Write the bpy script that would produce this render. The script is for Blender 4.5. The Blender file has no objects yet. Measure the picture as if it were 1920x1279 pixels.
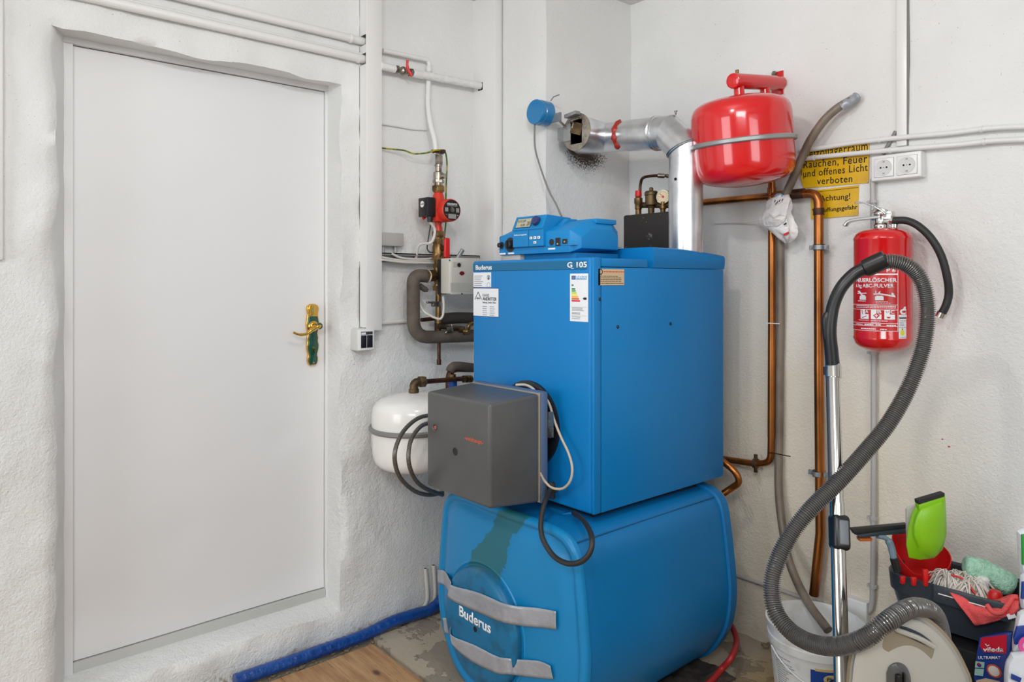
import bpy, bmesh, math, random
from mathutils import Vector, Matrix, noise
random.seed(7)
PI = math.pi
V = Vector
C = bpy.context.scene.collection

# ------------------------------------------------------------------ camera
FPX = 1358.0; HOR = 530.0; CAMZ = 1.40
TH = math.atan2(1589.0, FPX)                 # the door wall runs this far right of the view axis
FWD = V((-math.sin(TH), math.cos(TH), 0)); RGT = V((math.cos(TH), math.sin(TH), 0)); CAM = V((0, 0, CAMZ))
cd = bpy.data.cameras.new('camera'); cam = bpy.data.objects.new('camera', cd); C.objects.link(cam)
cam.location = CAM; cam.rotation_euler = (PI/2, 0, TH)
cd.sensor_width = 36.0; cd.sensor_fit = 'HORIZONTAL'; cd.lens = 36.0*FPX/1920
cd.shift_y = -(639.5-HOR)/1920.0; cd.clip_start = 0.05
bpy.context.scene.camera = cam

# ------------------------------------------------------------------ world, lights, exposure
w = bpy.data.worlds.new('world'); bpy.context.scene.world = w; w.use_nodes = True
w.node_tree.nodes['Background'].inputs[0].default_value = (0.80, 0.88, 1.0, 1)
w.node_tree.nodes['Background'].inputs[1].default_value = 1.0
def light(name, typ, loc, energy, col, aim=None, **k):
    d = bpy.data.lights.new(name, typ); o = bpy.data.objects.new(name, d); C.objects.link(o)
    o.location = loc; d.energy = energy; d.color = col
    if aim is not None: o.rotation_euler = (V(aim)-V(loc)).to_track_quat('-Z', 'Y').to_euler()
    for a, b in k.items(): setattr(d, a, b)
    return o
light('ceiling_lamp_light', 'POINT', (-1.08, 0.93, 2.32), 25, (1.0, 0.98, 0.955), shadow_soft_size=0.035)
light('rear_window_light', 'AREA', (-1.55, -2.36, 1.42), 66, (0.92, 0.965, 1.0), (-1.55, 2.0, 1.0), shape='RECTANGLE', size=1.5, size_y=1.9)
light('side_window_light', 'AREA', (1.82, 0.2, 1.65), 36, (0.92, 0.965, 1.0), (-2.5, 0.9, 0.7), shape='RECTANGLE', size=1.3, size_y=1.2)
light('added_fill_light', 'AREA', (0.45, -0.75, 2.40), 56, (0.97, 0.985, 1.0), (-1.2, 1.9, 0.2), shape='RECTANGLE', size=1.2, size_y=0.6)  # soft fill added above and behind the camera, not a known ceiling fitting
vs = bpy.context.scene.view_settings
vs.view_transform = 'Standard'; vs.look = 'None'; vs.gamma = 1.0; vs.use_curve_mapping = False
vs.exposure = -0.70

# ------------------------------------------------------------------ pixel -> place (authoring aid; every result is a real position in the room)
def pt(px, py, X=None, Y=None, Z=None, d=None):
    r = FWD + RGT*((px-960)/FPX) + V((0, 0, (HOR-py)/FPX))
    if X is not None: t = X/r.x
    elif Y is not None: t = Y/r.y
    elif Z is not None: t = (Z-CAMZ)/r.z
    else: t = d
    return CAM + r*t
def rc(x0, y0, x1, y1, X=None, Y=None):
    """axis aligned rectangle on a wall plane: (a0,a1,z0,z1) with a = the horizontal world axis of that plane"""
    m = (x0+x1)/2
    if X is not None:
        return pt(x0, 0, X=X).y, pt(x1, 0, X=X).y, pt(m, y1, X=X).z, pt(m, y0, X=X).z
    return pt(x0, 0, Y=Y).x, pt(x1, 0, Y=Y).x, pt(m, y1, Y=Y).z, pt(m, y0, Y=Y).z

# ------------------------------------------------------------------ materials
def lin(c):
    c = c/255.0
    return c/12.92 if c <= 0.04045 else ((c+0.055)/1.055)**2.4
def rgb(c): return (lin(c[0]), lin(c[1]), lin(c[2]), 1)
def mat(name, col, rough=0.5, metal=0.0, spec=0.5, col2=None, vscale=8.0, vlo=0.4, vhi=0.65, bump=0.0, bscale=60.0, bdist=0.003,
        coat=0.0, trans=0.0, alpha=1.0, stretch=None, detail=4, emis=0):
    m = bpy.data.materials.new(name); m.use_nodes = True
    nt = m.node_tree; b = nt.nodes['Principled BSDF']; L = nt.links
    b.inputs['Base Color'].default_value = rgb(col); b.inputs['Roughness'].default_value = rough
    b.inputs['Metallic'].default_value = metal; b.inputs['Specular IOR Level'].default_value = spec
    b.inputs['Coat Weight'].default_value = coat; b.inputs['Transmission Weight'].default_value = trans
    b.inputs['Alpha'].default_value = alpha
    tc = nt.nodes.new('ShaderNodeTexCoord'); src = tc.outputs['Object']
    if stretch:
        mp = nt.nodes.new('ShaderNodeMapping'); mp.inputs['Scale'].default_value = stretch
        L.new(src, mp.inputs[0]); src = mp.outputs[0]
    if col2 is not None:
        n = nt.nodes.new('ShaderNodeTexNoise'); n.inputs['Scale'].default_value = vscale; n.inputs['Detail'].default_value = detail
        r = nt.nodes.new('ShaderNodeValToRGB'); r.color_ramp.elements[0].position = vlo; r.color_ramp.elements[1].position = vhi
        r.color_ramp.elements[0].color = rgb(col); r.color_ramp.elements[1].color = rgb(col2)
        L.new(src, n.inputs['Vector']); L.new(n.outputs['Fac'], r.inputs[0]); L.new(r.outputs[0], b.inputs['Base Color'])
        m['ramp'] = r.name
    if bump:
        n = nt.nodes.new('ShaderNodeTexNoise'); n.inputs['Scale'].default_value = bscale; n.inputs['Detail'].default_value = 3
        bp = nt.nodes.new('ShaderNodeBump'); bp.inputs['Strength'].default_value = bump; bp.inputs['Distance'].default_value = bdist
        L.new(src, n.inputs['Vector']); L.new(n.outputs['Fac'], bp.inputs['Height']); L.new(bp.outputs[0], b.inputs['Normal'])
    return m

class N:
    """tiny node helper"""
    def __init__(s, m): s.nt = m.node_tree; s.L = s.nt.links; s.b = s.nt.nodes['Principled BSDF']
    def new(s, t, **k):
        n = s.nt.nodes.new(t)
        for a, v in k.items(): setattr(n, a, v)
        return n
    def math(s, op, a, b=None, clamp=False):
        n = s.new('ShaderNodeMath', operation=op, use_clamp=clamp)
        for i, x in enumerate((a, b)):
            if x is None: continue
            if hasattr(x, 'is_output'): s.L.new(x, n.inputs[i])
            else: n.inputs[i].default_value = x
        return n.outputs[0]
    def noise(s, vec, scale, detail=4, rough=0.5):
        n = s.new('ShaderNodeTexNoise'); n.inputs['Scale'].default_value = scale; n.inputs['Detail'].default_value = detail
        n.inputs['Roughness'].default_value = rough; s.L.new(vec, n.inputs['Vector']); return n.outputs['Fac']
    def step(s, x, lo, hi):
        n = s.new('ShaderNodeMapRange'); n.interpolation_type = 'SMOOTHSTEP'
        s.L.new(x, n.inputs['Value']); n.inputs['From Min'].default_value = lo; n.inputs['From Max'].default_value = hi
        return n.outputs['Result']
    def mix(s, f, a, b):
        n = s.new('ShaderNodeMix', data_type='RGBA')
        s.L.new(f, n.inputs['Factor'])
        for x, k in ((a, 'A'), (b, 'B')):
            i = [q for q in n.inputs if q.name == k and q.type == 'RGBA'][0]
            if hasattr(x, 'is_output'): s.L.new(x, i)
            else: i.default_value = rgb(x)
        return [q for q in n.outputs if q.type == 'RGBA'][0]
    def xyz(s, vec):
        n = s.new('ShaderNodeSeparateXYZ'); s.L.new(vec, n.inputs[0]); return n.outputs
    def pos(s): return s.new('ShaderNodeNewGeometry').outputs['Position']
    def dist(s, vec, p, sc=(1, 1, 1)):
        a = s.new('ShaderNodeVectorMath', operation='SUBTRACT'); s.L.new(vec, a.inputs[0]); a.inputs[1].default_value = p
        c = s.new('ShaderNodeVectorMath', operation='MULTIPLY'); s.L.new(a.outputs[0], c.inputs[0]); c.inputs[1].default_value = sc
        l = s.new('ShaderNodeVectorMath', operation='LENGTH'); s.L.new(c.outputs[0], l.inputs[0]); return l.outputs['Value']

WALLC = (228, 228, 226)
def wall_mat(name, soot=None, base=WALLC, dirt=True, strength=0.55, warm=None):
    m = mat(name, base, 0.75, spec=0.25); n = N(m); p = n.pos(); x = n.xyz(p)
    fine = n.noise(p, 120, 3, 0.65); mid = n.noise(p, 34, 5, 0.65); big = n.noise(p, 2.2, 3)
    patch = n.step(n.noise(p, 1.3, 2), 0.35, 0.65)
    h = n.math('ADD', n.math('MULTIPLY', fine, n.math('ADD', 0.22, n.math('MULTIPLY', n.step(x[2], 2.1, 1.1), 0.36))), n.math('MULTIPLY', mid, n.math('ADD', n.math('MULTIPLY', n.math('MULTIPLY', patch, n.step(x[2], 2.3, 1.2)), 1.0), 0.28)))
    bp = n.new('ShaderNodeBump'); bp.inputs['Strength'].default_value = strength; bp.inputs['Distance'].default_value = 0.010
    n.L.new(h, bp.inputs['Height']); n.L.new(bp.outputs[0], n.b.inputs['Normal'])
    col = n.mix(n.step(big, 0.35, 0.7), base, (base[0]-7, base[1]-7, base[2]-8))
    if dirt:
        f = n.math('MULTIPLY', n.step(x[2], 0.10, 0.0), n.step(n.math('ADD', mid, n.math('MULTIPLY', x[2], -2.0)), 0.42, 0.60))
        col = n.mix(f, col, (150, 128, 100))
        f2 = n.math('MULTIPLY', n.step(n.noise(p, 170, 2), 0.73, 0.75), 0.7)
        col = n.mix(f2, col, (150, 140, 128))
    if warm:
        c0, sc = warm
        f = n.math('SUBTRACT', 1.0, n.step(n.math('ADD', n.dist(p, c0, sc), n.math('MULTIPLY', big, 0.5)), 0.75, 1.5))
        col = n.mix(f, col, (224, 214, 196))
    if soot:
        dd = n.dist(p, soot, (1, 0.8, 1.15)); ff = n.math('ADD', dd, n.math('MULTIPLY', n.math('SUBTRACT', n.noise(p, 130, 5, 0.8), 0.5), 0.30))
        below = n.step(x[2], soot[2]+0.02, soot[2]-0.02)
        f = n.math('MULTIPLY', n.math('SUBTRACT', 1.0, n.step(ff, 0.055, 0.100)), below)
        col = n.mix(f, col, (70, 58, 46))
    n.L.new(col, n.b.inputs['Base Color'])
    return m

M = {}
M['wall'] = wall_mat('white_wall_paint', warm=((-1.35, 2.53, 0.35), (1.3, 1, 1.0)))
M['wall_rough'] = wall_mat('rough_white_plaster', strength=0.62)
M['ceiling'] = wall_mat('ceiling_paint', base=(222, 222, 222), dirt=False)
M['trim'] = mat('white_panel_paint', (226, 225, 222), 0.35, bump=0.1, bscale=20)
M['duct'] = mat('white_pvc', (226, 225, 222), 0.3)
M['whitepipe'] = mat('white_painted_pipe', (224, 223, 220), 0.4, bump=0.35, bscale=45, bdist=0.003)
M['cond'] = mat('white_conduit', (222, 222, 220), 0.4, bump=0.15, bscale=40)
M['condg'] = mat('grey_conduit', (178, 176, 172), 0.45)
M['doorw'] = mat('door_white_enamel', (226, 226, 226), 0.42, bump=0.25, bscale=1.8, bdist=0.03)
M['black'] = mat('black_plastic', (26, 26, 28), 0.35)
M['dark'] = mat('dark_hole', (10, 10, 10), 0.8)
M['rubber'] = mat('black_rubber', (34, 35, 36), 0.5)
M['white'] = mat('white_plastic', (228, 228, 226), 0.35)
M['ink'] = mat('black_print', (28, 28, 30), 0.6)
M['greyink'] = mat('grey_print', (110, 110, 114), 0.6)
M['whiteink'] = mat('white_print', (236, 238, 240), 0.5)
M['paper'] = mat('white_label_paper', (228, 230, 234), 0.5)
M['brass'] = mat('brass', (150, 118, 74), 0.38, 0.85, col2=(92, 70, 46), vscale=25)
M['bronze'] = mat('tarnished_brass', (112, 92, 62), 0.5, 0.7, col2=(70, 56, 40), vscale=30, bump=0.3)
M['gold'] = mat('polished_gold', (226, 180, 88), 0.15, 1.0)
M['nickel'] = mat('nickel', (176, 168, 154), 0.3, 0.9, col2=(110, 100, 88), vscale=40)
M['steel'] = mat('brushed_steel', (190, 192, 194), 0.26, 1.0, bump=0.05, bscale=200)
M['chrome'] = mat('chrome', (205, 203, 198), 0.14, 1.0)
M['galv'] = mat('aluminium_flue_sheet', (226, 228, 230), 0.30, 0.95, col2=(204, 206, 209), vscale=14, bump=0.10, bscale=18, bdist=0.004)
M['zinc'] = mat('zinc_grey', (150, 152, 152), 0.42, 0.6)
M['copper'] = mat('aged_copper', (196, 122, 62), 0.30, 0.9, col2=(122, 72, 38), vscale=10, vlo=0.38, vhi=0.68, bump=0.15, bscale=30, stretch=(1, 1, 0.35))
M['copdark'] = mat('dark_copper', (92, 60, 42), 0.45, 0.7, col2=(60, 42, 34), vscale=24, bump=0.3)
M['insul'] = mat('brown_grey_foam_insulation', (98, 88, 78), 0.75, col2=(78, 69, 60), vscale=16, bump=0.4, bscale=55)
M['pipegrey'] = mat('dirty_grey_tube', (128, 116, 102), 0.42, col2=(92, 80, 68), vscale=14, stretch=(1, 1, 0.4))
M['red'] = mat('red_enamel', (206, 18, 22), 0.16, coat=0.6)
M['redplast'] = mat('red_plastic', (205, 24, 24), 0.38)
M['pumpred'] = mat('pump_red_paint', (205, 50, 30), 0.42)
M['redseal'] = mat('red_sealant', (160, 34, 18), 0.4, bump=0.6, bscale=50, bdist=0.004)
M['enamelw'] = mat('white_tank_enamel', (232, 230, 225), 0.22, coat=0.3)
M['burner'] = mat('burner_grey_plastic', (84, 84, 84), 0.36, col2=(78, 78, 78), vscale=6, bump=0.05, bscale=250)
M['orangeink'] = mat('orange_print', (214, 98, 62), 0.5)
M['blue'] = mat('boiler_blue_enamel', (8, 120, 186), 0.36, spec=0.35, bump=0.04, bscale=5)
M['bluedark'] = mat('boiler_blue_strip', (22, 102, 146), 0.4, spec=0.35)
M['ctrl'] = mat('control_blue_plastic', (12, 126, 188), 0.45, spec=0.35)
M['knob'] = mat('navy_knob', (36, 52, 104), 0.4)
M['lcd'] = mat('lcd_grey_green', (172, 170, 148), 0.25)
M['bluehose'] = mat('blue_wrapped_hose', (14, 74, 150), 0.28, coat=0.3, bump=0.9, bscale=48, bdist=0.006, col2=(8, 60, 134), vscale=25)
M['tape'] = mat('silver_duct_tape', (164, 168, 176), 0.34, 0.2, col2=(148, 152, 160), vscale=14, bump=0.6, bscale=28, bdist=0.006)
M['yellow'] = mat('yellow_sign', (222, 178, 16), 0.3, coat=0.2, col2=(206, 158, 14), vscale=12)
M['hoseg'] = mat('vacuum_hose_grey', (104, 102, 100), 0.2, 0.35, coat=0.5, spec=0.7)
M['vac'] = mat('beige_vacuum_plastic', (178, 175, 166), 0.38)
M['vacd'] = mat('beige_vacuum_trim', (146, 136, 118), 0.4)
M['bucketw'] = mat('white_bucket_plastic', (222, 222, 220), 0.4, col2=(204, 200, 194), vscale=18, vlo=0.55, vhi=0.75)
M['bluelab'] = mat('blue_bucket_label', (20, 66, 150), 0.4, col2=(190, 205, 225), vscale=45, vlo=0.66, vhi=0.7)
M['mopb'] = mat('anthracite_bucket', (50, 58, 68), 0.35, bump=0.05)
M['green'] = mat('lime_green_plastic', (132, 190, 22), 0.35)
M['towel'] = mat('mint_microfibre', (180, 222, 198), 0.95, col2=(144, 194, 168), vscale=60, bump=0.6, bscale=240, bdist=0.01)
M['cloth'] = mat('coral_microfibre_cloth', (236, 92, 92), 0.95, bump=0.8, bscale=300, bdist=0.004)
M['mop'] = mat('mop_cotton', (226, 220, 212), 0.9, col2=(200, 190, 178), vscale=30)
M['yellowp'] = mat('yellow_plastic', (226, 216, 40), 0.4)
M['greenw'] = mat('earth_wire_green_yellow', (168, 158, 34), 0.4, col2=(76, 104, 34), vscale=22, vlo=0.45, vhi=0.55)
M['cable'] = mat('white_cable', (206, 202, 194), 0.45)
M['greycable'] = mat('grey_cable', (128, 126, 122), 0.45)
M['braid'] = mat('steel_braid', (124, 118, 108), 0.4, 0.7, col2=(84, 80, 74), vscale=480, vlo=0.42, vhi=0.58)
M['plastic_bag'] = mat('thin_white_bag', (226, 224, 222), 0.4, bump=0.9, bscale=24, bdist=0.012)
M['hgreen'] = mat('dark_green_enamel', (14, 74, 54), 0.18, coat=0.5)
M['lid'] = mat('grey_cover', (196, 192, 182), 0.45)
M['beigelab'] = mat('beige_label', (206, 182, 146), 0.5)
M['redhose'] = mat('red_hose', (170, 42, 40), 0.4)
M['packw'] = mat('white_film_pack', (222, 226, 232), 0.25, coat=0.3, bump=0.5, bscale=14, bdist=0.015)
M['packb'] = mat('blue_film_pack', (28, 60, 140), 0.25, coat=0.3)
M['packp'] = mat('pink_print', (220, 80, 150), 0.4)
M['packg'] = mat('green_print', (40, 150, 60), 0.4)
M['orangeb'] = mat('orange_bristles', (196, 100, 30), 0.8, bump=1, bscale=300)

# ------------------------------------------------------------------ mesh builder
def frame(axis, up=None):
    a = V(axis).normalized()
    u = V(up) if up is not None else (V((0, 0, 1)) if abs(a.z) < 0.9 else V((0, 1, 0)))
    x = u.cross(a).normalized(); y = a.cross(x).normalized()
    return x, y, a
def smooth_path(pts, n=8):
    pts = [V(p) for p in pts]
    if len(pts) < 3: return pts
    out = []
    P = [pts[0]*2-pts[1]] + pts + [pts[-1]*2-pts[-2]]
    for i in range(1, len(P)-2):
        p0, p1, p2, p3 = P[i-1], P[i], P[i+1], P[i+2]
        for k in range(n):
            t = k/n
            out.append(0.5*((2*p1)+(-p0+p2)*t+(2*p0-5*p1+4*p2-p3)*t*t+(-p0+3*p1-3*p2+p3)*t**3))
    out.append(pts[-1]); return out
def resample(path, step):
    out = [path[0].copy()]; acc = 0
    for a, b in zip(path, path[1:]):
        L = (b-a).length
        if L == 0: continue
        t = step-acc
        while t <= L:
            out.append(a+(b-a)*(t/L)); t += step
        acc = L-(t-step)
    return out
def round_corners(pts, r, n=6):
    pts = [V(p) for p in pts]; out = [pts[0]]
    for a, b, c in zip(pts, pts[1:], pts[2:]):
        u = (a-b); v = (c-b); rr = min(r, u.length*0.49, v.length*0.49)
        p0 = b+u.normalized()*rr; p1 = b+v.normalized()*rr
        for k in range(n+1):
            t = k/n; out.append(p0*(1-t)**2+b*2*t*(1-t)+p1*t*t)
    out.append(pts[-1]); return out

ORG = {}
class MB:
    def __init__(s): s.v = []; s.f = []; s.m = []; s.mi = 0
    def add(s, vs_, fs):
        o = len(s.v); s.v += [V(p) for p in vs_]; s.f += [tuple(o+i for i in f) for f in fs]; s.m += [s.mi]*len(fs); return s
    def mat(s, i): s.mi = i; return s
    def box(s, a, b):
        x0, y0, z0 = [min(a[i], b[i]) for i in range(3)]; x1, y1, z1 = [max(a[i], b[i]) for i in range(3)]
        return s.add([(x0, y0, z0), (x1, y0, z0), (x1, y1, z0), (x0, y1, z0), (x0, y0, z1), (x1, y0, z1), (x1, y1, z1), (x0, y1, z1)],
                     [(0, 3, 2, 1), (4, 5, 6, 7), (0, 1, 5, 4), (1, 2, 6, 5), (2, 3, 7, 6), (3, 0, 4, 7)])
    def obox(s, c, x, y, z, sx, sy, sz):
        c = V(c); vs_ = []
        for k in (-1, 1):
            for j, i in ((-1, -1), (-1, 1), (1, 1), (1, -1)):
                vs_.append(c+V(x)*i*sx/2+V(y)*j*sy/2+V(z)*k*sz/2)
        return s.add(vs_, [(0, 3, 2, 1), (4, 5, 6, 7), (0, 1, 5, 4), (1, 2, 6, 5), (2, 3, 7, 6), (3, 0, 4, 7)])
    def rings(s, rings, cap=True, closed=False):
        n = len(rings[0]); o = []; vs_ = []
        for r in rings: vs_ += list(r)
        fs = []
        R = len(rings)
        for i in range(R-1 + (1 if closed else 0)):
            for j in range(n):
                k = (j+1) % n; a = (i % R)*n; b = ((i+1) % R)*n
                fs.append((a+j, a+k, b+k, b+j))
        if cap and not closed:
            fs.append(tuple(reversed(range(n)))); fs.append(tuple((R-1)*n+j for j in range(n)))
        return s.add(vs_, fs)
    def lathe(s, prof, org, axis=(0, 0, 1), n=32, up=None, a0=0.0, cap=True):
        """prof: list of (radius, height along axis)"""
        x, y, a = frame(axis, up); org = V(org)
        return s.rings([[org+a*h+(x*math.cos(a0+2*PI*j/n)+y*math.sin(a0+2*PI*j/n))*max(r, 1e-4) for j in range(n)] for r, h in prof], cap)
    def cyl(s, p0, p1, r0, r1=None, n=20, up=None, a0=0.0):
        p0, p1 = V(p0), V(p1); L = (p1-p0).length
        return s.lathe([(r0, 0), (r0 if r1 is None else r1, L)], p0, p1-p0, n, up, a0)
    def hexn(s, p0, p1, r, a0=0.0):
        return s.cyl(p0, p1, r, n=6, a0=a0)
    def tube(s, path, r, n=12, cap=True):
        path = [V(p) for p in path]; m = len(path)
        T = [(path[min(i+1, m-1)]-path[max(i-1, 0)]).normalized() for i in range(m)]
        x, y, a = frame(T[0]); rings = []
        for i in range(m):
            if i: 
                q = T[i-1].rotation_difference(T[i]); x = q @ x; y = q @ y
            rr = r[i] if isinstance(r, (list, tuple)) else r
            rings.append([path[i]+(x*math.cos(2*PI*j/n)+y*math.sin(2*PI*j/n))*rr for j in range(n)])
        return s.rings(rings, cap)
    def prism(s, pts, off):
        """polygon of 3D points extruded by vector off"""
        n = len(pts); pts = [V(p) for p in pts]; off = V(off)
        return s.add(pts+[p+off for p in pts], [tuple(reversed(range(n))), tuple(range(n, 2*n))]+[(i, (i+1) % n, n+(i+1) % n, n+i) for i in range(n)])
    def sphere(s, c, r, n=16, sc=(1, 1, 1)):
        c = V(c); R = []
        for i in range(1, n//2):
            t = PI*i/(n//2)
            R.append([c+V((math.sin(t)*math.cos(2*PI*j/n)*r*sc[0], math.sin(t)*math.sin(2*PI*j/n)*r*sc[1], -math.cos(t)*r*sc[2])) for j in range(n)])
        return s.rings(R)
    def build(s, name, mats, parent=None, smooth=35, bevel=0, seg=2, disp=None, label=None):
        if not isinstance(mats, (list, tuple)): mats = [mats]
        if parent is not None: o0 = ORG[parent.name]
        else:
            xs = [p.x for p in s.v]; ys = [p.y for p in s.v]; zs = [p.z for p in s.v]
            o0 = V(((min(xs)+max(xs))/2, (min(ys)+max(ys))/2, min(zs)))
        me = bpy.data.meshes.new(name); me.from_pydata([p-o0 for p in s.v], [], s.f)
        for m_ in mats: me.materials.append(m_)
        me.polygons.foreach_set('material_index', s.m)
        bm = bmesh.new(); bm.from_mesh(me)
        bmesh.ops.remove_doubles(bm, verts=bm.verts, dist=1e-6)
        bmesh.ops.recalc_face_normals(bm, faces=bm.faces)
        if bevel:
            es = [e for e in bm.edges if len(e.link_faces) == 2 and e.calc_face_angle(0) > math.radians(40)]
            bmesh.ops.bevel(bm, geom=es, offset=bevel, segments=seg, affect='EDGES', profile=0.5, clamp_overlap=True)
        if disp:
            for v in bm.verts: v.co += disp(v.co+o0)
        bm.to_mesh(me); bm.free()
        if smooth:
            me.shade_smooth()
            me.set_sharp_from_angle(angle=math.radians(smooth))
        o = bpy.data.objects.new(name, me); C.objects.link(o)
        if parent is not None: o.parent = parent
        else: o.location = o0
        ORG[o.name] = o0
        if label: o['label'] = label
        return o
def thing(name, label, cat, loc, group=None):
    o = bpy.data.objects.new(name, None); C.objects.link(o); o.location = loc; o.empty_display_size = 0.05
    o['label'] = label; o['category'] = cat
    if group: o['group'] = group
    ORG[o.name] = V(loc); return o
def tag(o, label, cat, group=None):
    o['label'] = label; o['category'] = cat
    if group: o['group'] = group
    return o
def struct(o): o['kind'] = 'structure'; return o

# text as mesh: mapping f(u,v,w)->world ; text is w wide (if given) and h high (cap height)
def text(s, f, h, width=None, m=None, parent=None, name='lettering', bold=0.0, thick=0.0006, align='LEFT', spacing=1.0, font=None, stretchx=None):
    cu = bpy.data.curves.new('t', 'FONT'); cu.body = s; cu.size = 1.0; cu.align_x = align; cu.offset = bold; cu.resolution_u = 3
    cu.space_character = spacing
    ob = bpy.data.objects.new('t', cu); C.objects.link(ob)
    bpy.context.view_layer.update()
    me = bpy.data.meshes.new_from_object(ob.evaluated_get(bpy.context.evaluated_depsgraph_get()))
    bpy.data.objects.remove(ob); bpy.data.curves.remove(cu)
    if len(me.vertices) == 0: return None
    xs = [v.co.x for v in me.vertices]
    wd = max(xs)-min(xs); x0 = min(xs)
    k = h/0.70
    kx = (width/wd) if width else k*(stretchx or 1.0)
    base = x0 if align == 'LEFT' else (0 if align == 'CENTER' else max(xs))
    bm = bmesh.new(); bm.from_mesh(me)
    if thick:
        r = bmesh.ops.extrude_face_region(bm, geom=bm.faces[:])
        for e in r['geom']:
            if isinstance(e, bmesh.types.BMVert): e.co.z += 1.0
    o0 = ORG[parent.name]
    for v in bm.verts: v.co = f((v.co.x-base)*kx, v.co.y*k, v.co.z*thick) - o0
    bmesh.ops.recalc_face_normals(bm, faces=bm.faces)
    bm.to_mesh(me); bm.free(); me.materials.clear(); me.materials.append(m)
    o = bpy.data.objects.new(name, me); C.objects.link(o); o.parent = parent; ORG[o.name] = o0
    return o
def pmap(o, u, v):
    o, u, v = V(o), V(u).normalized(), V(v).normalized(); n = u.cross(v).normalized()
    return lambda a, b, c: o+u*a+v*b+n*c
# ------------------------------------------------------------------ the room
XW = -2.554; XD = -2.689; YW = 2.528; CEIL = 2.65; XR = 1.9; YB = -2.4
XC = -2.138; YC = 2.007; XT = -2.407; YT = 1.957

def nz(p, f, a, seed=0): return (noise.noise(V(p)*f+V((seed, seed*1.7, -seed))))*a

# floor: concrete base, raised screed slab under the boiler, oak boards
fm = mat('floor_concrete', (150, 138, 120), 0.8, col2=(110, 100, 88), vscale=6, bump=0.5, bscale=30)
fl = struct(MB().box((XW-0.3, YB-0.2, -0.1), (XR+0.2, YW+0.2, 0.0)).build('floor', fm))
sm = mat('screed', (176, 164, 146), 0.7); n = N(sm); p = n.pos(); x = n.xyz(p)
a_ = n.noise(p, 5.5, 4, 0.6); b_ = n.noise(p, 28, 4, 0.7)
edge = n.step(a_, 0.50, 0.515); c_ = n.mix(edge, (176, 164, 146), (146, 136, 122))
c_ = n.mix(n.step(n.noise(p, 11, 5, 0.6), 0.64, 0.66), c_, (112, 102, 90))
warm = n.math('MULTIPLY', n.step(x[0], -1.5, -1.3), 1.0)
c2 = n.mix(n.step(a_, 0.45, 0.6), (164, 142, 98), (128, 106, 72)); c_ = n.mix(warm, c_, c2)
n.L.new(c_, n.b.inputs['Base Color'])
bp = n.new('ShaderNodeBump'); bp.inputs['Strength'].default_value = 0.5; bp.inputs['Distance'].default_value = 0.006
n.L.new(n.math('ADD', b_, edge), bp.inputs['Height']); n.L.new(bp.outputs[0], n.b.inputs['Normal'])
g = MB(); nx, ny = 44, 34
X0, X1, Y0, Y1 = -2.49, -0.75, 1.42, YW+0.02
vs_ = [(X0+(X1-X0)*i/nx, Y0+(Y1-Y0)*j/ny, 0.022+nz((i*.3, j*.3, 0), 1.0, 0.004)) for j in range(ny+1) for i in range(nx+1)]
fs = [(j*(nx+1)+i, j*(nx+1)+i+1, (j+1)*(nx+1)+i+1, (j+1)*(nx+1)+i) for j in range(ny) for i in range(nx)]
g.add(vs_, fs)
per = [(i, 0) for i in range(nx+1)]; 
g.prism([V(vs_[i]) for i in range(nx+1)]+[V((X1, Y0, -0.0)), V((X0, Y0, -0.0))], (0, 0.001, 0))
g.prism([V(vs_[j*(nx+1)]) for j in range(ny+1)]+[V((X0, Y1, 0)), V((X0, Y0, 0))], (0.001, 0, 0))
slab = g.build('concrete_slab', sm, fl, smooth=50)
wm = mat('oak_boards', (186, 146, 102), 0.5); n = N(wm); p = n.new('ShaderNodeTexCoord').outputs['Object']
mp = n.new('ShaderNodeMapping'); mp.inputs['Scale'].default_value = (1.2, 14, 14); n.L.new(p, mp.inputs[0])
g1 = n.noise(mp.outputs[0], 3.0, 6, 0.65); g2 = n.noise(mp.outputs[0], 12.0, 3, 0.6)
c_ = n.mix(n.step(g1, 0.3, 0.7), (192, 152, 108), (158, 116, 76)); c_ = n.mix(n.step(g2, 0.55, 0.75), c_, (140, 100, 64))
kn = pt(706, 1262, Z=0.012); kd = n.dist(n.pos(), kn, (0.55, 1, 1))
c_ = n.mix(n.math('SUBTRACT', 1.0, n.step(n.math('ADD', kd, n.math('MULTIPLY', g2, 0.008)), 0.008, 0.022)), c_, (92, 62, 40))
n.L.new(c_, n.b.inputs['Base Color'])
random.seed(3)
for k in range(8):
    y1 = 1.400-k*0.182; y0 = y1-0.1805
    cut = [-2.462, -2.462+0.9+0.35*(k % 3), -2.462+2.1+0.2*(k % 2), XR-0.02]
    for a, b in zip(cut, cut[1:]):
        MB().box((a+0.0006, y0, 0.0005), (b-0.0006, y1, 0.013+0.0004*random.random())).build('plank', wm, fl, bevel=0.0012, seg=1)
# rubble of broken plaster along the wall foot behind the hose
random.seed(11); g = MB()
for k in range(150):
    y = random.uniform(0.3, 1.9); xx = XW+random.uniform(0.004, 0.09); r = random.uniform(0.003, 0.011)
    g.sphere((xx, y, 0.004+r*0.4), r, 6, (1, random.uniform(.7, 1.6), .6))
for k in range(120):
    xx = random.uniform(-1.45, -0.9); r = random.uniform(0.003, 0.014)
    g.sphere((xx, YW-random.uniform(0.0, 0.05), 0.036+r*0.4), r, 6, (1.5, 1, .6))
o = g.build('plaster_rubble', mat('rubble', (150, 134, 112), 0.9, col2=(112, 98, 80), vscale=60), fl); o['kind'] = 'stuff'

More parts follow.
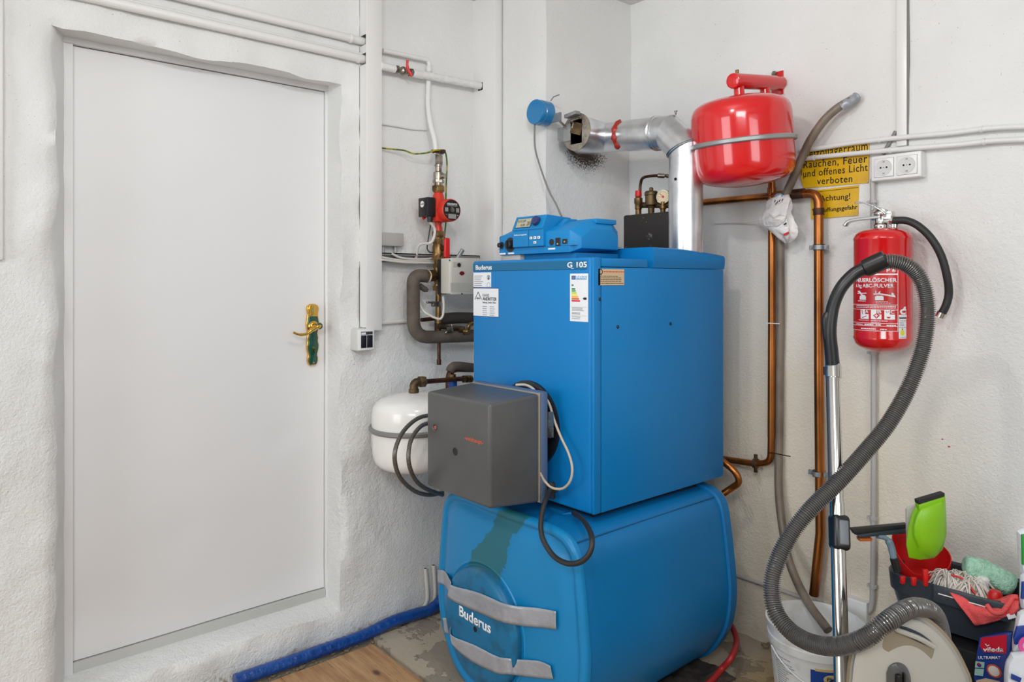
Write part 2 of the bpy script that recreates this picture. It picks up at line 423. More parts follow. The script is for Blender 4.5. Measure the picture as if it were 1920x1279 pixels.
# door wall with a splayed opening
oY0 = pt(101, 0, X=XW).y; oY1 = pt(641, 0, X=XW).y; oZ0 = 0.133; oZ1 = 2.172
iY0 = pt(122, 0, X=XD).y; iY1 = pt(613, 0, X=XD).y; iZ0 = 0.145; iZ1 = 2.185
def subdiv(a, b, s): 
    n_ = max(1, round((b-a)/s)); return [a+(b-a)*i/n_ for i in range(n_)]
Ys = subdiv(YB, -0.25, 0.3)+subdiv(-0.25, oY0, 0.03)+subdiv(oY0, oY1, 0.03)+subdiv(oY1, 2.0, 0.03)+subdiv(2.0, YW, 0.1)+[YW]
Zs = subdiv(-0.02, oZ0, 0.03)+subdiv(oZ0, oZ1, 0.03)+subdiv(oZ1, 2.45, 0.03)+subdiv(2.45, CEIL, 0.1)+[CEIL]
g = MB(); idx = {}; vv = []; ff = []
for i, y in enumerate(Ys):
    for j, z in enumerate(Zs): idx[i, j] = len(vv); vv.append(V((XW, y, z)))
inside = lambda y0, y1, z0, z1: y0 >= oY0-1e-6 and y1 <= oY1+1e-6 and z0 >= oZ0-1e-6 and z1 <= oZ1+1e-6
for i in range(len(Ys)-1):
    for j in range(len(Zs)-1):
        if not inside(Ys[i], Ys[i+1], Zs[j], Zs[j+1]): ff.append((idx[i, j], idx[i+1, j], idx[i+1, j+1], idx[i, j+1]))
g.add(vv, ff)
def strip(P, Q, k=5):
    n_ = len(P); g.add([P[i].lerp(Q[i], t/k) for t in range(k+1) for i in range(n_)],
        [(t*n_+i, t*n_+i+1, (t+1)*n_+i+1, (t+1)*n_+i) for t in range(k) for i in range(n_-1)])
zin = [z for z in Zs if oZ0-1e-6 <= z <= oZ1+1e-6]; yin = [y for y in Ys if oY0-1e-6 <= y <= oY1+1e-6]
mz = lambda z: iZ0+(z-oZ0)/(oZ1-oZ0)*(iZ1-iZ0); my = lambda y: iY0+(y-oY0)/(oY1-oY0)*(iY1-iY0)
strip([V((XW, oY0, z)) for z in zin], [V((XD, iY0, mz(z))) for z in zin])
strip([V((XW, oY1, z)) for z in zin], [V((XD, iY1, mz(z))) for z in zin])
strip([V((XW, y, oZ1)) for y in yin], [V((XD, my(y), iZ1)) for y in yin])
strip([V((XW, y, oZ0)) for y in yin], [V((XD, my(y), iZ0)) for y in yin])
def dwall(p):
    dy = max(oY0-p.y, 0, p.y-oY1); dz = max(oZ0-p.z, 0, p.z-oZ1); d = math.hypot(dy, dz)
    k = math.exp(-d*9) if p.x > XW-0.004 else max(0.0, 1-(XW-p.x)/0.125)
    low = 0.5 if p.y > 1.6 else 1
    r = V((nz(p, 6, 0.014, 1)*(0.35+k)*low+nz(p, 24, 0.007, 2)*low*(0.5+k), nz(p, 5, 0.020, 3)*k+nz(p, 22, 0.006, 4)*k, nz(p, 5, 0.018, 5)*k+nz(p, 20, 0.006, 6)*k))
    if p.x > XW-0.004 and (d < 0.001): r.x -= 0.006
    return r
o = struct(g.build('wall_left', M['wall_rough'], smooth=70, disp=dwall))
bk = MB().box((XW-0.35, YB-0.2, -0.1), (XD-0.05, YW+0.2, CEIL+0.1)).build('masonry', M['wall_rough'], o)

# the door: frame, leaf with its shallow dents, lever on a dark green backplate
d1 = thing('door_1', 'white enamelled steel cellar door with a gold lever set deep in the rough plaster opening', 'door', (XD, (iY0+iY1)/2, 0.15)); del d1['category']; struct(d1)
fY0, fY1, fZ0, fZ1 = iY0-0.05, iY1+0.05, iZ0-0.05, iZ1+0.06
lY0 = pt(137, 0, X=XD-0.004).y; lY1 = pt(608, 0, X=XD-0.004).y; lZ1 = pt(137, 86, X=XD-0.004).z; lZ0 = pt(137, 1240, X=XD-0.004).z
fr = MB(); t = XD+0.012
fr.box((XD-0.05, fY0, fZ0), (t, lY0-0.002, lZ1+0.0028)); fr.box((XD-0.05, lY1+0.002, fZ0), (t-0.006, fY1, lZ1+0.0028))
fr.box((XD-0.05, fY0, lZ1+0.003), (t, fY1, fZ1)); 
fr.build('frame', M['doorw'], d1, bevel=0.002)
MB().box((XD-0.05, lY0-0.002, fZ0), (XD+0.006, lY1+0.002, lZ0-0.003)).build('threshold', mat('grey_sill', (190, 190, 186), 0.5), d1, bevel=0.002)
g = MB(); nY, nZ = 60, 130
def dent(y, z):
    h = 0.0012*noise.noise(V((y*2.2, z*2.2, 0)))
    for (px_, py_, r, a) in ((330, 1010, .10, -.0035), (530, 820, .05, -.004), (480, 990, .16, -.003), (560, 1070, .16, -.005), (150, 1150, .10, -.006), (600, 905, .12, -.002)):
        q = pt(px_, py_, X=XD); h += a*math.exp(-(((y-q.y)**2+((z-q.z)*1.1)**2)/(r*r)))
    h += 0.004*math.exp(-((z-lZ0-0.02)/0.06)**2)*math.sin((y-lY0)*7+.8)
    return h
vv = [(XD-0.006+dent(lY0+(lY1-lY0)*i/nY, lZ0+(lZ1-lZ0)*j/nZ), lY0+(lY1-lY0)*i/nY, lZ0+(lZ1-lZ0)*j/nZ) for j in range(nZ+1) for i in range(nY+1)]
g.add(vv, [(j*(nY+1)+i, j*(nY+1)+i+1, (j+1)*(nY+1)+i+1, (j+1)*(nY+1)+i) for j in range(nZ) for i in range(nY)])
g.box((XD-0.045, lY0, lZ0), (XD-0.016, lY1, lZ1))
g.build('door_leaf', M['doorw'], d1, smooth=60)
# backplate outline in (y,z) about its axis
hc = pt(586, 628, X=XD+0.004); y0 = hc.y
zt = pt(586, 570, X=XD).z; zb = pt(586, 685, X=XD).z; H = zt-zb
prof = [(0, .0), (.1, .010), (.25, .0155), (.4, .018), (.62, .0145), (.8, .0175), (.9, .022), (.93, .02)]
wd = [(0.0, .008), (.03, .014), (.07, .018), (.12, .0185), (.18, .015), (.26, .0205), (.33, .022), (.40, .018), (.45, .0195), (.52, .016), (.60, .021), (.68, .0235), (.76, .020), (.84, .0175), (.92, .0215), (.96, .0195), (.985, .015), (1, .006)]
def wat(t_):
    for (a, b), (c, d) in zip(wd, wd[1:]):
        if a <= t_ <= c: return b+(d-b)*(t_-a)/(c-a)
    return wd[-1][1]
def plate(grow, x0, x1, ta=0, tb=1, n_=40):
    L_ = [V((x0, y0-(wat(ta+(tb-ta)*i/n_)+grow), zb+H*(ta+(tb-ta)*i/n_))) for i in range(n_+1)]
    R_ = [V((x0, y0+(wat(ta+(tb-ta)*i/n_)+grow), zb+H*(ta+(tb-ta)*i/n_))) for i in range(n_+1)]
    return MB().prism(L_+R_[::-1], (x1-x0, 0, 0))
hd = plate(0.0035, XD-0.004, XD+0.008).build('door_handle', M['gold'], d1, bevel=0.002)
plate(0.0, XD+0.006, XD+0.013, 0.015, 0.80).build('backplate', M['hgreen'], hd, bevel=0.003, label='dark green enamelled backplate')
plate(-0.003, XD+0.006, XD+0.016, 0.83, 0.985).build('crest', M['gold'], hd, bevel=0.003)
sp = pt(592, 612, X=XD+0.03)
g = MB().cyl((XD+0.008, y0, sp.z), (XD+0.05, y0, sp.z), 0.013, 0.010)
g.lathe([(0.020, 0), (0.021, .004), (.016, .010), (.012, .012)], (XD+0.010, y0, sp.z), (1, 0, 0), 24)
g.tube(smooth_path([(XD+0.050, y0+0.012, sp.z+.004), (XD+0.053, y0, sp.z), (XD+0.055, y0-0.022, sp.z-.010), (XD+0.056, y0-0.05, sp.z-.026), (XD+0.056, y0-0.078, sp.z-.027), (XD+0.055, y0-0.102, sp.z-.018)], 6), [0.010]*8+[.008]*8+[.006]*8+[.0048]*7, 12)
g.build('lever', M['gold'], hd)
MB().lathe([(.0125, 0), (.0135, .004), (.010, .010)], (XD+0.05, y0+0.006, sp.z+.002), (1, 0, 0), 20).build('lever_boss', M['hgreen'], hd)
g = MB(); kz = pt(587, 653, X=XD).z
g.prism([V((XD+.012, y0+.0065*math.cos(a), kz+.004+.0065*math.sin(a))) for a in [i*2*PI/16 for i in range(16)]], (.003, 0, 0))
g.box((XD+.012, y0-.0045, kz-.018), (XD+.0145, y0+.0045, kz+.002)); g.build('keyhole', M['gold'], hd)
MB().box((XD+.0145, y0-.003, kz-.016), (XD+.0155, y0+.003, kz-.003)).build('key_slot', M['dark'], hd)
MB().cyl((XD+.012, y0, zb+.012), (XD+.0145, y0, zb+.012), .004, n=12).build('screw', M['nickel'], hd)

# chimney breast, casing, back wall, off-frame walls, ceiling
soot = pt(1100, 284, X=XC)
cm = wall_mat('chimney_plaster', soot=tuple(soot), strength=0.5)
def plane_grid(a, b, c, s=0.04):
    nu = max(1, int((V(b)-V(a)).length/s)); nv = max(1, int((V(c)-V(a)).length/s)); g = MB()
    g.add([V(a)+(V(b)-V(a))*i/nu+(V(c)-V(a))*j/nv for j in range(nv+1) for i in range(nu+1)],
          [(j*(nu+1)+i, j*(nu+1)+i+1, (j+1)*(nu+1)+i+1, (j+1)*(nu+1)+i) for j in range(nv) for i in range(nu)]); return g
g = plane_grid((XC, YC, -0.02), (XC, YW+0.03, -0.02), (XC, YC, CEIL+.02)); h = plane_grid((XT-0.05, YC, -0.02), (XC, YC, -0.02), (XT-0.05, YC, CEIL+.02)); g.add(h.v, h.f)
struct(g.build('wall_chimney', cm, smooth=40, disp=lambda p: V((nz(p, 5, .006, 8), nz(p, 5, .006, 9), 0)) if p.x > XC-0.001 else V((0, nz(p, 5, .004, 9), 0))))
g = plane_grid((XC-0.02, YW, -0.02), (XR, YW, -0.02), (XC-0.02, YW, CEIL+.02), 0.05)
def dback(p): return V((0, nz(p, 3, .010, 12)+nz(p, 13, .004, 13)+(nz(p, 16, .03, 14)*max(0, 1-p.z/0.22)), 0))
wr = struct(g.build('wall_right', M['wall'], smooth=70, disp=dback))
MB().box((XC-0.3, YW+0.05, -0.1), (XR+0.2, YW+0.25, CEIL+0.1)).build('masonry', M['wall'], wr)
struct(MB().box((XW-.2, YT, 0.0), (XT, YC-0.006, CEIL)).build('trim_1', M['trim'], bevel=0.004))
pl_ = mat('off_frame_paint', (214, 212, 208), 0.8)
def holed(name, mk, m_):
    g = MB(); [g.box(*b) for b in mk]; return struct(g.build(name, m_))
holed('wall_rear', [((XW-.2, YB-.2, -.1), (-2.35, YB, CEIL)), ((-0.75, YB-.2, -.1), (XR+.2, YB, CEIL)), ((-2.35, YB-.2, 2.55), (-.75, YB, CEIL)), ((-2.35, YB-.2, -.1), (-.75, YB, .55))], pl_)
holed('wall_side', [((XR, YB, -.1), (XR+.2, -.5, CEIL)), ((XR, .9, -.1), (XR+.2, YW, CEIL)), ((XR, -.5, 2.3), (XR+.2, .9, CEIL)), ((XR, -.5, -.1), (XR+.2, .9, 1.0))], pl_)
for nme, a, b, ax in (('window_1', (-2.35, YB-.06, .55), (-.75, YB-.02, 2.55), 0), ('window_2', (XR+.02, -.5, 1.0), (XR+.06, .9, 2.3), 1)):
    g = MB(); a, b = V(a), V(b)
    e = .05
    for q in (0, .5, 1):
        c = a.copy(); d = b.copy(); c[ax] = a[ax]+(b[ax]-a[ax]-e)*q; d[ax] = c[ax]+e; g.box(c, d)
    for q in (a.z, b.z-e): c = a.copy(); d = b.copy(); c.z = q; d.z = q+e; g.box(c, d)
    struct(g.build(nme, M['trim']))
struct(MB().box((XW-.3, YB-.2, CEIL), (XR+.2, YW+.2, CEIL+.15)).build('ceiling', M['ceiling']))

# ------------------------------------------------------------------ door wall: pipes and ducts
def pwall(px, py, off): return pt(px, py, X=XW+off)
a = pwall(690, 80, .022); g = MB().tube([(a.x, -1.2, a.z), (a.x, 0.3, a.z+.001), (a.x, a.y+.01, a.z)], .0150, 14)
tag(g.build('conduit_pipe', M['whitepipe']), 'upper of the two white painted pipes running above the cellar door', 'pipe')
a = pwall(690, 113, .024); g = MB().tube([(a.x, -1.2, a.z+.004), (a.x, 0.3, a.z+.002), (a.x, a.y+.01, a.z)], .0165, 14)
g.tube([(a.x-.014, -1.2, a.z+.024), (a.x-.014, a.y-.02, a.z+.020)], .008, 10)
tag(g.build('conduit_pipe', M['whitepipe']), 'lower white painted pipe just above the rough door lintel', 'pipe')
for px_, py_, k in ((658, 72, 0), (672, 110, 1)):
    q = pwall(px_, py_, .022); t = thing if 0 else None
    MBc = MB().lathe([(.0172, -.006), (.0182, -.004), (.0182, .004), (.0172, .006)], (q.x, q.y, [pwall(690, 80, .022).z, pwall(690, 113, .024).z][k]), (0, 1, 0), 14)
    par = [o_ for o_ in C.objects if o_.name == ('conduit_pipe' if k == 0 else 'conduit_pipe.001')][0]
    MBc.build('clip', M['whitepipe'], par)
# vertical cable duct
yA = pwall(674, 0, 0).y; yB = yA+0.066; zb = pt(700, 614, X=XW+.055).z
dct = thing('cable_duct', 'tall white vertical cable duct to the right of the door, ending above the switch', 'duct', (XW+.03, (yA+yB)/2, zb))
g = MB()
nA = pwall(690, 80, .022).z; nB = pwall(690, 113, .024).z
g.box((XW-.002, yA, zb), (XW+.052, yA+.0025, nB-.024)); g.box((XW-.002, yA, nB+.02), (XW+.052, yA+.0025, nA-.018)); g.box((XW-.002, yA, nA+.022), (XW+.052, yA+.0025, CEIL))
g.box((XW-.002, yB-.0025, zb), (XW+.052, yB, CEIL)); g.box((XW-.002, yA, zb), (XW+.003, yB, CEIL))
g.build('duct_tray', M['duct'], dct)
MB().box((XW+.052, yA-.0015, zb-.012), (XW+.0575, yB+.0015, CEIL)).build('duct_lid', M['duct'], dct, bevel=0.0015)
g = MB().cyl((XW+.02, yA+.012, zb-.03), (XW+.02, yA+.012, zb+.02), .0095, n=12); g.build('cable_grommet', M['cable'], dct)
# surface switch
q = pt(681, 636, X=XW+.03)
sa = pt(673, 636, X=XW+.062).y; sb = pt(703, 636, X=XW+.062).y; s0 = pt(690, 658, X=XW+.062).z; s1 = pt(690, 616, X=XW+.062).z
sw = thing('light_switch', 'grey white surface switch with two dark rockers below the cable duct', 'switch', (XW+.02, (sa+sb)/2, s0))
MB().box((XW-.006, sa-.002, s0), (XW+.055, sb+.002, s1)).build('housing', mat('switch_grey', (206, 206, 202), .4), sw, bevel=.006, seg=3)
MB().box((XW+.053, sa+.001, s0+.003), (XW+.060, sb-.001, s1-.003)).build('rim', M['white'], sw, bevel=.003)
k_ = (sb-sa); mid = (sa+sb)/2
MB().box((XW+.0585, sa+.010, s0+.012), (XW+.0612, mid-.0008, s1-.026)).build('rocker', M['black'], sw, bevel=.001)
MB().box((XW+.0585, mid+.0008, s0+.012), (XW+.0612, sb-.009, s1-.026)).build('rocker', M['black'], sw, bevel=.001)
MB().box((XW+.0585, sa+.010, s1-.024), (XW+.0605, sb-.009, s1-.012)).build('label_window', mat('smoked_window', (70, 64, 54), .15), sw)
MB().box((XW+.0606, sa+.011, s1-.023), (XW+.0609, mid-.004, s1-.015)).build('label_strip', M['paper'], sw)

# heating pipes between duct and casing
P = lambda l, off: [pwall(a, b, off) for a, b in l]
hp = thing('heating_pipe', 'thin white painted pipe that turns down from the duct towards the red pump', 'pipe', pwall(805, 110, .03))
path = P([(706, 93), (800, 111)], .03)+P([(805, 150)], .03)
g = MB().tube(round_corners([pwall(718, 95, .03), pwall(805, 113, .03), pwall(804, 150, .03)], .02), .0095, 14)
lo = [pwall(804, 140, .03), pwall(803, 170, .035), pwall(803, 200, .045), pwall(808, 235, .07), pwall(815, 262, .09), pwall(818, 290, .10)]
g.tube(smooth_path(lo, 6), .0105, 14); g.build('pipe_run', M['whitepipe'], hp)
MB().lathe([(.0115, -.012), (.0125, -.01), (.0125, .01), (.0115, .012)], pwall(804, 130, .03), (0, 0, 1), 14).build('coupling', M['whitepipe'], hp)
# insulated header with valve
z0 = pwall(717, 126, .05).z
hh = thing('insulated_pipe', 'thick pipe wrapped in white foam running from the duct into the casing', 'pipe', pwall(800, 145, .05))
ys = [yB+.0005, pwall(742, 0, .05).y, pwall(770, 0, .05).y, YT+.03]
za = pwall(742, 130, .05).z; zc_ = pt(893, 159, X=XW+.05).z
wr_ = []
n_ = 60
def wrapped(ya, yb, zA, zB, n_, am):
    rs = []
    for i in range(n_+1):
        y = ya+(yb-ya)*i/n_; z = zA+(zB-zA)*i/n_
        rs.append([V((XW+.05+(.0155+nz((y*60, k*1.3, 0), 1, am))*math.cos(2*PI*k/16), y, z+(.0155+nz((y*60, k*1.3, 3), 1, am))*math.sin(2*PI*k/16))) for k in range(16)])
    return MB().rings(rs)
wrapped(ys[0], ys[1]-.004, za, za, 20, .001).build('foam_sleeve', M['whitepipe'], hh)
wrapped(ys[2]+.008, ys[3], za, zc_, 90, .0035).build('foam_sleeve', M['whitepipe'], hh)
vv_ = MB().cyl((XW+.05, ys[1]-.01, za), (XW+.05, ys[2]+.012, za), .011); vv_.hexn((XW+.05, ys[1], za), (XW+.05, ys[1]+.012, za), .0165); vv_.hexn((XW+.05, ys[2]-.006, za), (XW+.05, ys[2]+.008, za), .0165)
vv_.sphere((XW+.05, (ys[1]+ys[2])/2, za), .018); vv_.cyl((XW+.05, (ys[1]+ys[2])/2, za), (XW+.085, (ys[1]+ys[2])/2, za), .006)
bv = vv_.build('ball_valve', M['nickel'], hh)
yc = (ys[1]+ys[2])/2
g = MB().tube([(XW+.088, yc-.004, za+.034), (XW+.084, yc-.003, za+.018), (XW+.084, yc, za), (XW+.088, yc+.010, za-.018), (XW+.09, yc+.016, za-.028)], [.006, .005, .007, .0065, .005], 8)
g.build('valve_lever', M['redplast'], bv)
MB().box((XW+.036, YT-.001, zc_-.021), (XW+.067, YT+.002, zc_+.012)).build('wall_gap', M['dark'], hh)
# thin cable stub on the wall
g = MB().tube(smooth_path(P([(708, 231), (740, 236), (775, 242), (800, 243)], .008), 6), .0042, 8)
tag(g.build('wall_cable', M['whitepipe']), 'short painted cable stub on the wall left of the white pipe', 'cable')
# earth wire
g = MB().tube(smooth_path([pwall(706, 276, .02), pwall(728, 279, .03), pwall(757, 282, .05), pwall(775, 288, .07), pwall(798, 287, .09), pwall(815, 282, .118), pwall(822, 281, .125)], 8), .0034, 8)
g.tube(smooth_path([pwall(822, 281, .125), pwall(834, 284, .115), pwall(838, 305, .10), pwall(837, 340, .09), pwall(836, 375, .07), pwall(836, 415, .06), pwall(833, 445, .06), pwall(830, 480, .08)], 8), .0034, 8)
tag(g.build('earth_wire', M['greenw']), 'green and yellow earth wire clamped to the pipe above the red pump', 'wire')

# ---- pump line (axis vertical)
pp = pwall(822, 395, .10); pX, pY = pp.x, pp.y
zz = lambda py: pt(822, py, X=pX).z
pm = thing('circulation_pump', 'red heating circulation pump with a black round nameplate between two brass unions', 'pump', (pX, pY, zz(440)))
g = MB().lathe([(.017, 0), (.017, .02), (.013, .035), (.016, .045), (.016, .06)], (pX, pY, zz(438)), n=20); 
g.lathe([(.016, 0), (.018, .02), (.024, .05)], (pX, pY, zz(416)), n=20)
g.lathe([(.030, 0), (.022, .035), (.015, .05), (.015, zz(357)-zz(382))], (pX, pY, zz(382)), n=20)
g.lathe([(.030, 0), (.040, .015), (.040, .06)], (pX-.03, pY, zz(396)), (1, 0, 0), 28)
g.build('pump_body', M['pumpred'], pm)
z_ = pt(847, 394, Y=pY).z
g = MB().lathe([(.044, .0), (.046, .004), (.046, .075), (.0435, .082)], (pX+.012, pY, z_), (1, 0, 0), 40)
g.box((pX-.01, pY-.046, z_-.044), (pX+.055, pY, z_+.044))
g.build('motor_housing', M['pumpred'], pm, bevel=.0015)
disc = MB().cyl((pX+.093, pY, z_), (pX+.0955, pY, z_), .041, n=40).build('nameplate', M['black'], pm)
MB().cyl((pX+.095, pY, z_), (pX+.099, pY, z_), .009, n=20).build('vent_screw', M['nickel'], pm)
f = pmap((pX+.0957, pY, z_), (0, 1, 0), (0, 0, 1))
text('GRUNDFOS', lambda a, b, c: f(a, b+.020, c), .0075, .050, M['whiteink'], pm, bold=.02, align='CENTER')
for (u0, u1, v0, v1) in ((-.024, .026, .0155, .0175), (-.006, .006, .011, .0122), (-.034, -.019, -.007, .009), (.020, .035, -.008, .009), (-.018, .02, -.034, -.016), (-.03, -.022, -.02, -.0185), (.024, .032, -.022, -.0185)):
    MB().box((pX+.0954, pY+u0, z_+v0), (pX+.0958, pY+u1, z_+v1)).build('print_block', mat('print_grey', (150, 146, 140), .5) if 'pg' not in M else M['pg'], pm)
M['pg'] = bpy.data.materials['print_grey']
# terminal box on the -Y side
bz0 = zz(409); bz1 = zz(374)
tb = MB().box((pX-.020, pY-.085, bz0), (pX+.048, pY-.046, bz1)).build('terminal_box', M['black'], pm, bevel=.003)
g = MB(); 
for k in range(4): g.box((pX+.047, pY-.080+k*.008, bz0+.002), (pX+.050, pY-.077+k*.008, bz1-.002))
g.build('ribs', M['black'], tb)
f = pmap((pX+.010, pY-.0852, (bz0+bz1)/2+.012), (1, 0, 0), (0, 0, 1))
MB().prism([f(.013*math.cos(i*PI/10), .013*math.sin(i*PI/10), 0) for i in range(20)], (0, -.0012, 0)).build('speed_dial', M['whiteink'], tb)
MB().prism([f(.018, .004, .0013), f(-.012, .002, .0013), f(-.012, -.002, .0013), f(.018, -.003, .0013)], (0, -.001, 0)).build('dial_pointer', M['pg'], tb)
MB().cyl((pX+.034, pY-.065, bz0-.022), (pX+.034, pY-.065, bz0), .010, .012, 14).build('cable_gland', M['black'], tb)
MB().cyl((pX-.0, pY-.075, bz0-.008), (pX-.0, pY-.065, bz0+.002), .006, n=12).build('red_plug', M['redplast'], tb, label='red plug')
# unions
for pa, pb in ((349, 359), (434, 444)):
    g = MB().hexn((pX, pY, zz(pb)), (pX, pY, zz(pa)), .0275, .3); g.lathe([(.022, 0), (.022, .028)], (pX, pY, zz(pb)-.004), n=20)
    g.build('union_nut', M['brass'], pm, bevel=.0015)
# upper valve group
uv = thing('check_valve', 'nickel check valve and pipe clamp directly above the red pump', 'valve', (pX, pY, zz(349)))
g = MB().lathe([(.018, 0), (.018, zz(342)-zz(349)), (.021, zz(341)-zz(349)), (.021, zz(324)-zz(349)), (.014, zz(322)-zz(349)), (.014, zz(313)-zz(349)), (.016, zz(312)-zz(349)), (.016, zz(309)-zz(349)), (.010, zz(307)-zz(349)), (.010, zz(284)-zz(349))], (pX, pY, zz(349)), n=20)
g.hexn((pX, pY, zz(343)), (pX, pY, zz(338)), .024); g.build('valve_body', M['nickel'], uv)
MB().cyl((pX, pY, zz(331)), (pX+.030, pY+.012, zz(331)), .0105, n=16).build('valve_port', M['nickel'], uv)
MB().box((pX-.006, pY-.012, zz(309)), (pX+.014, pY+.012, zz(291))).build('clamp_tab', M['nickel'], uv, bevel=.001)
g = MB()
for k in range(14):
    a = k*2*PI/14; g.sphere((pX+.024*math.cos(a), pY+.024*math.sin(a), zz(285)+.004*math.sin(a*2)), .0068, 8)
g.lathe([(.020, -.007), (.023, -.005), (.023, .005), (.020, .007)], (pX, pY, zz(285)), n=20); g.build('clamp_ring', M['copdark'], uv)
# lower valves, brass fittings
lv = thing('brass_ball_valve', 'brass ball valve with long red lever below the pump', 'valve', (pX, pY, zz(500)))
g = MB().lathe([(.017, zz(505)), (.017, zz(492)), (.022, zz(488)), (.0255, zz(478)), (.0255, zz(462)), (.021, zz(458)), (.018, zz(450)), (.018, zz(442))], (pX, pY, 0), n=24)
g.hexn((pX, pY, zz(488)), (pX, pY, zz(479)), .027, .2); g.hexn((pX, pY, zz(458)), (pX, pY, zz(448)), .0235, .2)
g.build('valve_body', M['brass'], lv)
MB().cyl((pX, pY, zz(466)), (pX+.042, pY+.005, zz(466)), .013, .011, 16).build('valve_stem', M['copdark'], lv)
r0, r1 = pt(838, 484, X=pX+.05), pt(838, 446, X=pX+.05)
MB().box((pX+.042, r0.y-.013, r0.z), (pX+.055, r0.y+.014, r1.z)).build('lever', M['redplast'], lv, bevel=.006, seg=3, label='red lever')
mv = thing('mixing_valve', 'brass three-way mixing valve with a grey actuator box beside the boiler', 'valve', (pX, pY, zz(560)))
g = MB().lathe([(.012, zz(606)), (.012, zz(545)), (.020, zz(545)), (.020, zz(533)), (.016, zz(532)), (.020, zz(525)), (.026, zz(515)), (.020, zz(506)), (.020, zz(497)), (.016, zz(496)), (.016, zz(490))], (pX, pY, 0), n=22)
g.hexn((pX, pY, zz(545)), (pX, pY, zz(536)), .024, .2); g.hexn((pX, pY, zz(502)), (pX, pY, zz(495)), .024, .2)
zt_ = zz(517); g.cyl((pX, pY, zt_), (pX+.01, pY-.07, zt_), .019, n=20); g.hexn((pX+.004, pY-.03, zt_), (pX+.008, pY-.055, zt_), .027)
g.build('valve_body', M['brass'], mv)
ax0 = pt(832, 518, X=pX+.05)
MB().box((pX+.02, ax0.y-.012, zz(552)), (pX+.05, ax0.y+.016, zz(487))).build('bracket', M['black'], mv, bevel=.003)
bx = pX+.055
# actuator housing (its right part is hidden by the boiler)
yA_ = pt(826, 520, X=bx).y; yBx = yA_+.15
za1 = pt(845, 483, X=bx+.06).z; za0 = pt(845, 553, X=bx+.06).z
act = MB().box((bx, yA_, za0+.004), (bx+.062, yBx, za1-.002)).build('actuator_housing', M['lid'], mv, bevel=.005, seg=3)
MB().box((bx+.060, yA_+.004, za0+.001), (bx+.068, yBx-.001, za1)).build('actuator_cover', M['lid'], mv, bevel=.003)
F = bx+.068
def fb(x0, y0_, x1, y1_, th, m_, nm):
    a0, a1, z0_, z1_ = rc(x0, y0_, x1, y1_, X=F); return MB().box((F-.002, a0, z0_), (F+th, a1, z1_)).build(nm, m_, act, bevel=.0008, seg=1)
fb(849, 491, 866, 501, .0012, mat('lid_grey_dark', (184, 180, 170), .5), 'scale_recess')
q = pt(860, 497, X=F); MB().cyl((F-.002, q.y, q.z), (F+.004, q.y, q.z), .008, n=16).build('manual_knob', M['black'], act)
q = pt(866, 512, X=F); MB().prism([V((F, q.y+.013*math.cos(a), q.z-.003+.010*math.sin(a))) for a in [PI*i/10 for i in range(11)]]+[V((F, q.y+.004*math.cos(a), q.z-.009)) for a in (PI, 0)], (.0012, 0, 0)).build('position_mark', mat('dark_red', (120, 20, 30), .4), act)
fb(845, 530, 884, 547, .0008, bpy.data.materials['lid_grey_dark'], 'label_recess')
for px_, py_ in ((843, 488), (866, 551)):
    q = pt(px_, py_, X=F); MB().cyl((F, q.y, q.z), (F+.0015, q.y, q.z), .003, n=10).build('screw', M['dark'], act)
a_, b_ = pt(858, 484, X=bx+.03), pt(868, 468, X=bx+.05); MB().cyl(a_, b_, .009, n=14).build('hand_lever', M['zinc'], mv)
# insulated bypass loop
xx = pX-.005
pp_ = lambda px, py, o_=0: pt(px, py, X=pX+o_)
lp = thing('insulated_loop', 'dark brown foam insulated pipe loop curving down left of the boiler', 'pipe', pp_(775, 640))
g = MB().tube(round_corners([pp_(804, 518, -.0), pp_(775, 516, -.0), pp_(775, 633, -.0), pp_(905, 629, -.0)], .075, 10), .0265, 18); g.build('foam_sleeve', M['insul'], lp)
MB().lathe([(.026, 0), (.028, .004), (.028, .012), (.026, .016)], pp_(800, 518), (0, 1, 0), 18).build('sleeve_collar', M['cable'], lp)
MB().tube(smooth_path([pp_(786, 535, -.02), pp_(794, 541, -.01), pp_(803, 545, 0)], 5), [.012]*8+[.010, .008, .006], 10).build('torn_sleeve', M['insul'], lp)
lp2 = thing('insulated_pipe', 'short black foam insulated pipe under the grey actuator box', 'pipe', pp_(850, 598, -.02))
MB().tube(smooth_path([pp_(822, 600, -.02), pp_(835, 598, -.02), pp_(860, 596, -.02), pp_(905, 597, -.02)], 4), .024, 16).build('foam_sleeve', mat('black_foam', (60, 54, 48), .8, bump=.3), lp2)
g = MB().tube([pp_(790, 600, -.03), pp_(820, 597, -.03)], .0085, 10); g.tube([pp_(821, 595, -.01), pp_(821, 625, -.01)], .014, 12); g.build('copper_pipe', M['copdark'], lp2)
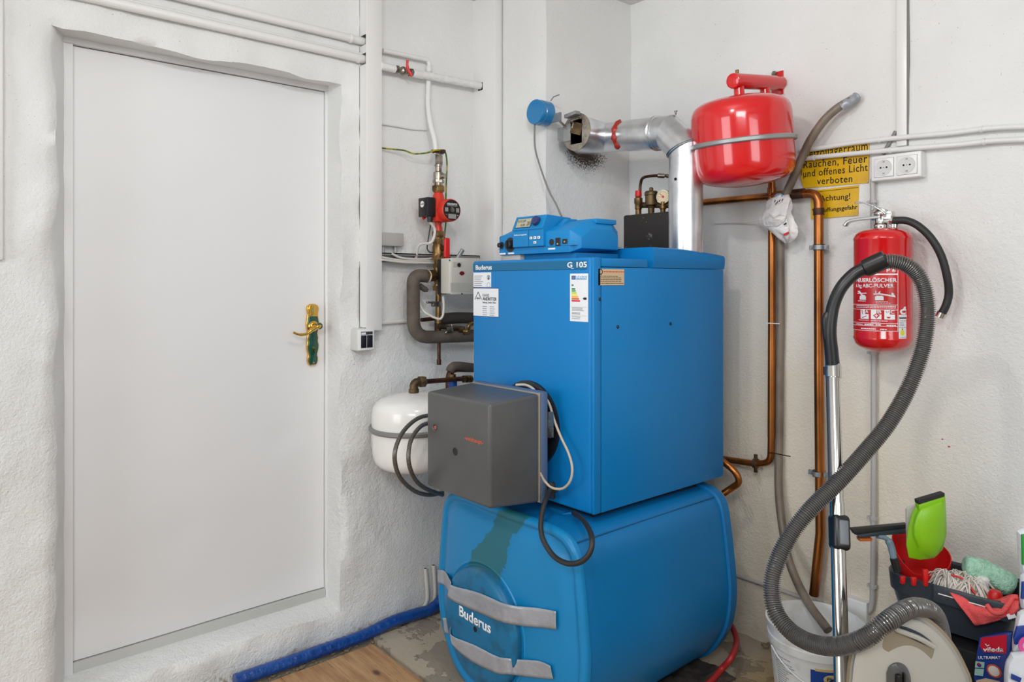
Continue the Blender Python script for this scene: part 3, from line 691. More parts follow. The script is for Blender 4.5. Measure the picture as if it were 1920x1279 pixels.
# stub + sensor clamps + valve near boiler
st = thing('drain_stub', 'short capped copper stub hanging below the insulated loop', 'pipe', pp_(823, 684))
g = MB().cyl(pp_(823, 684), pp_(823, 640), .0075, n=12); g.cyl(pp_(823, 684), pp_(823, 674), .0095, n=12); g.build('copper_tube', M['copdark'], st)
sc_ = thing('earth_clamp', 'small metal earthing clamp around the pipe below the mixing valve', 'clamp', pp_(820, 575))
g = MB().box(pp_(808, 575, .0)+V((0, 0, 0)), pp_(827, 565, .02)); g.cyl(pp_(802, 567, .012), pp_(815, 568, .012), .004, n=8); g.sphere(pp_(802, 567, .012), .0065, 8); g.sphere(pp_(813, 571, .02), .006, 8)
g.build('clamp_band', M['nickel'], sc_, bevel=.002)
sv = thing('shutoff_valve', 'small brass shut-off valve on a green patinated pipe touching the boiler', 'valve', pp_(860, 622))
g = MB().tube([pp_(822, 612, .01), pp_(870, 617, .01)], .010, 12); g.lathe([(.013, 0), (.015, .004), (.015, .018), (.012, .022)], pp_(858, 619, .012), (0, 1, 0), 16)
g.build('valve_body', M['bronze'], sv)
g = MB().tube(smooth_path([pp_(868, 622, .03), pp_(877, 621, .04), pp_(880, 610, .05), pp_(888, 606, .055)], 4), .009, 10); g.build('valve_wing', M['brass'], sv)
g = MB().box(pp_(836, 622, .02), pp_(850, 613, .034)); g.cyl(pp_(847, 608, .03), pp_(848, 614, .03), .004, n=8); g.cyl(pp_(835, 625, .03), pp_(838, 621, .03), .005, n=8); g.build('clamp', M['nickel'], sv, bevel=.002)
# left small white pipe behind the loop
q0, q1 = pwall(703, 606, .014), pwall(800, 598, .014)
g = MB().tube([q0, pwall(770, 601, .014)], .0085, 10); tag(g.build('wall_pipe', M['whitepipe']), 'small white pipe from the cable duct to the insulated loop', 'pipe')
# rail with cables and junction box
rl = thing('cable_tray', 'narrow grey metal cable tray behind the brass valves', 'tray', pwall(800, 490, .03))
r0 = pwall(700, 474, .0); r1 = YT-.002
zt1 = pwall(713, 474, .03).z; zt0 = pwall(713, 491, .03).z
g = MB().box((XW-.002, r0.y, zt1-.004), (XW+.05, r1, zt1)); g.box((XW-.002, r0.y, zt0), (XW+.05, r1, zt0+.003)); g.box((XW+.047, r0.y, zt1-.010), (XW+.050, r1, zt1)); g.box((XW+.047, r0.y, zt0), (XW+.050, r1, zt0+.008))
g.build('tray_rail', M['zinc'], rl)
for k, l in enumerate(([(716, 482), (727, 484.5), (760, 489), (800, 489), (818, 490)], [(735, 476), (755, 484), (790, 486), (815, 484)], [(716, 487), (760, 492), (815, 493)])):
    tag(MB().tube(smooth_path(P(l, .054+.004*k), 6), .0045, 8).build('tray_cable', M['cable']), ['white cable sagging across the front of the cable tray', 'white cable entering the tray from above', 'lowest white cable lying along the cable tray'][k], 'cable', 'cables in the tray')
jb0, jb1, jz0, jz1 = rc(713, 437, 757, 461, X=XW+.04)
jb = thing('junction_box', 'small light grey junction box above the cable tray', 'box', (XW+.02, (jb0+jb1)/2, jz0))
MB().box((XW-.005, jb0-.02, jz0), (XW+.032, jb1, jz1)).build('box_base', M['condg'], jb, bevel=.003)
MB().box((XW+.032, jb0-.02, jz0-.001), (XW+.040, jb1+.001, jz1+.001)).build('box_lid', M['condg'], jb, bevel=.003)
for px_ in (718, 741): 
    q = pwall(px_, 461, .018); MB().tube([(q.x, q.y, jz0+.004), (q.x, q.y, zt1-.002)], .007, 8).build('cable_entry', M['condg'], jb)
# pump cable
g = MB().tube(smooth_path([(pX+.034, pY-.065, bz0-.02), pt(815, 430, X=pX+.03), pt(813, 447, X=pX+.03), pt(806, 456, X=pX+.02), pt(792, 457, X=pX-.02), pt(784, 463, X=pX-.04), pt(780, 484, X=pX-.06)], 8), .0058, 10)
tag(g.build('pump_cable', M['cable']), 'white cable leaving the pump and curling left into the tray', 'cable')
g = MB().tube(smooth_path([pt(809, 412, X=pX), pt(806, 430, X=pX-.02), pt(802, 455, X=pX-.02), pt(801, 466, X=pX-.02), pt(806, 473, X=pX), pt(812, 473, X=pX+.02)], 8), .0026, 8)
tag(g.build('sensor_wire', M['rubber']), 'thin black sensor wire left of the brass ball valve', 'wire')
g = MB().tube(smooth_path([pt(831, 556, X=pX+.05), pt(832, 575, X=pX+.055), pt(830, 592, X=pX+.055), pt(822, 598, X=pX+.05), pt(800, 588, X=pX+.03), pt(790, 577, X=pX+.01), pt(785, 560, X=pX-.01)], 8), .0048, 10)
tag(g.build('actuator_cable', M['cable']), 'white cable looping from the bottom of the grey actuator box', 'cable')

# ---- lower-left fittings and white expansion vessel
bt = thing('elbow_pipework', 'tarnished brass elbow and pipe from the white vessel to the boiler', 'pipe', pt(780, 722, X=-2.36))
el = lambda px, py, o_=0: pt(px, py, X=-2.34+o_)
g = MB().tube(round_corners([el(776, 735), el(776, 717), el(795, 716)], .03, 8), .0165, 16); g.lathe([(.019, 0), (.020, .003), (.020, .012), (.018, .014)], el(776, 736), n=16); g.build('elbow', M['bronze'], bt)
MB().hexn(el(786, 716), el(796, 715.5), .0225).build('union_nut', M['bronze'], bt, bevel=.0015)
MB().cyl(el(794, 716), el(884, 709), .0095, n=14).build('pipe', M['copdark'], bt)
g = MB(); 
for px_ in (868, 874, 880): g.cyl(el(px_, 711), el(px_+4, 710.5), .0145, n=10)
g.build('fitting', M['brass'], bt)
cp = thing('insulated_elbow', 'brown wrapped pipe elbow entering the boiler above the burner', 'pipe', el(850, 700, -.05))
g = MB().tube(round_corners([el(842, 735, -.06), el(842, 691, -.06), el(905, 692, -.06)], .05, 8), .0145, 14); g.build('pipe_run', M['copdark'], cp)
g = MB().tube(smooth_path([el(843, 697, -.058), el(848, 689, -.056), el(860, 686.5, -.055), el(905, 692, -.055)], 4), .0185, 14); g.build('wrap', M['insul'], cp)
bl = thing('capped_valve', 'small blue capped valve hidden behind the grey burner', 'valve', el(849, 722, -.03))
MB().cyl(el(849, 728, -.03), el(849, 712, -.03), .018, n=18).build('blue_cap', mat('cap_blue', (24, 80, 170), .35), bl)
MB().cyl(el(849, 712, -.03), el(849, 702, -.03), .013, n=14).build('valve_neck', M['brass'], bl)

def vessel2(ctr, axis, r, H, d, n=64):
    fr_ = [(.001, 0), (.2, .012), (.4, .055), (.60, .12), (.76, .20), (.865, .30), (.935, .42), (.972, .57), (.993, .76), (1, 1)]
    fr_ = [(a, b) for a, b in fr_]
    prof = [(r*a, -H/2+d*b) for a, b in fr_]+[(r*a, H/2-d*b) for a, b in reversed(fr_)]
    return MB().lathe(prof, ctr, axis, n)
def vessel(ctr, axis, r, h, top, bot, n=56):
    prof = []
    for k in range(9): a = PI/2*k/8; prof.append((r*0.20+(r*0.80)*math.sin(a) if k else .001, -h/2-bot*(math.cos(a))+0))
    prof = [(.001, -h/2-bot)]
    m_ = 12
    for k in range(1, m_+1): a = PI/2*k/m_; prof.append((r*math.sin(a)**.72, -h/2-bot*math.cos(a)**1.0+0))
    for k in range(m_, 0, -1): a = PI/2*k/m_; prof.append((r*math.sin(a)**.72, h/2+top*math.cos(a)))
    prof.append((.001, h/2+top))
    return MB().lathe(prof, ctr, axis, n)
wc = pt(777, 822, X=-2.34); zA_ = pt(777, 737, X=-2.34).z; zB_ = pt(777, 893, X=-2.34+.05).z
wv = thing('expansion_vessel', 'white diaphragm expansion vessel with grey clamp band left of the grey burner', 'vessel', (wc.x, wc.y, zB_))
rW = .160; ctr = V((wc.x, wc.y, (zA_+zB_)/2+.004)); hh_ = (zA_-zB_)
vessel2(ctr, (-.0, -.02, 1), rW, hh_-.004, .098).build('tank', M['enamelw'], wv)
bz_ = pt(693, 812, X=-2.34).z
MB().lathe([(rW-.002, -.009), (rW+.008, -.009), (rW+.012, -.004), (rW+.012, .004), (rW+.008, .009), (rW-.002, .009)], (ctr.x, ctr.y, bz_), (0, -.02, 1), 56).build('clamp_band', mat('band_grey', (134, 132, 130), .4, .4), wv)
MB().box((XW-.01, wc.y-.03, bz_-.012), (wc.x-rW+.002, wc.y+.03, bz_+.012)).build('wall_bracket', M['zinc'], wv)
fz = lambda a, b, c: V((ctr.x+(rW+.001+c)*math.cos(a), ctr.y+(rW+.001+c)*math.sin(a), b))
az = math.radians(-118)
def cyl_patch(fmap, a0, a1, z0, z1, th, m_, nm, par, n_=8):
    g = MB(); A = [a0+(a1-a0)*i/n_ for i in range(n_+1)]
    rings = [[fmap(a, z0, -.001), fmap(a, z1, -.001), fmap(a, z1, th), fmap(a, z0, th)] for a in A]
    return g.rings(rings).build(nm, m_, par)
cyl_patch(fz, az-.22, az+.05, pt(700, 853, X=-2.3).z, pt(700, 830, X=-2.3).z, .0004, M['paper'], 'label', wv)
cyl_patch(fz, az-.20, az-.05, pt(700, 850, X=-2.3).z, pt(700, 836, X=-2.3).z, .0008, mat('label_green', (50, 100, 80), .5), 'label_block', wv)
# braided oil hoses
for k, l in enumerate(([(812, 777, -.03), (783, 785, .05), (757, 808, .12), (742, 840, .15), (741, 870, .15), (752, 898, .14), (778, 921, .12), (805, 928, .10), (830, 924, .06)],
                       [(812, 792, .0), (790, 799, .10), (772, 822, .14), (766, 850, .16), (768, 875, .16), (779, 900, .14), (800, 917, .12), (830, 928, .1)])):
    tag(MB().tube(smooth_path([pt(a, b, X=-2.15+c_) for a, b, c_ in l], 8), .0072, 10).build('braided_hose', M['braid']), ['outer braided oil hose curving in front of the white vessel', 'inner braided oil hose, nearer the grey burner'][k], 'hose', 'braided oil hoses')
# blue wrapped hose on the floor and conduit stubs
g = []
for px_, py_, off in ((440, 1298, .05), (520, 1268, .05), (600, 1240, .05), (680, 1210, .05), (735, 1187, .055), (780, 1163, .06), (812, 1140, .06), (840, 1105, .06), (850, 1060, .06)): g.append(pwall(px_, py_, off))
g[0].z = .036; 
for q in g: q.z = max(q.z, .034 if q.y < 1.42 else .052)
path = resample(smooth_path(g, 10), .008)
tag(MB().tube(path, [.0225+nz((i*.8, 0, 0), 1, .0022) for i in range(len(path))], 18).build('water_hose', M['bluehose']), 'blue film wrapped hose lying along the foot of the door wall', 'hose')
for k, (a, b, c_, d_) in enumerate(((798, 1066, 802, 1140), (813, 1060, 815, 1134))):
    t0 = pwall(a, b, .02); t1 = pwall(c_, d_, .035)
    g = MB().tube(smooth_path([t0, t0.lerp(t1, .5)+V((.004, 0, 0)), t0.lerp(t1, .8), t1+V((-.02, -.01, -.01))], 5), .0088, 12)
    g.mat(1).cyl(t0-V((0, 0, .001)), t0+V((0, 0, .0006)), .0062, n=10)
    tag(g.build('conduit_stub', [M['cable'], M['dark']]), ['left open-ended white conduit stub rising from the hole in the wall foot', 'right white conduit stub, touching the blue storage tank'][k], 'conduit', 'conduit stubs at the wall foot')

# edge of a white board at the far left of the door wall
q = pt(7, 300, X=XW+.02); q2 = pt(5, 488, X=XW+.02)
tag(MB().box((XW-.01, -.9, q2.z), (XW+.02, q.y, 2.5)).build('wall_board', M['whitepipe'], bevel=.006), 'right edge of a white painted board on the wall at the far left', 'board')
# ------------------------------------------------------------------ the boiler
BX0, BX1, BY0, BY1 = -2.112, -1.512, 1.617, 2.310
BZ0 = pt(1112, 967, X=BX1).z; BZT = pt(1112, 482, X=BX1).z; SZT = pt(1250, 503.5, X=BX1).z
bo = thing('boiler', 'blue sheet steel oil boiler with stickers, standing on the horizontal storage tank', 'boiler', ((BX0+BX1)/2, (BY0+BY1)/2, BZ0))
MB().box((BX0+.004, BY0+.03, BZ0+.002), (BX1-.004, BY1-.003, SZT-.003)).build('casing', M['blue'], bo, bevel=.004)
MB().box((BX0, BY0, BZ0), (BX1-.012, BY0+.034, BZT)).build('front_panel', M['blue'], bo, bevel=.006, seg=3)
MB().box((BX1-.014, BY0+.002, BZ0), (BX1+.001, BY0+.034, BZT)).build('corner_strip', M['blue'], bo, bevel=.004)
MB().box((BX1-.006, BY0+.037, BZ0), (BX1, BY1, SZT)).build('side_panel', M['blue'], bo, bevel=.0025)
MB().box((BX0+.01, BY0+.036, SZT+.001), (BX1+.002, pt(1214, 500, X=BX1).y, pt(1160, 485, X=BX1).z)).build('top_lid', M['blue'], bo, bevel=.004)
# rear hood with a slumped upper edge
hy0 = pt(1226, 480, X=BX1+.004).y; hy1 = BY1+.004; hz0 = SZT+.001; hz1 = pt(1226, 463, X=BX1+.004).z
g = MB(); R = []
for i in range(17):
    t_ = i/16; y = hy0+(hy1-hy0)*t_; sag = .018*max(0, t_-.25)**1.5/.65; bul = .012*math.sin(t_*PI)*(t_ > .3)*(t_-.3)
    zt_ = hz1-sag
    R.append([V((BX0+.02, y, hz0)), V((BX1-.002, y, hz0)), V((BX1+.001, y, hz0+.004)), V((BX1+.004+bul, y, hz0+.03)), V((BX1+.004+bul*.6, y, zt_-.012)), V((BX1-.001, y, zt_-.003)), V((BX1-.012, y, zt_)), V((BX0+.02, y, zt_))])
g.rings(R); g.build('rear_hood', M['blue'], bo, smooth=50)
# front strip with name and type
ff = lambda x0, y0, x1, y1: rc(x0, y0, x1, y1, Y=BY0)
sA, sB, sC, sD = ff(888, 492.5, 1101, 507.5)
zsT = pt(1103, 487.5, Y=BY0).z; zsB = pt(1103, 505, Y=BY0).z
MB().box((BX0+.001, BY0-.002, zsB), (sB, BY0+.01, zsT)).build('name_strip', M['bluedark'], bo, bevel=.0015, seg=1)
fp = lambda px, py: pt(px, py, Y=BY0-.0022)
def ftext(s, x0, x1, yb, h, m_, bold=.0, parent=bo, Yp=None, name='lettering'):
    Yp = BY0-.0022 if Yp is None else Yp
    a_, b_ = pt(x0, yb, Y=Yp), pt(x1, yb, Y=Yp)
    return text(s, pmap((a_.x, Yp, a_.z), (1, 0, 0), (0, 0, 1)), h, b_.x-a_.x, m_, parent, name, bold)
cz = (zsT+zsB)/2
def at_z(x0, z, Yp): return V((pt(x0, 500, Y=Yp).x, Yp, z))
f = pmap(at_z(892, cz-.009, BY0-.0022), (1, 0, 0), (0, 0, 1)); text('Buderus', f, .017, pt(922, 0, Y=BY0).x-pt(892, 0, Y=BY0).x, M['whiteink'], bo, bold=.025)
f = pmap(at_z(1063.5, cz-.008, BY0-.0022), (1, 0, 0), (0, 0, 1)); text('G', f, .017, .0225, M['whiteink'], bo, bold=.025)
f = pmap(at_z(1071.5, cz-.009, BY0-.0022), (1, 0, 0), (0, 0, 1)); text('_', f, .015, .010, M['whiteink'], bo)
f = pmap(at_z(1081, cz-.008, BY0-.0022), (1, 0, 0), (0, 0, 1)); text('105', f, .017, .044, M['whiteink'], bo, bold=.025)
# front stickers
def sticker(x0, y0, x1, y1, Yp, nm, m_=None, lab=None, th=.0008, r=.0):
    a0, a1, z0_, z1_ = rc(x0, y0, x1, y1, Y=Yp); o = MB().box((a0, Yp-th, z0_), (a1, Yp+.001, z1_)).build(nm, m_ or M['paper'], bo, label=lab); return o, a0, a1, z0_, z1_
def lines(par, Yp, a0, a1, zs, h, m_, nm='small_print', ragged=True, sd=1):
    rnd = random.Random(sd); g = MB()
    for z in zs:
        x = a0; end = a1-(rnd.uniform(0, .35)*(a1-a0) if ragged else 0)
        while x < end:
            w_ = rnd.uniform(1.2, 4.5)*h; g.box((x, Yp-.0004, z), (min(x+w_, end), Yp, z+h)); x += w_+h*.6
    return g.build(nm, m_, par)
lim = MB().box((BX0+.001, BY0-.0006, pt(892, 541, Y=BY0).z), (pt(935, 0, Y=BY0).x, BY0, pt(892, 539.4, Y=BY0).z)).build('sticker_edge', mat('navy_edge', (40, 50, 110), .5), bo)
o, a0, a1, z0_, z1_ = sticker(888, 511, 921, 538.5, BY0, 'inspection_sticker', lab='small white inspection sticker')
lines(o, BY0-.0008, a0+.006, a0+.058, [z1_-.007-k*.0068 for k in range(1, 8)], .0018, M['greyink'], sd=4)
MB().lathe([(.0065, 0), (.0085, 0), (.0085, .0005), (.0065, .0005)], (a1-.014, BY0-.0008, z1_-.018), (0, -1, 0), 20, cap=False).build('seal', M['ink'], o)
MB().lathe([(.0085, 0), (.0095, 0), (.0095, .0005), (.0085, .0005)], (a1-.014, BY0-.0008, z1_-.045), (0, -1, 0), 20, cap=False).build('seal', M['greyink'], o)
g = MB().box((a1-.0165, BY0-.0012, z1_-.024), (a1-.0115, BY0-.0008, z1_-.014)); g.build('seal_mark', M['ink'], o)
o, a0, a1, z0_, z1_ = sticker(888, 541, 935, 593, BY0, 'service_sticker', lab='square white service company sticker with an A shaped logo')
MB().box((a0, BY0-.0007, z0_-.002), (a1+.001, BY0, z1_+.001)).build('sticker_edge', bpy.data.materials['navy_edge'], o)
W_ = a1-a0; H_ = z1_-z0_
f = pmap((a0, BY0-.0010, z0_), (1, 0, 0), (0, 0, 1))
def stroke(par, f, pts, wd_, m_, nm='logo'):
    g = MB()
    for (u0, v0), (u1, v1) in zip(pts, pts[1:]):
        d = V((u1-u0, v1-v0, 0)).normalized(); n_ = V((-d.y, d.x, 0))*wd_/2
        g.prism([f(u0+n_.x-d.x*wd_*.3, v0+n_.y-d.y*wd_*.3, 0), f(u1+n_.x+d.x*wd_*.3, v1+n_.y+d.y*wd_*.3, 0), f(u1-n_.x+d.x*wd_*.3, v1-n_.y+d.y*wd_*.3, 0), f(u0-n_.x-d.x*wd_*.3, v0-n_.y-d.y*wd_*.3, 0)], f(0, 0, .0004)-f(0, 0, 0))
    return g.build(nm, m_, par)
g = [(.07*W_, .60*H_), (.20*W_, .87*H_), (.33*W_, .60*H_)]; stroke(o, f, g, .0026, M['ink'])
stroke(o, f, [(.13*W_, .64*H_), (.27*W_, .64*H_)], .0022, M['ink']); stroke(o, f, [(.17*W_, .60*H_), (.17*W_, .68*H_)], .0022, M['ink']); stroke(o, f, [(.235*W_, .60*H_), (.235*W_, .68*H_)], .0022, M['ink'])
text('HANS', lambda a, b, c: f(a+.38*W_, b+.70*H_, c), .011, .26*W_, M['greyink'], o)
text('ANDRITTER', lambda a, b, c: f(a+.38*W_, b+.57*H_, c), .0115, .55*W_, M['ink'], o, bold=.01)
text('Heizung_Sanitär_Klima', lambda a, b, c: f(a+.38*W_, b+.47*H_, c), .006, .53*W_, M['greyink'], o)
lines(o, BY0-.0008, a0+.38*W_, a0+.60*W_, [z0_+.34*H_-k*.0075 for k in range(5)], .0020, M['greyink'], sd=5)
lines(o, BY0-.0008, a0+.66*W_, a0+.90*W_, [z0_+.34*H_-k*.0075 for k in range(5)], .0020, M['greyink'], sd=6)
# energy label
o, a0, a1, z0_, z1_ = sticker(1069, 513, 1103, 603, BY0, 'energy_label', lab='tall white energy label with coloured efficiency bars')
W_ = a1-a0; H_ = z1_-z0_; f = pmap((a0, BY0-.0010, z0_), (1, 0, 0), (0, 0, 1))
fr_ = lambda u0, v0, u1, v1, m_, nm: MB().box(f(u0*W_, v0*H_, -.0002), f(u1*W_, v1*H_, .0004)).build(nm, m_, o)
eb = mat('eu_blue', (30, 80, 160), .5); fr_(.10, .875, .30, .955, eb, 'flag_block'); fr_(.32, .875, .92, .955, mat('label_cyan', (70, 150, 205), .5), 'header_block')
text('ENERGIE', lambda a, b, c: f(a+.35*W_, b+.892*H_, c+.0003), .0095, .55*W_, M['whiteink'], o, bold=.02)
MB().lathe([(.0028, 0), (.0035, 0), (.0035, .0003), (.0028, .0003)], f(.2*W_, .915*H_, .0004), (0, -1, 0), 12, cap=False).build('star_ring', M['yellowp'], o)
fr_(.10, .74, .20, .775, M['greyink'], 'pictogram')
for k, (c_, l_) in enumerate((((0, 120, 60), .26), ((60, 160, 70), .29), ((190, 200, 50), .34), ((240, 225, 40), .39), ((235, 170, 40), .43), ((220, 80, 40), .48), ((210, 30, 40), .53))):
    v = .665-k*.042; m_ = mat('energy_bar_colour', c_, .5)
    MB().prism([f(.10*W_, v*H_, -.0001), f((.02+l_)*W_, v*H_, -.0001), f((.05+l_)*W_, (v+.015)*H_, -.0001), f((.02+l_)*W_, (v+.03)*H_, -.0001), f(.10*W_, (v+.03)*H_, -.0001)], f(0, 0, .0004)-f(0, 0, 0)).build('efficiency_bar', m_, o)
MB().prism([f(.92*W_, .455*H_, 0), f(.92*W_, .505*H_, 0), f(.78*W_, .505*H_, 0), f(.72*W_, .48*H_, 0), f(.78*W_, .455*H_, 0)], f(0, 0, .0004)-f(0, 0, 0)).build('class_arrow', M['ink'], o)
lines(o, BY0-.0008, a0+.12*W_, a0+.78*W_, [z0_+q*H_ for q in (.275, .25, .225)], .0016, M['greyink'], sd=7)
lines(o, BY0-.0008, a0+.12*W_, a0+.6*W_, [z0_+q*H_ for q in (.175, .15, .085, .05)], .0018, M['greyink'], sd=8)
MB().box(f(.08*W_, .30*H_, 0), f(.94*W_, .303*H_, .0003)).build('rule_line', M['greyink'], o)
MB().box(f(.08*W_, .118*H_, 0), f(.94*W_, .121*H_, .0003)).build('rule_line', M['greyink'], o)
# side sticker, screws
X_ = BX1+.0002
a0, a1, z0_, z1_ = rc(1121.5, 504.5, 1170, 535, X=X_)
o = MB().box((X_-.001, a0, z0_), (X_+.0008, a1, z1_)).build('beige_sticker', M['beigelab'], bo, label='beige type plate sticker on the side')
f = pmap((X_+.0009, a0, z0_), (0, 1, 0), (0, 0, 1)); W_ = a1-a0; H_ = z1_-z0_; rnd = random.Random(2)
g = MB()
for v in (.54, .44, .33, .22, .10):
    u = .03
    while u < .95-rnd.uniform(0, .2): w_ = rnd.uniform(.03, .11); g.box(f(u*W_, v*H_, -.0002), f((u+w_)*W_, (v+.03)*H_, .0003)); u += w_+.02
g.build('small_print', M['ink'], o)
g = MB(); u = .2
while u < .95: w_ = rnd.uniform(.05, .14); g.box(f(u*W_, .80*H_, -.0002), f((u+w_)*W_, .87*H_, .0003)); u += w_+.02
g.build('red_print', mat('red_print', (200, 90, 60), .5), o)
MB().lathe([(.006, 0), (.0088, 0), (.0088, .0004), (.006, .0004)], f(.09*W_, .82*H_, 0), (1, 0, 0), 18, cap=False).build('seal', M['ink'], o)
for px_, py_ in ((1124, 561), (1158, 613), (1257, 607)):
    q = pt(px_, py_, X=BX1); MB().lathe([(.0055, 0), (.0055, .002), (.003, .004)], q, (1, 0, 0), 12).build('screw_plug', M['black'], bo)

# ---- control unit
CY0 = 1.655; cx0 = pt(935, 0, Y=CY0).x; cx1 = pt(1070, 0, Y=CY0).x; csx = cx1+.022
zc0 = pt(1070, 473, Y=CY0).z; 
cu_ = thing('control_unit', 'blue boiler control unit with display and rotary knob on top of the boiler', 'control unit', ((cx0+csx)/2, CY0+.13, zc0-.02))
MB().box((pt(983, 0, Y=CY0+.03).x, CY0+.03, BZT-.004), (csx-.03, CY0+.24, zc0+.001)).build('riser', M['ctrl'], cu_, bevel=.002)
MB().box((cx0+.01, CY0+.012, BZT-.003), (pt(983, 0, Y=CY0+.03).x-.002, CY0+.2, zc0+.0005)).build('spacer', M['lid'], cu_, bevel=.001, label='light grey spacer block')
zA = zc0; zf = pt(1070, 434, Y=CY0).z+.006; ztp = pt(1084, 414, Y=CY0+.075).z; yb_ = pt(1169, 466, X=csx).y
# lofted body: sections along X
def csec(x, ins, drop):
    return [V((x, CY0+ins, zA+ins*.5)), V((x, CY0+ins, zf-drop)), V((x, CY0+.08, ztp-drop*1.2)), V((x, yb_-.03-ins, ztp-drop*1.2)), V((x, yb_-ins, ztp-.03-drop)), V((x, yb_-ins, zA+.012))]
zl = pt(934, 444, Y=CY0).z
g = MB().rings([[V((cx0, CY0+.002, zA)), V((cx0, CY0+.002, zl)), V((cx0, CY0+.06, zl+.006)), V((cx0, yb_-.03, zl+.006)), V((cx0, yb_, zl-.01)), V((cx0, yb_, zA+.01))],
                csec(cx0+.035, 0, .0), csec(cx1-.005, 0, 0), csec(csx, .028, .024)])
body = g.build('housing', M['ctrl'], cu_, smooth=20, bevel=.003)
MB().box((cx0-.0005, CY0-.0008, zA+.022), (csx-.008, yb_+.0005, zA+.0232)).build('housing_seam', mat('seam_blue', (20, 84, 124), .5), body)
# slanted display box
dx0 = pt(962, 0, Y=CY0-.01).x; dx1 = pt(1019, 0, Y=CY0-.01).x
q0 = pt(966, 464, Y=CY0-.012).z; q1 = pt(966, 408, Y=CY0+.008).z; qm = pt(966, 433.5, Y=CY0-.01).z
g = MB().rings([[V((x, CY0-.012, q0)), V((x, CY0-.012, qm)), V((x, CY0-.016, qm+.002)), V((x, CY0+.006, q1)), V((x, CY0+.12, q1-.006)), V((x, CY0+.12, q0))] for x in (dx0, dx1)])
pan = g.build('operating_panel', M['ctrl'], cu_, smooth=0, bevel=.003)
dv = (V((0, CY0+.006, q1))-V((0, CY0-.016, qm+.002))); f = pmap((dx0, CY0-.0165, qm+.002), (1, 0, 0), dv); Ld = dv.length; Wd = dx1-dx0
bx_ = lambda u0, v0, u1, v1, c0, c1, m_, nm, par=pan, ff_=None: MB().add([(ff_ or f)(u, v, c) for c in (c0, c1) for u, v in ((u0, v0), (u1, v0), (u1, v1), (u0, v1))], [(0, 3, 2, 1), (4, 5, 6, 7), (0, 1, 5, 4), (1, 2, 6, 5), (2, 3, 7, 6), (3, 0, 4, 7)]).build(nm, m_, par)
bx_(Wd*.085, Ld*.13, Wd*.60, Ld*.84, -.001, .0012, bpy.data.materials['seam_blue'], 'display_frame')
lc = bx_(Wd*.11, Ld*.18, Wd*.58, Ld*.80, 0, .0018, M['lcd'], 'display')
di = mat('lcd_digits', (70, 72, 64), .5)
text('0:15:50', lambda a, b, c: f(a+Wd*.13, b+Ld*.55, c+.0018), Ld*.17, Wd*.26, di, pan)
text('15:20', lambda a, b, c: f(a+Wd*.27, b+Ld*.25, c+.0018), Ld*.17, Wd*.13, di, pan)
text('20', lambda a, b, c: f(a+Wd*.46, b+Ld*.27, c+.0018), Ld*.30, Wd*.11, di, pan)
MB().lathe([(.0165, 0), (.0165, .006), (.0155, .013), (.0125, .015)], f(Wd*.76, Ld*.52, 0), f(0, 0, 1)-f(0, 0, 0), 28).build('rotary_knob', M['knob'], pan)
f2 = pmap((dx0, CY0-.0125, q0), (1, 0, 0), (0, 0, 1)); hl = qm-q0
text('Buderus', lambda a, b, c: f2(a+Wd*.06, b+hl*.70, c), .0052, Wd*.19, M['whiteink'], pan, bold=.01)
text('Logamatic', lambda a, b, c: f2(a+Wd*.27, b+hl*.70, c), .0052, Wd*.21, M['whiteink'], pan)
bx_(Wd*.535, hl*.02, Wd*.545, hl*.97, -.0005, .0006, bpy.data.materials['seam_blue'], 'panel_seam', pan, f2)
for u, v in ((.63, .50), (.755, .50), (.88, .50), (.755, .22)):
    b_ = MB().box(f2(Wd*(u-.042), hl*(v-.075), 0), f2(Wd*(u+.042), hl*(v+.085), .003)).build('button', M['white'], pan, bevel=.001, seg=1)
    MB().box(f2(Wd*(u-.012), hl*(v-.02), .0029), f2(Wd*(u+.012), hl*(v+.03), .0033)).build('button_mark', M['ink'], b_)
# knobs and switches on the housing front
def cpx(px, py, yo=0): return pt(px, py, Y=CY0+yo)
q = cpx(940.5, 460); g = MB().lathe([(.0125, 0), (.0125, .002), (.009, .003), (.0085, .014), (.007, .015)], q, (0, -1, 0), 20); g.build('reset_knob', M['black'], body)
q = cpx(957, 459); g = MB().lathe([(.0255, 0), (.0255, .0015)], q, (0, -1, 0), 28); g.lathe([(.016, 0), (.015, .014), (.0135, .016)], q, (0, -1, 0), 24); g.box(q+V((-.003, -.020, -.014)), q+V((.003, -.012, .014))); g.build('thermostat_knob', M['black'], body)
q = cpx(1034.5, 454); MB().lathe([(.0105, 0), (.0105, .0018), (.008, .0025)], q, (0, -1, 0), 20).build('fuse_cap', M['black'], body)
for x0, y0_, x1, y1_ in ((1042, 446, 1051, 461), (1055, 448, 1064, 457)):
    a0, a1, z0_, z1_ = rc(x0, y0_, x1, y1_, Y=CY0); sw_ = MB().box((a0, CY0-.0028, z0_), (a1, CY0+.001, z1_)).build('rocker_switch', M['black'], body, bevel=.001, seg=1)
    MB().box(((a0+a1)/2-.003, CY0-.0032, z0_+.004), ((a0+a1)/2+.003, CY0-.0027, z0_+.009)).build('switch_mark', M['lcd'], sw_)
for x0, y0_, x1, y1_ in ((937, 474.6, 948, 477.6), (953, 473.5, 964, 476.5), (1028, 465, 1041, 468)):
    a0, a1, z0_, z1_ = rc(x0, y0_, x1, y1_, Y=CY0); MB().box((a0, CY0-.0006, z0_), (a1, CY0+.002, z1_)).build('print_label', M['paper'], body)
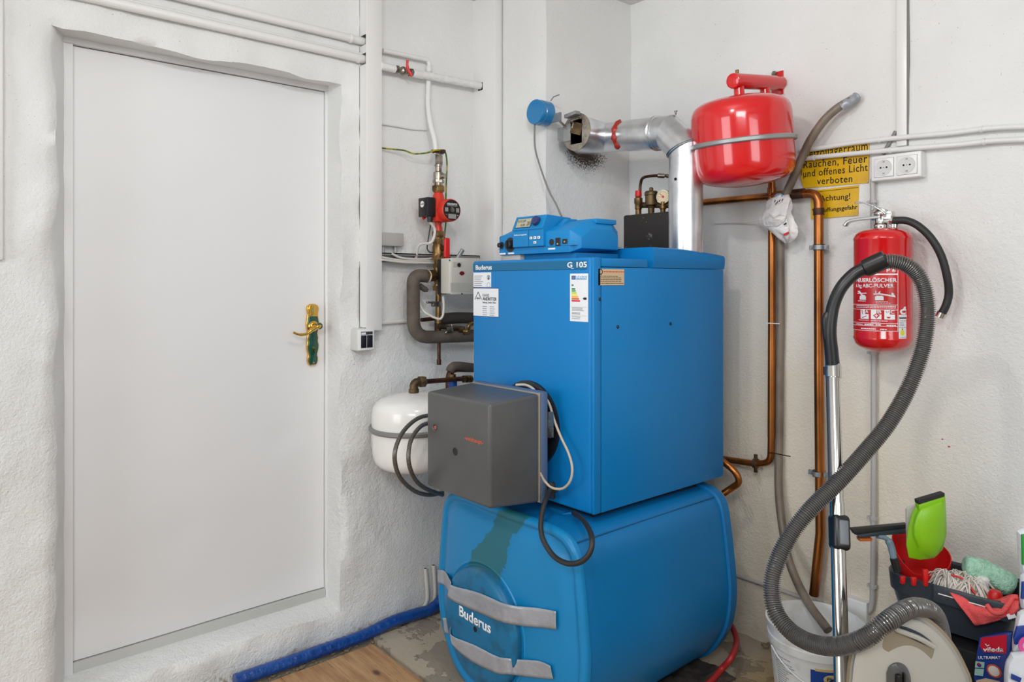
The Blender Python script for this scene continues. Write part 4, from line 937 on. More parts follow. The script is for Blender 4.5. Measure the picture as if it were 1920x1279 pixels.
# raised ridge across the housing and the lid behind it
a_, b_ = cpx(1028, 435), pt(1047, 404, Y=CY0+.07)
g = MB().prism([V((dx1+.004, CY0+.001, zf-.012)), V((dx1+.004, CY0+.075, ztp+.010)), V((dx1+.004, CY0+.12, ztp+.010)), V((dx1+.004, CY0+.17, ztp-.005)), V((dx1+.004, CY0+.12, zf-.02))], (.026, 0, 0))
g.build('ridge', M['ctrl'], cu_, smooth=0, bevel=.003)
MB().box((dx1+.02, CY0+.11, ztp-.01), (csx-.012, yb_-.02, ztp+.007)).build('cable_cover', M['ctrl'], cu_, bevel=.004)

# ---- insulated safety group behind
sg = thing('safety_group', 'black foam block with safety valve, vent and pressure gauge behind the control unit', 'safety group', (-1.78, 2.25, BZT-.03))
sx0 = pt(1168, 0, Y=2.19).x; sz1 = pt(1200, 401, Y=2.19).z; sx1 = -1.655
blkm = mat('black_foam_block', (44, 38, 35), .6, bump=.2, bscale=30); n = N(blkm); p = n.pos()
f_ = n.math('MULTIPLY', n.step(n.math('SUBTRACT', .05, n.dist(p, pt(1218, 443, Y=2.19))), .032, .042), n.step(n.noise(p, 90, 4, .7), .48, .6))
f_ = n.math('ADD', f_, n.math('MULTIPLY', n.step(n.noise(p, 75, 2), .70, .74), .8), True)
n.L.new(n.mix(f_, (40, 35, 32), (120, 112, 106)), n.b.inputs['Base Color'])
MB().box((sx0, 2.19, BZT-.03), (sx1, 2.308, sz1)).build('foam_block', blkm, sg, bevel=.008, seg=3)
def sgp(px, py): return pt(px, py, Y=2.245)
fz_ = sz1
q = sgp(1197, 380); vz = lambda py, px=1197: sgp(px, py).z
g = MB().lathe([(.012, fz_-.005), (.012, vz(393)), (.014, vz(392)), (.014, vz(383)), (.0165, vz(381)), (.0165, vz(372)), (.012, vz(370)), (.010, vz(368))], (q.x, q.y, 0), n=18); g.build('safety_valve', M['brass'], sg)
MB().lathe([(.0125, vz(369)), (.0135, vz(367)), (.0125, vz(358)), (.011, vz(357.5))], (q.x, q.y, 0), n=18).build('red_cap', M['redplast'], sg, label='red plastic valve cap')
q = sgp(1221, 380); g = MB().lathe([(.012, fz_-.005), (.013, vz(393)), (.0155, vz(392)), (.011, vz(389)), (.0235, vz(387)), (.0235, vz(372)), (.0235, vz(370)), (.026, vz(369)), (.026, vz(364)), (.022, vz(361.5)), (.006, vz(361)), (.008, vz(360)), (.008, vz(356)), (.005, vz(354.5))], (q.x, q.y, 0), n=20); g.build('air_vent', M['bronze'], sg)
q = sgp(1243, 380); g = MB().lathe([(.010, fz_-.005), (.010, vz(397)), (.013, vz(396)), (.013, vz(390)), (.008, vz(389)), (.008, vz(383))], (q.x, q.y, 0), n=16); g.build('gauge_stem', M['brass'], sg)
MB().cyl(sgp(1190, 384)+V((0, .02, 0)), sgp(1256, 384)+V((0, .02, 0)), .012, n=14).build('manifold', M['bronze'], sg)
gc = sgp(1243.5, 369); gd = V((.30, -1, -.05)).normalized()
ga = MB().lathe([(.0255, -.014), (.0275, -.010), (.0275, .002), (.0265, .004), (.0245, .004), (.0245, .001)], gc, gd, 32).build('pressure_gauge', M['nickel'], sg)
MB().lathe([(.0243, 0), (.0243, .002)], gc, gd, 32).build('dial_face', mat('dial_cream', (226, 206, 166), .4), ga)
ux, uy, _ = frame(gd); gf = lambda a, b, c: gc+(-ux)*a+(-uy if uy.z < 0 else uy)*b+gd*(c+.002)
if (gf(1, 0, 0)-gc).dot(RGT) < 0: gf = (lambda a, b, c: gc+ux*a+(-uy if uy.z < 0 else uy)*b+gd*(c+.002))
stroke(ga, gf, [(.004, -.003), (-.013, .013)], .0018, M['ink'], 'needle'); stroke(ga, gf, [(0, 0), (-.018, .001)], .0012, M['redplast'], 'set_pointer')
MB().lathe([(.005, 0), (.0045, .0015)], gf(0, 0, 0), gd, 14).build('pointer_hub', M['redplast'], ga)
g = MB()
for k in range(11):
    a = math.radians(-50+k*28); g.obox(gf(.019*math.cos(a), .019*math.sin(a), .0002), gd, uy, ux, .0004, .0018, .0018)
g.build('scale_marks', M['ink'], ga)
g = MB().tube(smooth_path([sgp(1200, 358)+V((0, 0, 0)), sgp(1201, 345), sgp(1207, 333), sgp(1218, 327)+V((0, .05, 0)), sgp(1240, 326)+V((0, .1, 0)), sgp(1262, 324)+V((0, .15, 0))], 6), .0058, 10)
q = smooth_path([sgp(1218, 327)+V((0, .05, 0)), sgp(1240, 326)+V((0, .1, 0))])
g.mat(1).cyl(q[0], q[0].lerp(q[1], .35), .010, n=12).cyl(q[0].lerp(q[1], .45), q[0].lerp(q[1], .75), .009, n=12)
tag(g.build('capillary_pipe', [M['copdark'], M['nickel']]), 'thin brown pipe curving from the red valve cap to behind the flue', 'pipe')

# ---- burner
bu = thing('oil_burner', 'dark grey plastic covered oil burner on the front of the boiler', 'burner', (-1.82, 1.47, .74))
uY0 = 1.328; uY1 = 1.520; ux1 = pt(918, 0, Y=uY0).x; ux0 = pt(800, 0, Y=uY0).x
uz1 = pt(918, 758, Y=uY0).z; uz0 = pt(918, 955, Y=uY0).z
vx1 = pt(1008, 0, Y=uY1).x; vz1 = pt(1008, 738, Y=uY1).z; vz0 = pt(1008, 942, Y=uY1).z; vx0 = ux0-.006
rr = lambda x0, x1, y, z0, z1: [V((x0, y, z0)), V((x1, y, z0)), V((x1, y, z1)), V((x0, y, z1))]
cv = MB().rings([rr(ux0, ux1, uY0, uz0, uz1), rr(vx0, max(vx1, ux1+.006), uY1, vz0, vz1)]).build('cover', M['burner'], bu, bevel=.010, seg=4)
VX1 = max(vx1, ux1+.006)
MB().box((vx0-.0, uY1-.000, vz0-.0), (VX1+.001, uY1+.005, vz1+.001)).build('seal_rim', mat('rim_beige', (150, 140, 126), .5), bu, bevel=.002, label='pale sealing rim')
bfl = MB().box((vx0-.002, uY1+.006, vz0-.004), (VX1+.002, uY1+.036, vz1+.004)).build('flange_plate', mat('flange_bluegrey', (96, 116, 146), .4, .3), bu, bevel=.005)
MB().box((VX1-.002, uY1+.036, vz1-.14), (VX1+.012, uY1+.05, vz1-.06)).build('terminal_block', M['nickel'], bu)
MB().cyl((-1.82, uY1+.036, .93), (-1.82, BY0+.0, .93), .105, n=32).build('burner_tube', M['black'], bu)
rad = pt(990, 714, Y=BY0-.01).z-.93
MB().lathe([(rad-.03, 0), (rad, .0), (rad, .010), (rad-.012, .016), (rad-.03, .016)], (-1.80, BY0, .93), (0, -1, 0), 48).build('door_flange', M['black'], bu)
def bface(px, py): return pt(px, py, Y=uY0)
q = bface(815.5, 801.5); g = MB().lathe([(.0075, .0), (.0115, .0), (.0125, .0015), (.0115, .0022), (.0085, .0005)], q, (0, -1, 0), 24, cap=False); g.build('sight_ring', M['burner'], cv)
MB().cyl(q+V((0, .0005, 0)), q+V((0, -.0006, 0)), .0108, n=20).build('reset_recess', M['dark'], cv); MB().cyl(q+V((.003, 0, 0)), q+V((.003, -.002, 0)), .0062, n=16).build('reset_button', mat('dull_red_button', (176, 84, 76), .5), cv, label='dull red reset button')
q = bface(853.5, 847); MB().lathe([(.0125, -.001), (.0125, .001), (.0105, .0018), (.009, .0005), (.003, .0012)], q, (0, -1, 0), 24).build('cover_screw', M['black'], cv)
f = pmap(bface(871, 821)+V((0, -.0006, 0)), (1, 0, 0), (0, 0, 1)); wl = bface(906, 0).x-bface(871, 0).x
text('-weishaupt-', lambda a, b, c: f(a, b-.005, c), .0125, wl, M['orangeink'], cv)
# burner cables
def rp(px, py, Y): return pt(px, py, Y=Y)
g = MB().tube(smooth_path([rp(1005, 735, uY1+.03), rp(1027, 752, 1.575), rp(1040, 790, 1.58), rp(1052, 820, 1.58), rp(1066, 850, 1.575), rp(1073, 878, 1.57), rp(1069, 902, 1.565), rp(1055, 916, 1.56), rp(1036, 915, 1.55), rp(1022, 903, 1.54), rp(1012, 886, 1.525)], 8), .0040, 10)
tag(g.build('burner_cable', mat('beige_cable', (186, 172, 150), .45)), 'off-white cable looping beside the right of the burner', 'cable')
g = MB().tube(smooth_path([rp(1006, 738, 1.56), rp(998, 728, 1.585), rp(985, 722, 1.60), rp(968, 722, 1.595)], 6), .0045, 8); tag(g.build('ignition_cable', M['cable']), 'cable across the round black flange above the burner', 'cable')
g = MB().tube(smooth_path([rp(1034, 905, 1.555), rp(1032, 918, 1.548), rp(1022, 940, 1.50), rp(1015, 970, 1.465), rp(1015, 1000, 1.44), rp(1025, 1025, 1.43), rp(1042, 1046, 1.425), rp(1066, 1057, 1.42), rp(1090, 1053, 1.425), rp(1106, 1036, 1.435), rp(1110, 1012, 1.45), rp(1103, 990, 1.49), rp(1090, 972, 1.54), rp(1076, 962, 1.59)], 8), .0078, 12)
tag(g.build('power_cable', M['rubber']), 'thick black cable loop hanging over the blue storage tank', 'cable')
g = MB().box(rp(1018, 916, 1.55), rp(1034, 905, 1.57)); g.cyl(rp(1030, 924, 1.56), rp(1044, 918, 1.56), .008, n=10); g.tube([rp(1036, 905, 1.555), rp(1036, 935, 1.56)], .009, 8)
tag(g.build('cable_plug', M['rubber'], bevel=.002), 'black cable plug and strain relief below the burner flange', 'plug')

# ------------------------------------------------------------------ storage tank
TY0, TY1 = 1.480, 2.255; TXc = -1.780
half = [(0, .672), (.18, .672), (.24, .669), (.282, .660), (.314, .636), (.330, .600), (.340, .54), (.349, .47), (.357, .40), (.362, .335), (.359, .27), (.346, .205), (.318, .145), (.275, .084), (.215, .044), (.13, .031), (0, .029)]
def tsec(y, grow=0.0, zo=0.0, bul=0.0):
    P_ = smooth_path([V((a, 0, b)) for a, b in half], 3)
    cz_ = .345; R_ = []
    for q in P_: 
        d = V((q.x, 0, q.z-cz_)); L_ = d.length; d = d*(1+grow/L_); R_.append(V((TXc+d.x, y, cz_+d.z)))
    Lm = [V((2*TXc-q.x, y, q.z)) for q in reversed(R_[1:-1])]
    return R_+Lm
tkm = mat('tank_blue_enamel', (8, 112, 172), .38, spec=.35, bump=.35, bscale=3.2, bdist=.012)
tk = thing('storage_tank', 'long blue horizontal hot water storage tank with duct-taped round front cover', 'tank', (TXc, (TY0+TY1)/2, .034))
MB().rings([tsec(TY0+.018, -.006), tsec(TY0+.022, -.004)]+[tsec(TY0+.05+(TY1-TY0-.10)*i/10, -.004+.004*math.sin(PI*i/10)) for i in range(1, 10)]+[tsec(TY1-.05, -.004)]).build('jacket', tkm, tk, smooth=40)
MB().rings([tsec(TY1-.052, .003), tsec(TY1-.05, .006), tsec(TY1-.012, .004), tsec(TY1-.002, -.010), tsec(TY1, -.03)]).build('rear_cap', tkm, tk, smooth=40)
# front cap with drip stain
fcm = mat('tank_front_enamel', (14, 126, 182), .36, spec=.4); n = N(fcm); p = n.pos(); x = n.xyz(p)
s0 = pt(965, 945, Y=TY0-.02); s1 = pt(900, 1080, Y=TY0-.02)
u_ = n.math('SUBTRACT', x[0], n.math('ADD', s1.x, n.math('MULTIPLY', n.math('SUBTRACT', x[2], s1.z), (s0.x-s1.x)/(s0.z-s1.z))))
uu = n.math('ADD', n.math('ABSOLUTE', n.math('ADD', u_, n.math('MULTIPLY', n.math('SUBTRACT', n.noise(p, 9, 4, .6), .5), .16))), n.math('MULTIPLY', n.math('SUBTRACT', n.noise(p, 30, 3, .6), .5), .03))
wz = n.math('ADD', .040, n.math('MULTIPLY', n.step(x[2], s0.z, s1.z), .055))
f_ = n.math('MULTIPLY', n.math('SUBTRACT', 1.0, n.step(n.math('SUBTRACT', uu, wz), -.004, .004)), n.step(x[2], s1.z-.06, s1.z-.02))
c_ = n.mix(n.math('MULTIPLY', f_, .85), (14, 126, 182), (34, 100, 104))
n.L.new(c_, n.b.inputs['Base Color'])
bul = lambda k: TY0-.018*k
def tsec2(y, sc_):
    return [V((TXc+(q.x-TXc)*sc_, y, .345+(q.z-.345)*sc_)) for q in tsec(y)]
rings = [tsec(TY0+.024, .0), tsec(TY0+.022, .005), tsec(TY0+.010, .005), tsec(TY0+.003, .0), tsec(TY0, -.010), tsec(TY0+.001, -.020), tsec(TY0+.006, -.026), tsec(TY0+.005, -.034), tsec(TY0-.004, -.046), tsec2(TY0-.012, .8), tsec2(TY0-.018, .6), tsec2(TY0-.020, .3), tsec2(TY0-.020, .1)]
MB().rings(rings).build('front_cap', fcm, tk, smooth=50)
# top bead: fold bracket near the corner
q = rp(1060, 968, 1.60)
MB().prism([rp(1045, 972, 1.59), rp(1070, 965, 1.63), rp(1108, 985, 1.66), rp(1085, 1003, 1.62)], (0, 0, .010)).build('fold_bracket', tkm, tk, bevel=.002)
MB().cyl(q+V((.02, .03, -.0)), q+V((.02, .03, .012)), .004, n=10).build('screw', M['nickel'], tk)
# seam line along the upper side
MB().tube([tsec(TY0+.03, .0005)[11], tsec(TY1-.06, .0005)[11]], .0018, 6).build('side_seam', bpy.data.materials['seam_blue'], tk)
# manhole cover
mc = pt(903, 1174, Y=TY0-.03); mr = .187
dm = mat('cover_teal_blue', (14, 108, 150), .38, spec=.4); n = N(dm); p = n.pos()
c_ = n.mix(n.step(n.noise(p, 14, 4, .6), .5, .62), (14, 106, 150), (16, 92, 128))
c_ = n.mix(n.step(n.math('ADD', n.xyz(p)[2], n.math('MULTIPLY', n.noise(p, 12, 3), .06)), mc.z+.19, mc.z+.235), c_, (78, 116, 118))
n.L.new(c_, n.b.inputs['Base Color'])
cy_ = TY0-.018
cvr = MB().lathe([(mr, -.006), (mr, .016), (mr-.006, .026), (mr-.018, .032), (mr-.045, .034), (mr*.5, .035), (.001, .035)], (mc.x, cy_, mc.z), (0, -1, 0), 72).build('round_cover', dm, tk, label='round teal blue front cover with white lettering')
MB().lathe([(mr+.004, 0), (mr+.012, .004), (mr+.018, .0)], (mc.x, cy_-.001, mc.z), (0, -1, 0), 72, cap=False).build('cover_ring', fcm, cvr)
yf = cy_-.0352
a_, b_ = pt(861, 1170, Y=yf), pt(920, 1170, Y=yf)
f = pmap((a_.x, yf, mc.z+.010), (1, 0, 0), (0, 0, 1)); text('Buderus', f, .034, b_.x-a_.x, M['whiteink'], cvr, bold=.02)
q = pt(891, 1180, Y=yf); MB().cyl(q+V((0, .001, 0)), q+V((0, -.0008, 0)), .009, n=18).build('screw_hole', M['dark'], cvr)
# duct tape strips: follow the cover, the step and the cap
def tape(ptsT, ptsB, nm, lab):
    """rows of pixel pairs with Y offsets"""
    T_ = [pt(a, b, Y=y) for a, b, y in ptsT]; B_ = [pt(a, b, Y=y) for a, b, y in ptsB]
    n_ = 10
    def dense(L_): return smooth_path(L_, n_)
    T_, B_ = dense(T_), dense(B_); R = []; K = 6
    rows = []
    for i in range(min(len(T_), len(B_))):
        row = []
        for k in range(K+1):
            q = T_[i].lerp(B_[i], k/K); w_ = .0022*noise.noise(V((q.x*34+q.z*18, q.z*9, 2.2)))+.0016*noise.noise(V((q.x*70, q.z*30, 5)))
            row.append(q+V((0, -.0012-abs(w_), 0)))
        rows.append(row)
    n1 = len(rows); vv = [q for r_ in rows for q in r_]; ff_ = [(i*(K+1)+k, i*(K+1)+k+1, (i+1)*(K+1)+k+1, (i+1)*(K+1)+k) for i in range(n1-1) for k in range(K)]
    g = MB().add(vv, ff_); o_ = g.build(nm, M['tape'], tk, smooth=50, label=lab)
    sd_ = o_.modifiers.new('thick', 'SOLIDIFY'); sd_.thickness = .0008; sd_.offset = 1
    return o_
ye = cy_-.020; yc_ = yf-.0005; yr = TY0-.004; yo_ = TY0-.0215
tape([(821, 1068, yr+.006), (835, 1071, yr), (846, 1090, ye-.012), (850, 1098, yc_), (895, 1110, yc_), (940, 1129, yc_), (957, 1134, yc_+.004), (976, 1137, yo_-.014), (1010, 1140, yo_-.001), (1043, 1146, yo_)],
     [(822, 1093, yr+.006), (834, 1098, yr), (841, 1108, ye-.012), (843, 1122, yc_), (893, 1146, yc_), (938, 1165, yc_), (955, 1169, yc_+.004), (976, 1173, yo_-.014), (1010, 1176, yo_-.001), (1044, 1180, yo_)], 'tape_strip', 'upper strip of silver duct tape')
tape([(831, 1158, yr+.006), (840, 1160, yr), (845, 1176, ye-.012), (849, 1192, yc_), (890, 1209, yc_), (932, 1230, yc_), (954, 1234, yc_+.002), (970, 1236, yo_-.012), (1010, 1239, yo_), (1033, 1248, yo_)],
     [(835, 1186, yr+.006), (843, 1190, yr), (845, 1194, ye-.012), (852, 1212, yc_), (885, 1240, yc_), (932, 1262, yc_), (954, 1264, yc_+.002), (970, 1266, yo_-.012), (1010, 1271, yo_), (1038, 1273, yo_)], 'tape_strip', 'lower strip of silver duct tape')
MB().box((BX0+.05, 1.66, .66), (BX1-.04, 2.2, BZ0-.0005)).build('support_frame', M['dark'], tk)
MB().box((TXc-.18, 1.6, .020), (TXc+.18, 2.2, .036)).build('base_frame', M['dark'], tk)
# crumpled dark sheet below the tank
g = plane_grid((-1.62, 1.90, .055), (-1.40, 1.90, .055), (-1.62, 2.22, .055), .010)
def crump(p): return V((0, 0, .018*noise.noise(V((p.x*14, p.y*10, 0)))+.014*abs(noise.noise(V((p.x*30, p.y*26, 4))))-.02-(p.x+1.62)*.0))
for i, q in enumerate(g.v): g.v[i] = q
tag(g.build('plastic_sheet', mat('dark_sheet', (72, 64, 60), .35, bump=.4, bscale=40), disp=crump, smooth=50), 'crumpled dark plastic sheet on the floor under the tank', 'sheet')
fq = lambda px, py, z: pt(px, py, Z=z)
tag(MB().tube(smooth_path([pt(1366, 1165, Y=2.40), pt(1377, 1185, Y=2.36), pt(1381, 1205, Y=2.30), pt(1372, 1232, Y=2.20), fq(1352, 1256, .06), fq(1330, 1280, .05), fq(1290, 1310, .05)], 8), .0105, 12).build('red_hose', M['redhose']), 'red rubber hose coming out from behind the storage tank', 'hose')

# ------------------------------------------------------------------ flue
FX, FY, FR = -1.572, 2.164, .0595
fl_ = thing('flue_pipe', 'shiny metal flue rising from the boiler and bending left into the chimney', 'flue', (FX, FY, BZT))
ze = pt(1280, 285, X=FX).z; zh = CAMZ+.548; zhe = CAMZ+.598
fm_ = M['galv']
seam_up = V((-.62, 0, -.0))
MB().cyl((FX, FY, BZT-.02), (FX, FY, pt(1286, 325, X=FX).z), FR+.0012, n=48).build('vertical_pipe', fm_, fl_)
MB().cyl((FX, FY, pt(1286, 327, X=FX).z), (FX, FY, ze-.004), FR, n=48).build('pipe_collar', fm_, fl_)
# mitred elbow: rings with tilted planes
def ring(c, nrm, r, xref, n_=48):
    a = V(nrm).normalized(); y_ = V((0, 1, 0)); x_ = y_.cross(a).normalized()
    return [V(c)+x_*math.cos(2*PI*k/n_)*r+y_*math.sin(2*PI*k/n_)*r for k in range(n_)]
def mitre(c, d0, d1, r, n_=48):
    """ring in the plane between two pipe directions"""
    d0, d1 = V(d0).normalized(), V(d1).normalized(); nn = (d0+d1).normalized(); x_ = V((0, 1, 0)).cross(d0).normalized(); R_ = []
    for k in range(n_):
        o_ = x_*math.cos(2*PI*k/n_)*r+V((0, 1, 0))*math.sin(2*PI*k/n_)*r
        t_ = -o_.dot(nn)/d0.dot(nn); R_.append(V(c)+o_+d0*t_)
    return R_
du = V((0, 0, 1)); dm_ = V((-.72, 0, .69)); dl = V((-1, 0, (zhe-zh)/.566)).normalized()
c1 = V((FX, FY, ze+.012)); c2 = c1+dm_.normalized()*.105; c2.z = min(c2.z, 10)
zoff = (zh+.010)-c2.z
c1.z += zoff*0; 
c3 = c2+dl*.05
g = MB().rings([ring(c1-du*.03, du, FR+.001, 0), mitre(c1, du, dm_, FR+.001)]); g.build('elbow_segment', fm_, fl_)
g = MB().rings([mitre(c1, du, dm_, FR+.0025), mitre(c2, dm_, dl, FR+.0025)]); g.build('elbow_segment', fm_, fl_)
g = MB().rings([mitre(c2, dm_, dl, FR+.001), ring(c3, dl, FR+.001, 0)]); g.build('elbow_segment', fm_, fl_)
MB().lathe([(FR+.001, -.007), (FR+.006, -.005), (FR+.003, 0), (FR+.006, .005), (FR+.001, .007)], c3, dl, 48, cap=False).build('bead_joint', fm_, fl_)
gb = MB()
for s_ in (-.004, .004):
    a_ = mitre(c1-du*0, du, dm_, FR+.005); gb.tube([q+dm_*s_ for q in a_]+[a_[0]+dm_*s_], .0022, 6)
gb.build('bead_joint', fm_, fl_)
dend = XC+.0; c4 = c3+dl*((dend+.01-c3.x)/dl.x)
mid_ = c3+dl*((-1.83-c3.x)/dl.x)
MB().cyl(c3, mid_, FR+.0005, n=48).build('horizontal_pipe', fm_, fl_)
tj = MB().cyl(mid_+dl*-.01, c4+dl*.02, FR-.0015, n=48); tj.build('tee_pipe', fm_, fl_)
# inspection branch of the tee, its open end plate and flap
tc = c3+dl*((-1.972-c3.x)/dl.x); be = V((tc.x, 2.012, tc.z+.004))
br = MB().rings([ring(V((tc.x+.01, FY-.0, tc.z)), (0, 0, 1), .001, 0)], cap=False) if 0 else MB()
br.lathe([(FR+.0005, 0), (FR+.004, .05), (FR+.008, .10), (FR+.0085, FY-2.016)], (tc.x, FY, tc.z), (0, -1, 0), 48); br.build('tee_branch', fm_, fl_)
# end plate with the rectangular opening as a ring of quads
RO = FR+.0135; hw, hh2 = .031, .046
hx = lambda a: V((max(-hw, min(hw, math.cos(a)*.07)), 0, max(-hh2, min(hh2, math.sin(a)*.075))))
NN = 48; outer = [V((be.x+RO*math.cos(2*PI*k/NN), be.y, be.z+RO*math.sin(2*PI*k/NN))) for k in range(NN)]; inner = [be+hx(2*PI*k/NN) for k in range(NN)]
g = MB().rings([outer, [q+V((0, .005, 0)) for q in outer], [q+V((0, .005, 0)) for q in inner], inner], cap=False, closed=True)
ep = g.build('end_plate', mat('damper_plate', (176, 168, 156), .4, .6, col2=(140, 130, 118), vscale=30), fl_)
MB().box(be+V((-hw-.003, .004, -hh2-.003)), be+V((hw+.003, .007, hh2+.003))).build('opening', M['dark'], fl_)
MB().obox(be+V((.006, -.004, .012)), V((.9, .2, -.3)).normalized(), V((-.2, 1, 0)).normalized(), V((.3, 0, .9)).normalized(), .05, .0025, .045).build('damper_flap', M['bronze'], ep)
MB().obox(be+V((-.004, -.018, .064)), (1, 0, .1), (0, 1, 0), (0, 0, 1), .062, .028, .014).build('counterweight', M['zinc'], ep, bevel=.002)
g = MB().tube(smooth_path([be+V((-.012, -.012, .040)), be+V((.005, -.02, .030)), be+V((.0, -.022, .012))], 4), .004, 8); g.cyl(be+V((-.036, -.012, .043)), be+V((.034, -.012, .047)), .0045, n=8); g.build('hinge_rod', M['nickel'], ep)
for dz in (.013, -.022): MB().cyl(be+V((.050, .0, dz)), be+V((.050, -.003, dz)), .0055, n=12).build('rivet', M['zinc'], ep)
MB().box(be+V((-.066, -.004, -.030)), be+V((-.026, -.001, .034))).build('motor_bracket', M['steel'], ep)
MB().box(be+V((-.100, -.003, -.018)), be+V((-.062, -.0, .030))).build('bracket_arm', M['zinc'], ep)
# red sealant patch
rs = tc+V((.085, -FR-.0, 0)); g = MB(); R_ = []
sd0 = c3+dl*((-1.862-c3.x)/dl.x)
for i in range(19):
    a = math.radians(-58+i*128/18)
    wdt = .010+.005*math.sin(i*1.3)+.004*noise.noise(V((i*.9, 0, 0)))
    R_.append([sd0+V((sx*wdt, -(FR+hh3)*math.cos(a), (FR+hh3)*math.sin(a))) for sx, hh3 in ((-1, -.002), (-.6, .006), (.4, .007), (1, -.002))])
g.rings(R_); g.build('red_sealant', M['redseal'], fl_, smooth=60)
MB().lathe([(FR-.002, 0), (FR+.004, 0), (FR+.004, .012), (FR-.002, .012)], c4-dl*.02, dl, 48, cap=False).build('wall_collar', M['bronze'], fl_)
q = pt(1267, 215, Y=FY); g = MB().cyl(q, q+V((0, 0, .012)), .003, n=8); g.obox(q+V((0, 0, .012)), (1, 0, 0), (0, 1, 0), (0, 0, 1), .012, .004, .005); g.build('wing_screw', M['nickel'], fl_)
q = pt(1267, 336, Y=FY-FR); MB().cyl(q+V((-.0, .003, 0)), q+V((-.0, -.0025, 0)), .0055, n=10).build('test_hole', M['dark'], fl_)
# damper motor
mt = thing('damper_motor', 'round blue damper motor beside the open flue inspection end', 'motor', (-2.12, 1.96, 1.55))
mcx = pt(1002, 209.5, Y=1.930)
MB().lathe([(.0475, .001), (.0495, .004), (.0495, .020), (.0485, .022), (.0505, .024), (.0505, .066), (.046, .071)], mcx, (0, 1, 0), 48).build('motor_cover', mat('motor_blue', (26, 120, 176), .22, coat=.4), mt)
MB().obox(mcx+V((.060, .064, -.024)), (1, 0, 0), (0, 1, 0), (0, 0, 1), .05, .006, .034).build('mount_plate', M['zinc'], mt)
MB().cyl(mcx+V((.03, .060, 0)), be+V((-.045, .0, .018)), .005, n=10).build('drive_shaft', M['nickel'], mt)
MB().tube([mcx+V((.035, .055, .045)), mcx+V((.052, .055, .058)), mcx+V((.085, .055, .060))], .0022, 6).build('wire_clip', M['zinc'], mt)
cw = smooth_path([mcx+V((-.012, .012, -.045)), pt(1003, 275, Y=1.93), pt(1012, 310, Y=1.92), pt(1028, 355, Y=1.90), pt(1042, 382, Y=1.86), pt(1053, 406, Y=1.82)], 8)
tag(MB().tube(cw, .0036, 8).build('motor_cable', M['greycable']), 'grey cable hanging from the blue damper motor to the control unit', 'cable')
# ------------------------------------------------------------------ red expansion vessel
EX, EY = -1.405, 2.262; er = .171
ev = thing('expansion_vessel', 'large glossy red expansion vessel with grey band hanging on the right wall', 'vessel', (EX, EY, pt(1392, 358, X=EX).z))
zt_ = pt(1385, 172, X=EX).z; zb_ = pt(1395, 357, X=EX).z; axv = (.0, -.125, 1)
H3 = zt_-zb_; ctr = V((EX, EY, (zt_+zb_)/2)); a_n = V(axv).normalized()
vessel2(ctr, axv, er, H3-.022, .092, 72).build('tank', M['red'], ev)
bc = ctr+a_n*(-.006)
MB().lathe([(er-.002, -.0085), (er+.006, -.0085), (er+.010, -.005), (er+.010, .005), (er+.006, .0085), (er-.002, .0085)], bc, axv, 72).build('clamp_band', mat('band_light_grey', (150, 153, 152), .35, .5), ev)
bx = MB().box((EX-.03, EY+er-.01, bc.z-.012), (EX+.03, YW+.01, bc.z+.012)); bx.build('wall_bracket', M['zinc'], ev)
# red manifold above
hz = pt(1378, 153, X=EX).z; y0m = pt(1374, 153, X=EX).y
hdr = thing('manifold_bracket', 'red wall bracket pipe carrying the red expansion vessel', 'bracket', (EX, 2.35, hz-.03))
hw2 = pt(1458, 157, Y=YW-.012); h0_ = V((EX, y0m, hz)); hdir = V((0, YW-.012-y0m, hw2.z-hz)); hL = hdir.length
MB().lathe([(.022, -.002), (.0255, .0), (.0265, .003), (.0265, hL)], h0_, hdir, 32).build('manifold_pipe', M['red'], hdr)
for yy, px_ in ((y0m+.035, 0), (y0m+.205, 1)):
    q1 = h0_+hdir*((yy-y0m)/hdir.y); dn = V((0, .125, -1)).normalized()
    MB().cyl(q1, q1+dn*.062, .0165, .019, 20).build('stub', M['red'], hdr)
MB().box((EX-.035, YW-.012, pt(1466, 178, Y=YW).z), (EX+.012, YW-.006, pt(1466, 134, Y=YW).z)).build('wall_plate', M['red'], hdr, bevel=.001)
MB().box((EX-.040, YW-.006, pt(1466, 180, Y=YW).z), (EX+.017, YW+.004, pt(1466, 131, Y=YW).z)).build('backing_plate', M['whitepipe'], hdr, bevel=.001)
for dz in (.04, -.045): MB().hexn((EX-.02, YW-.012, hw2.z+dz), (EX-.02, YW-.022, hw2.z+dz), .009).build('nut', M['nickel'], hdr)
MB().cyl((EX-.002, y0m+.03, hz+.024), (EX-.002, y0m+.03, hz+.044), .006, n=12).build('bleed_nipple', M['brass'], hdr)

# ------------------------------------------------------------------ copper pipes on the right wall
def wp(px, py, o_=.04): return pt(px, py, Y=YW-o_)
ch = thing('copper_pipe', 'copper pipe running from behind the flue to a bend and down the right wall', 'pipe', wp(1535, 1110))
g = MB().tube([wp(1300, 381.5, .045), wp(1441, 368.5, .045)], .0135, 16); g.tube(round_corners([wp(1452, 367, .045), wp(1535, 362, .045), wp(1535, 405, .045)], .055, 10), .0165, 18)
g.tube([wp(1535, 395, .045), wp(1535.5, 700, .045), wp(1538, 1000, .045), wp(1526, 1116, .045)], .0165, 18); g.build('pipe_run', M['copper'], ch)
g = MB().cyl(wp(1530, 388, .045), wp(1535, 402, .045), .0185, n=16) if 0 else MB(); a_ = wp(1535, 397, .045); g.cyl(a_+V((0, 0, -.012)), a_+V((0, 0, .012)), .0188, n=18).build('solder_fitting', M['copdark'], ch); MB().cyl(wp(1484, 365, .045), wp(1508, 362.5, .045), .0185, n=18).build('solder_fitting', M['copdark'], ch)
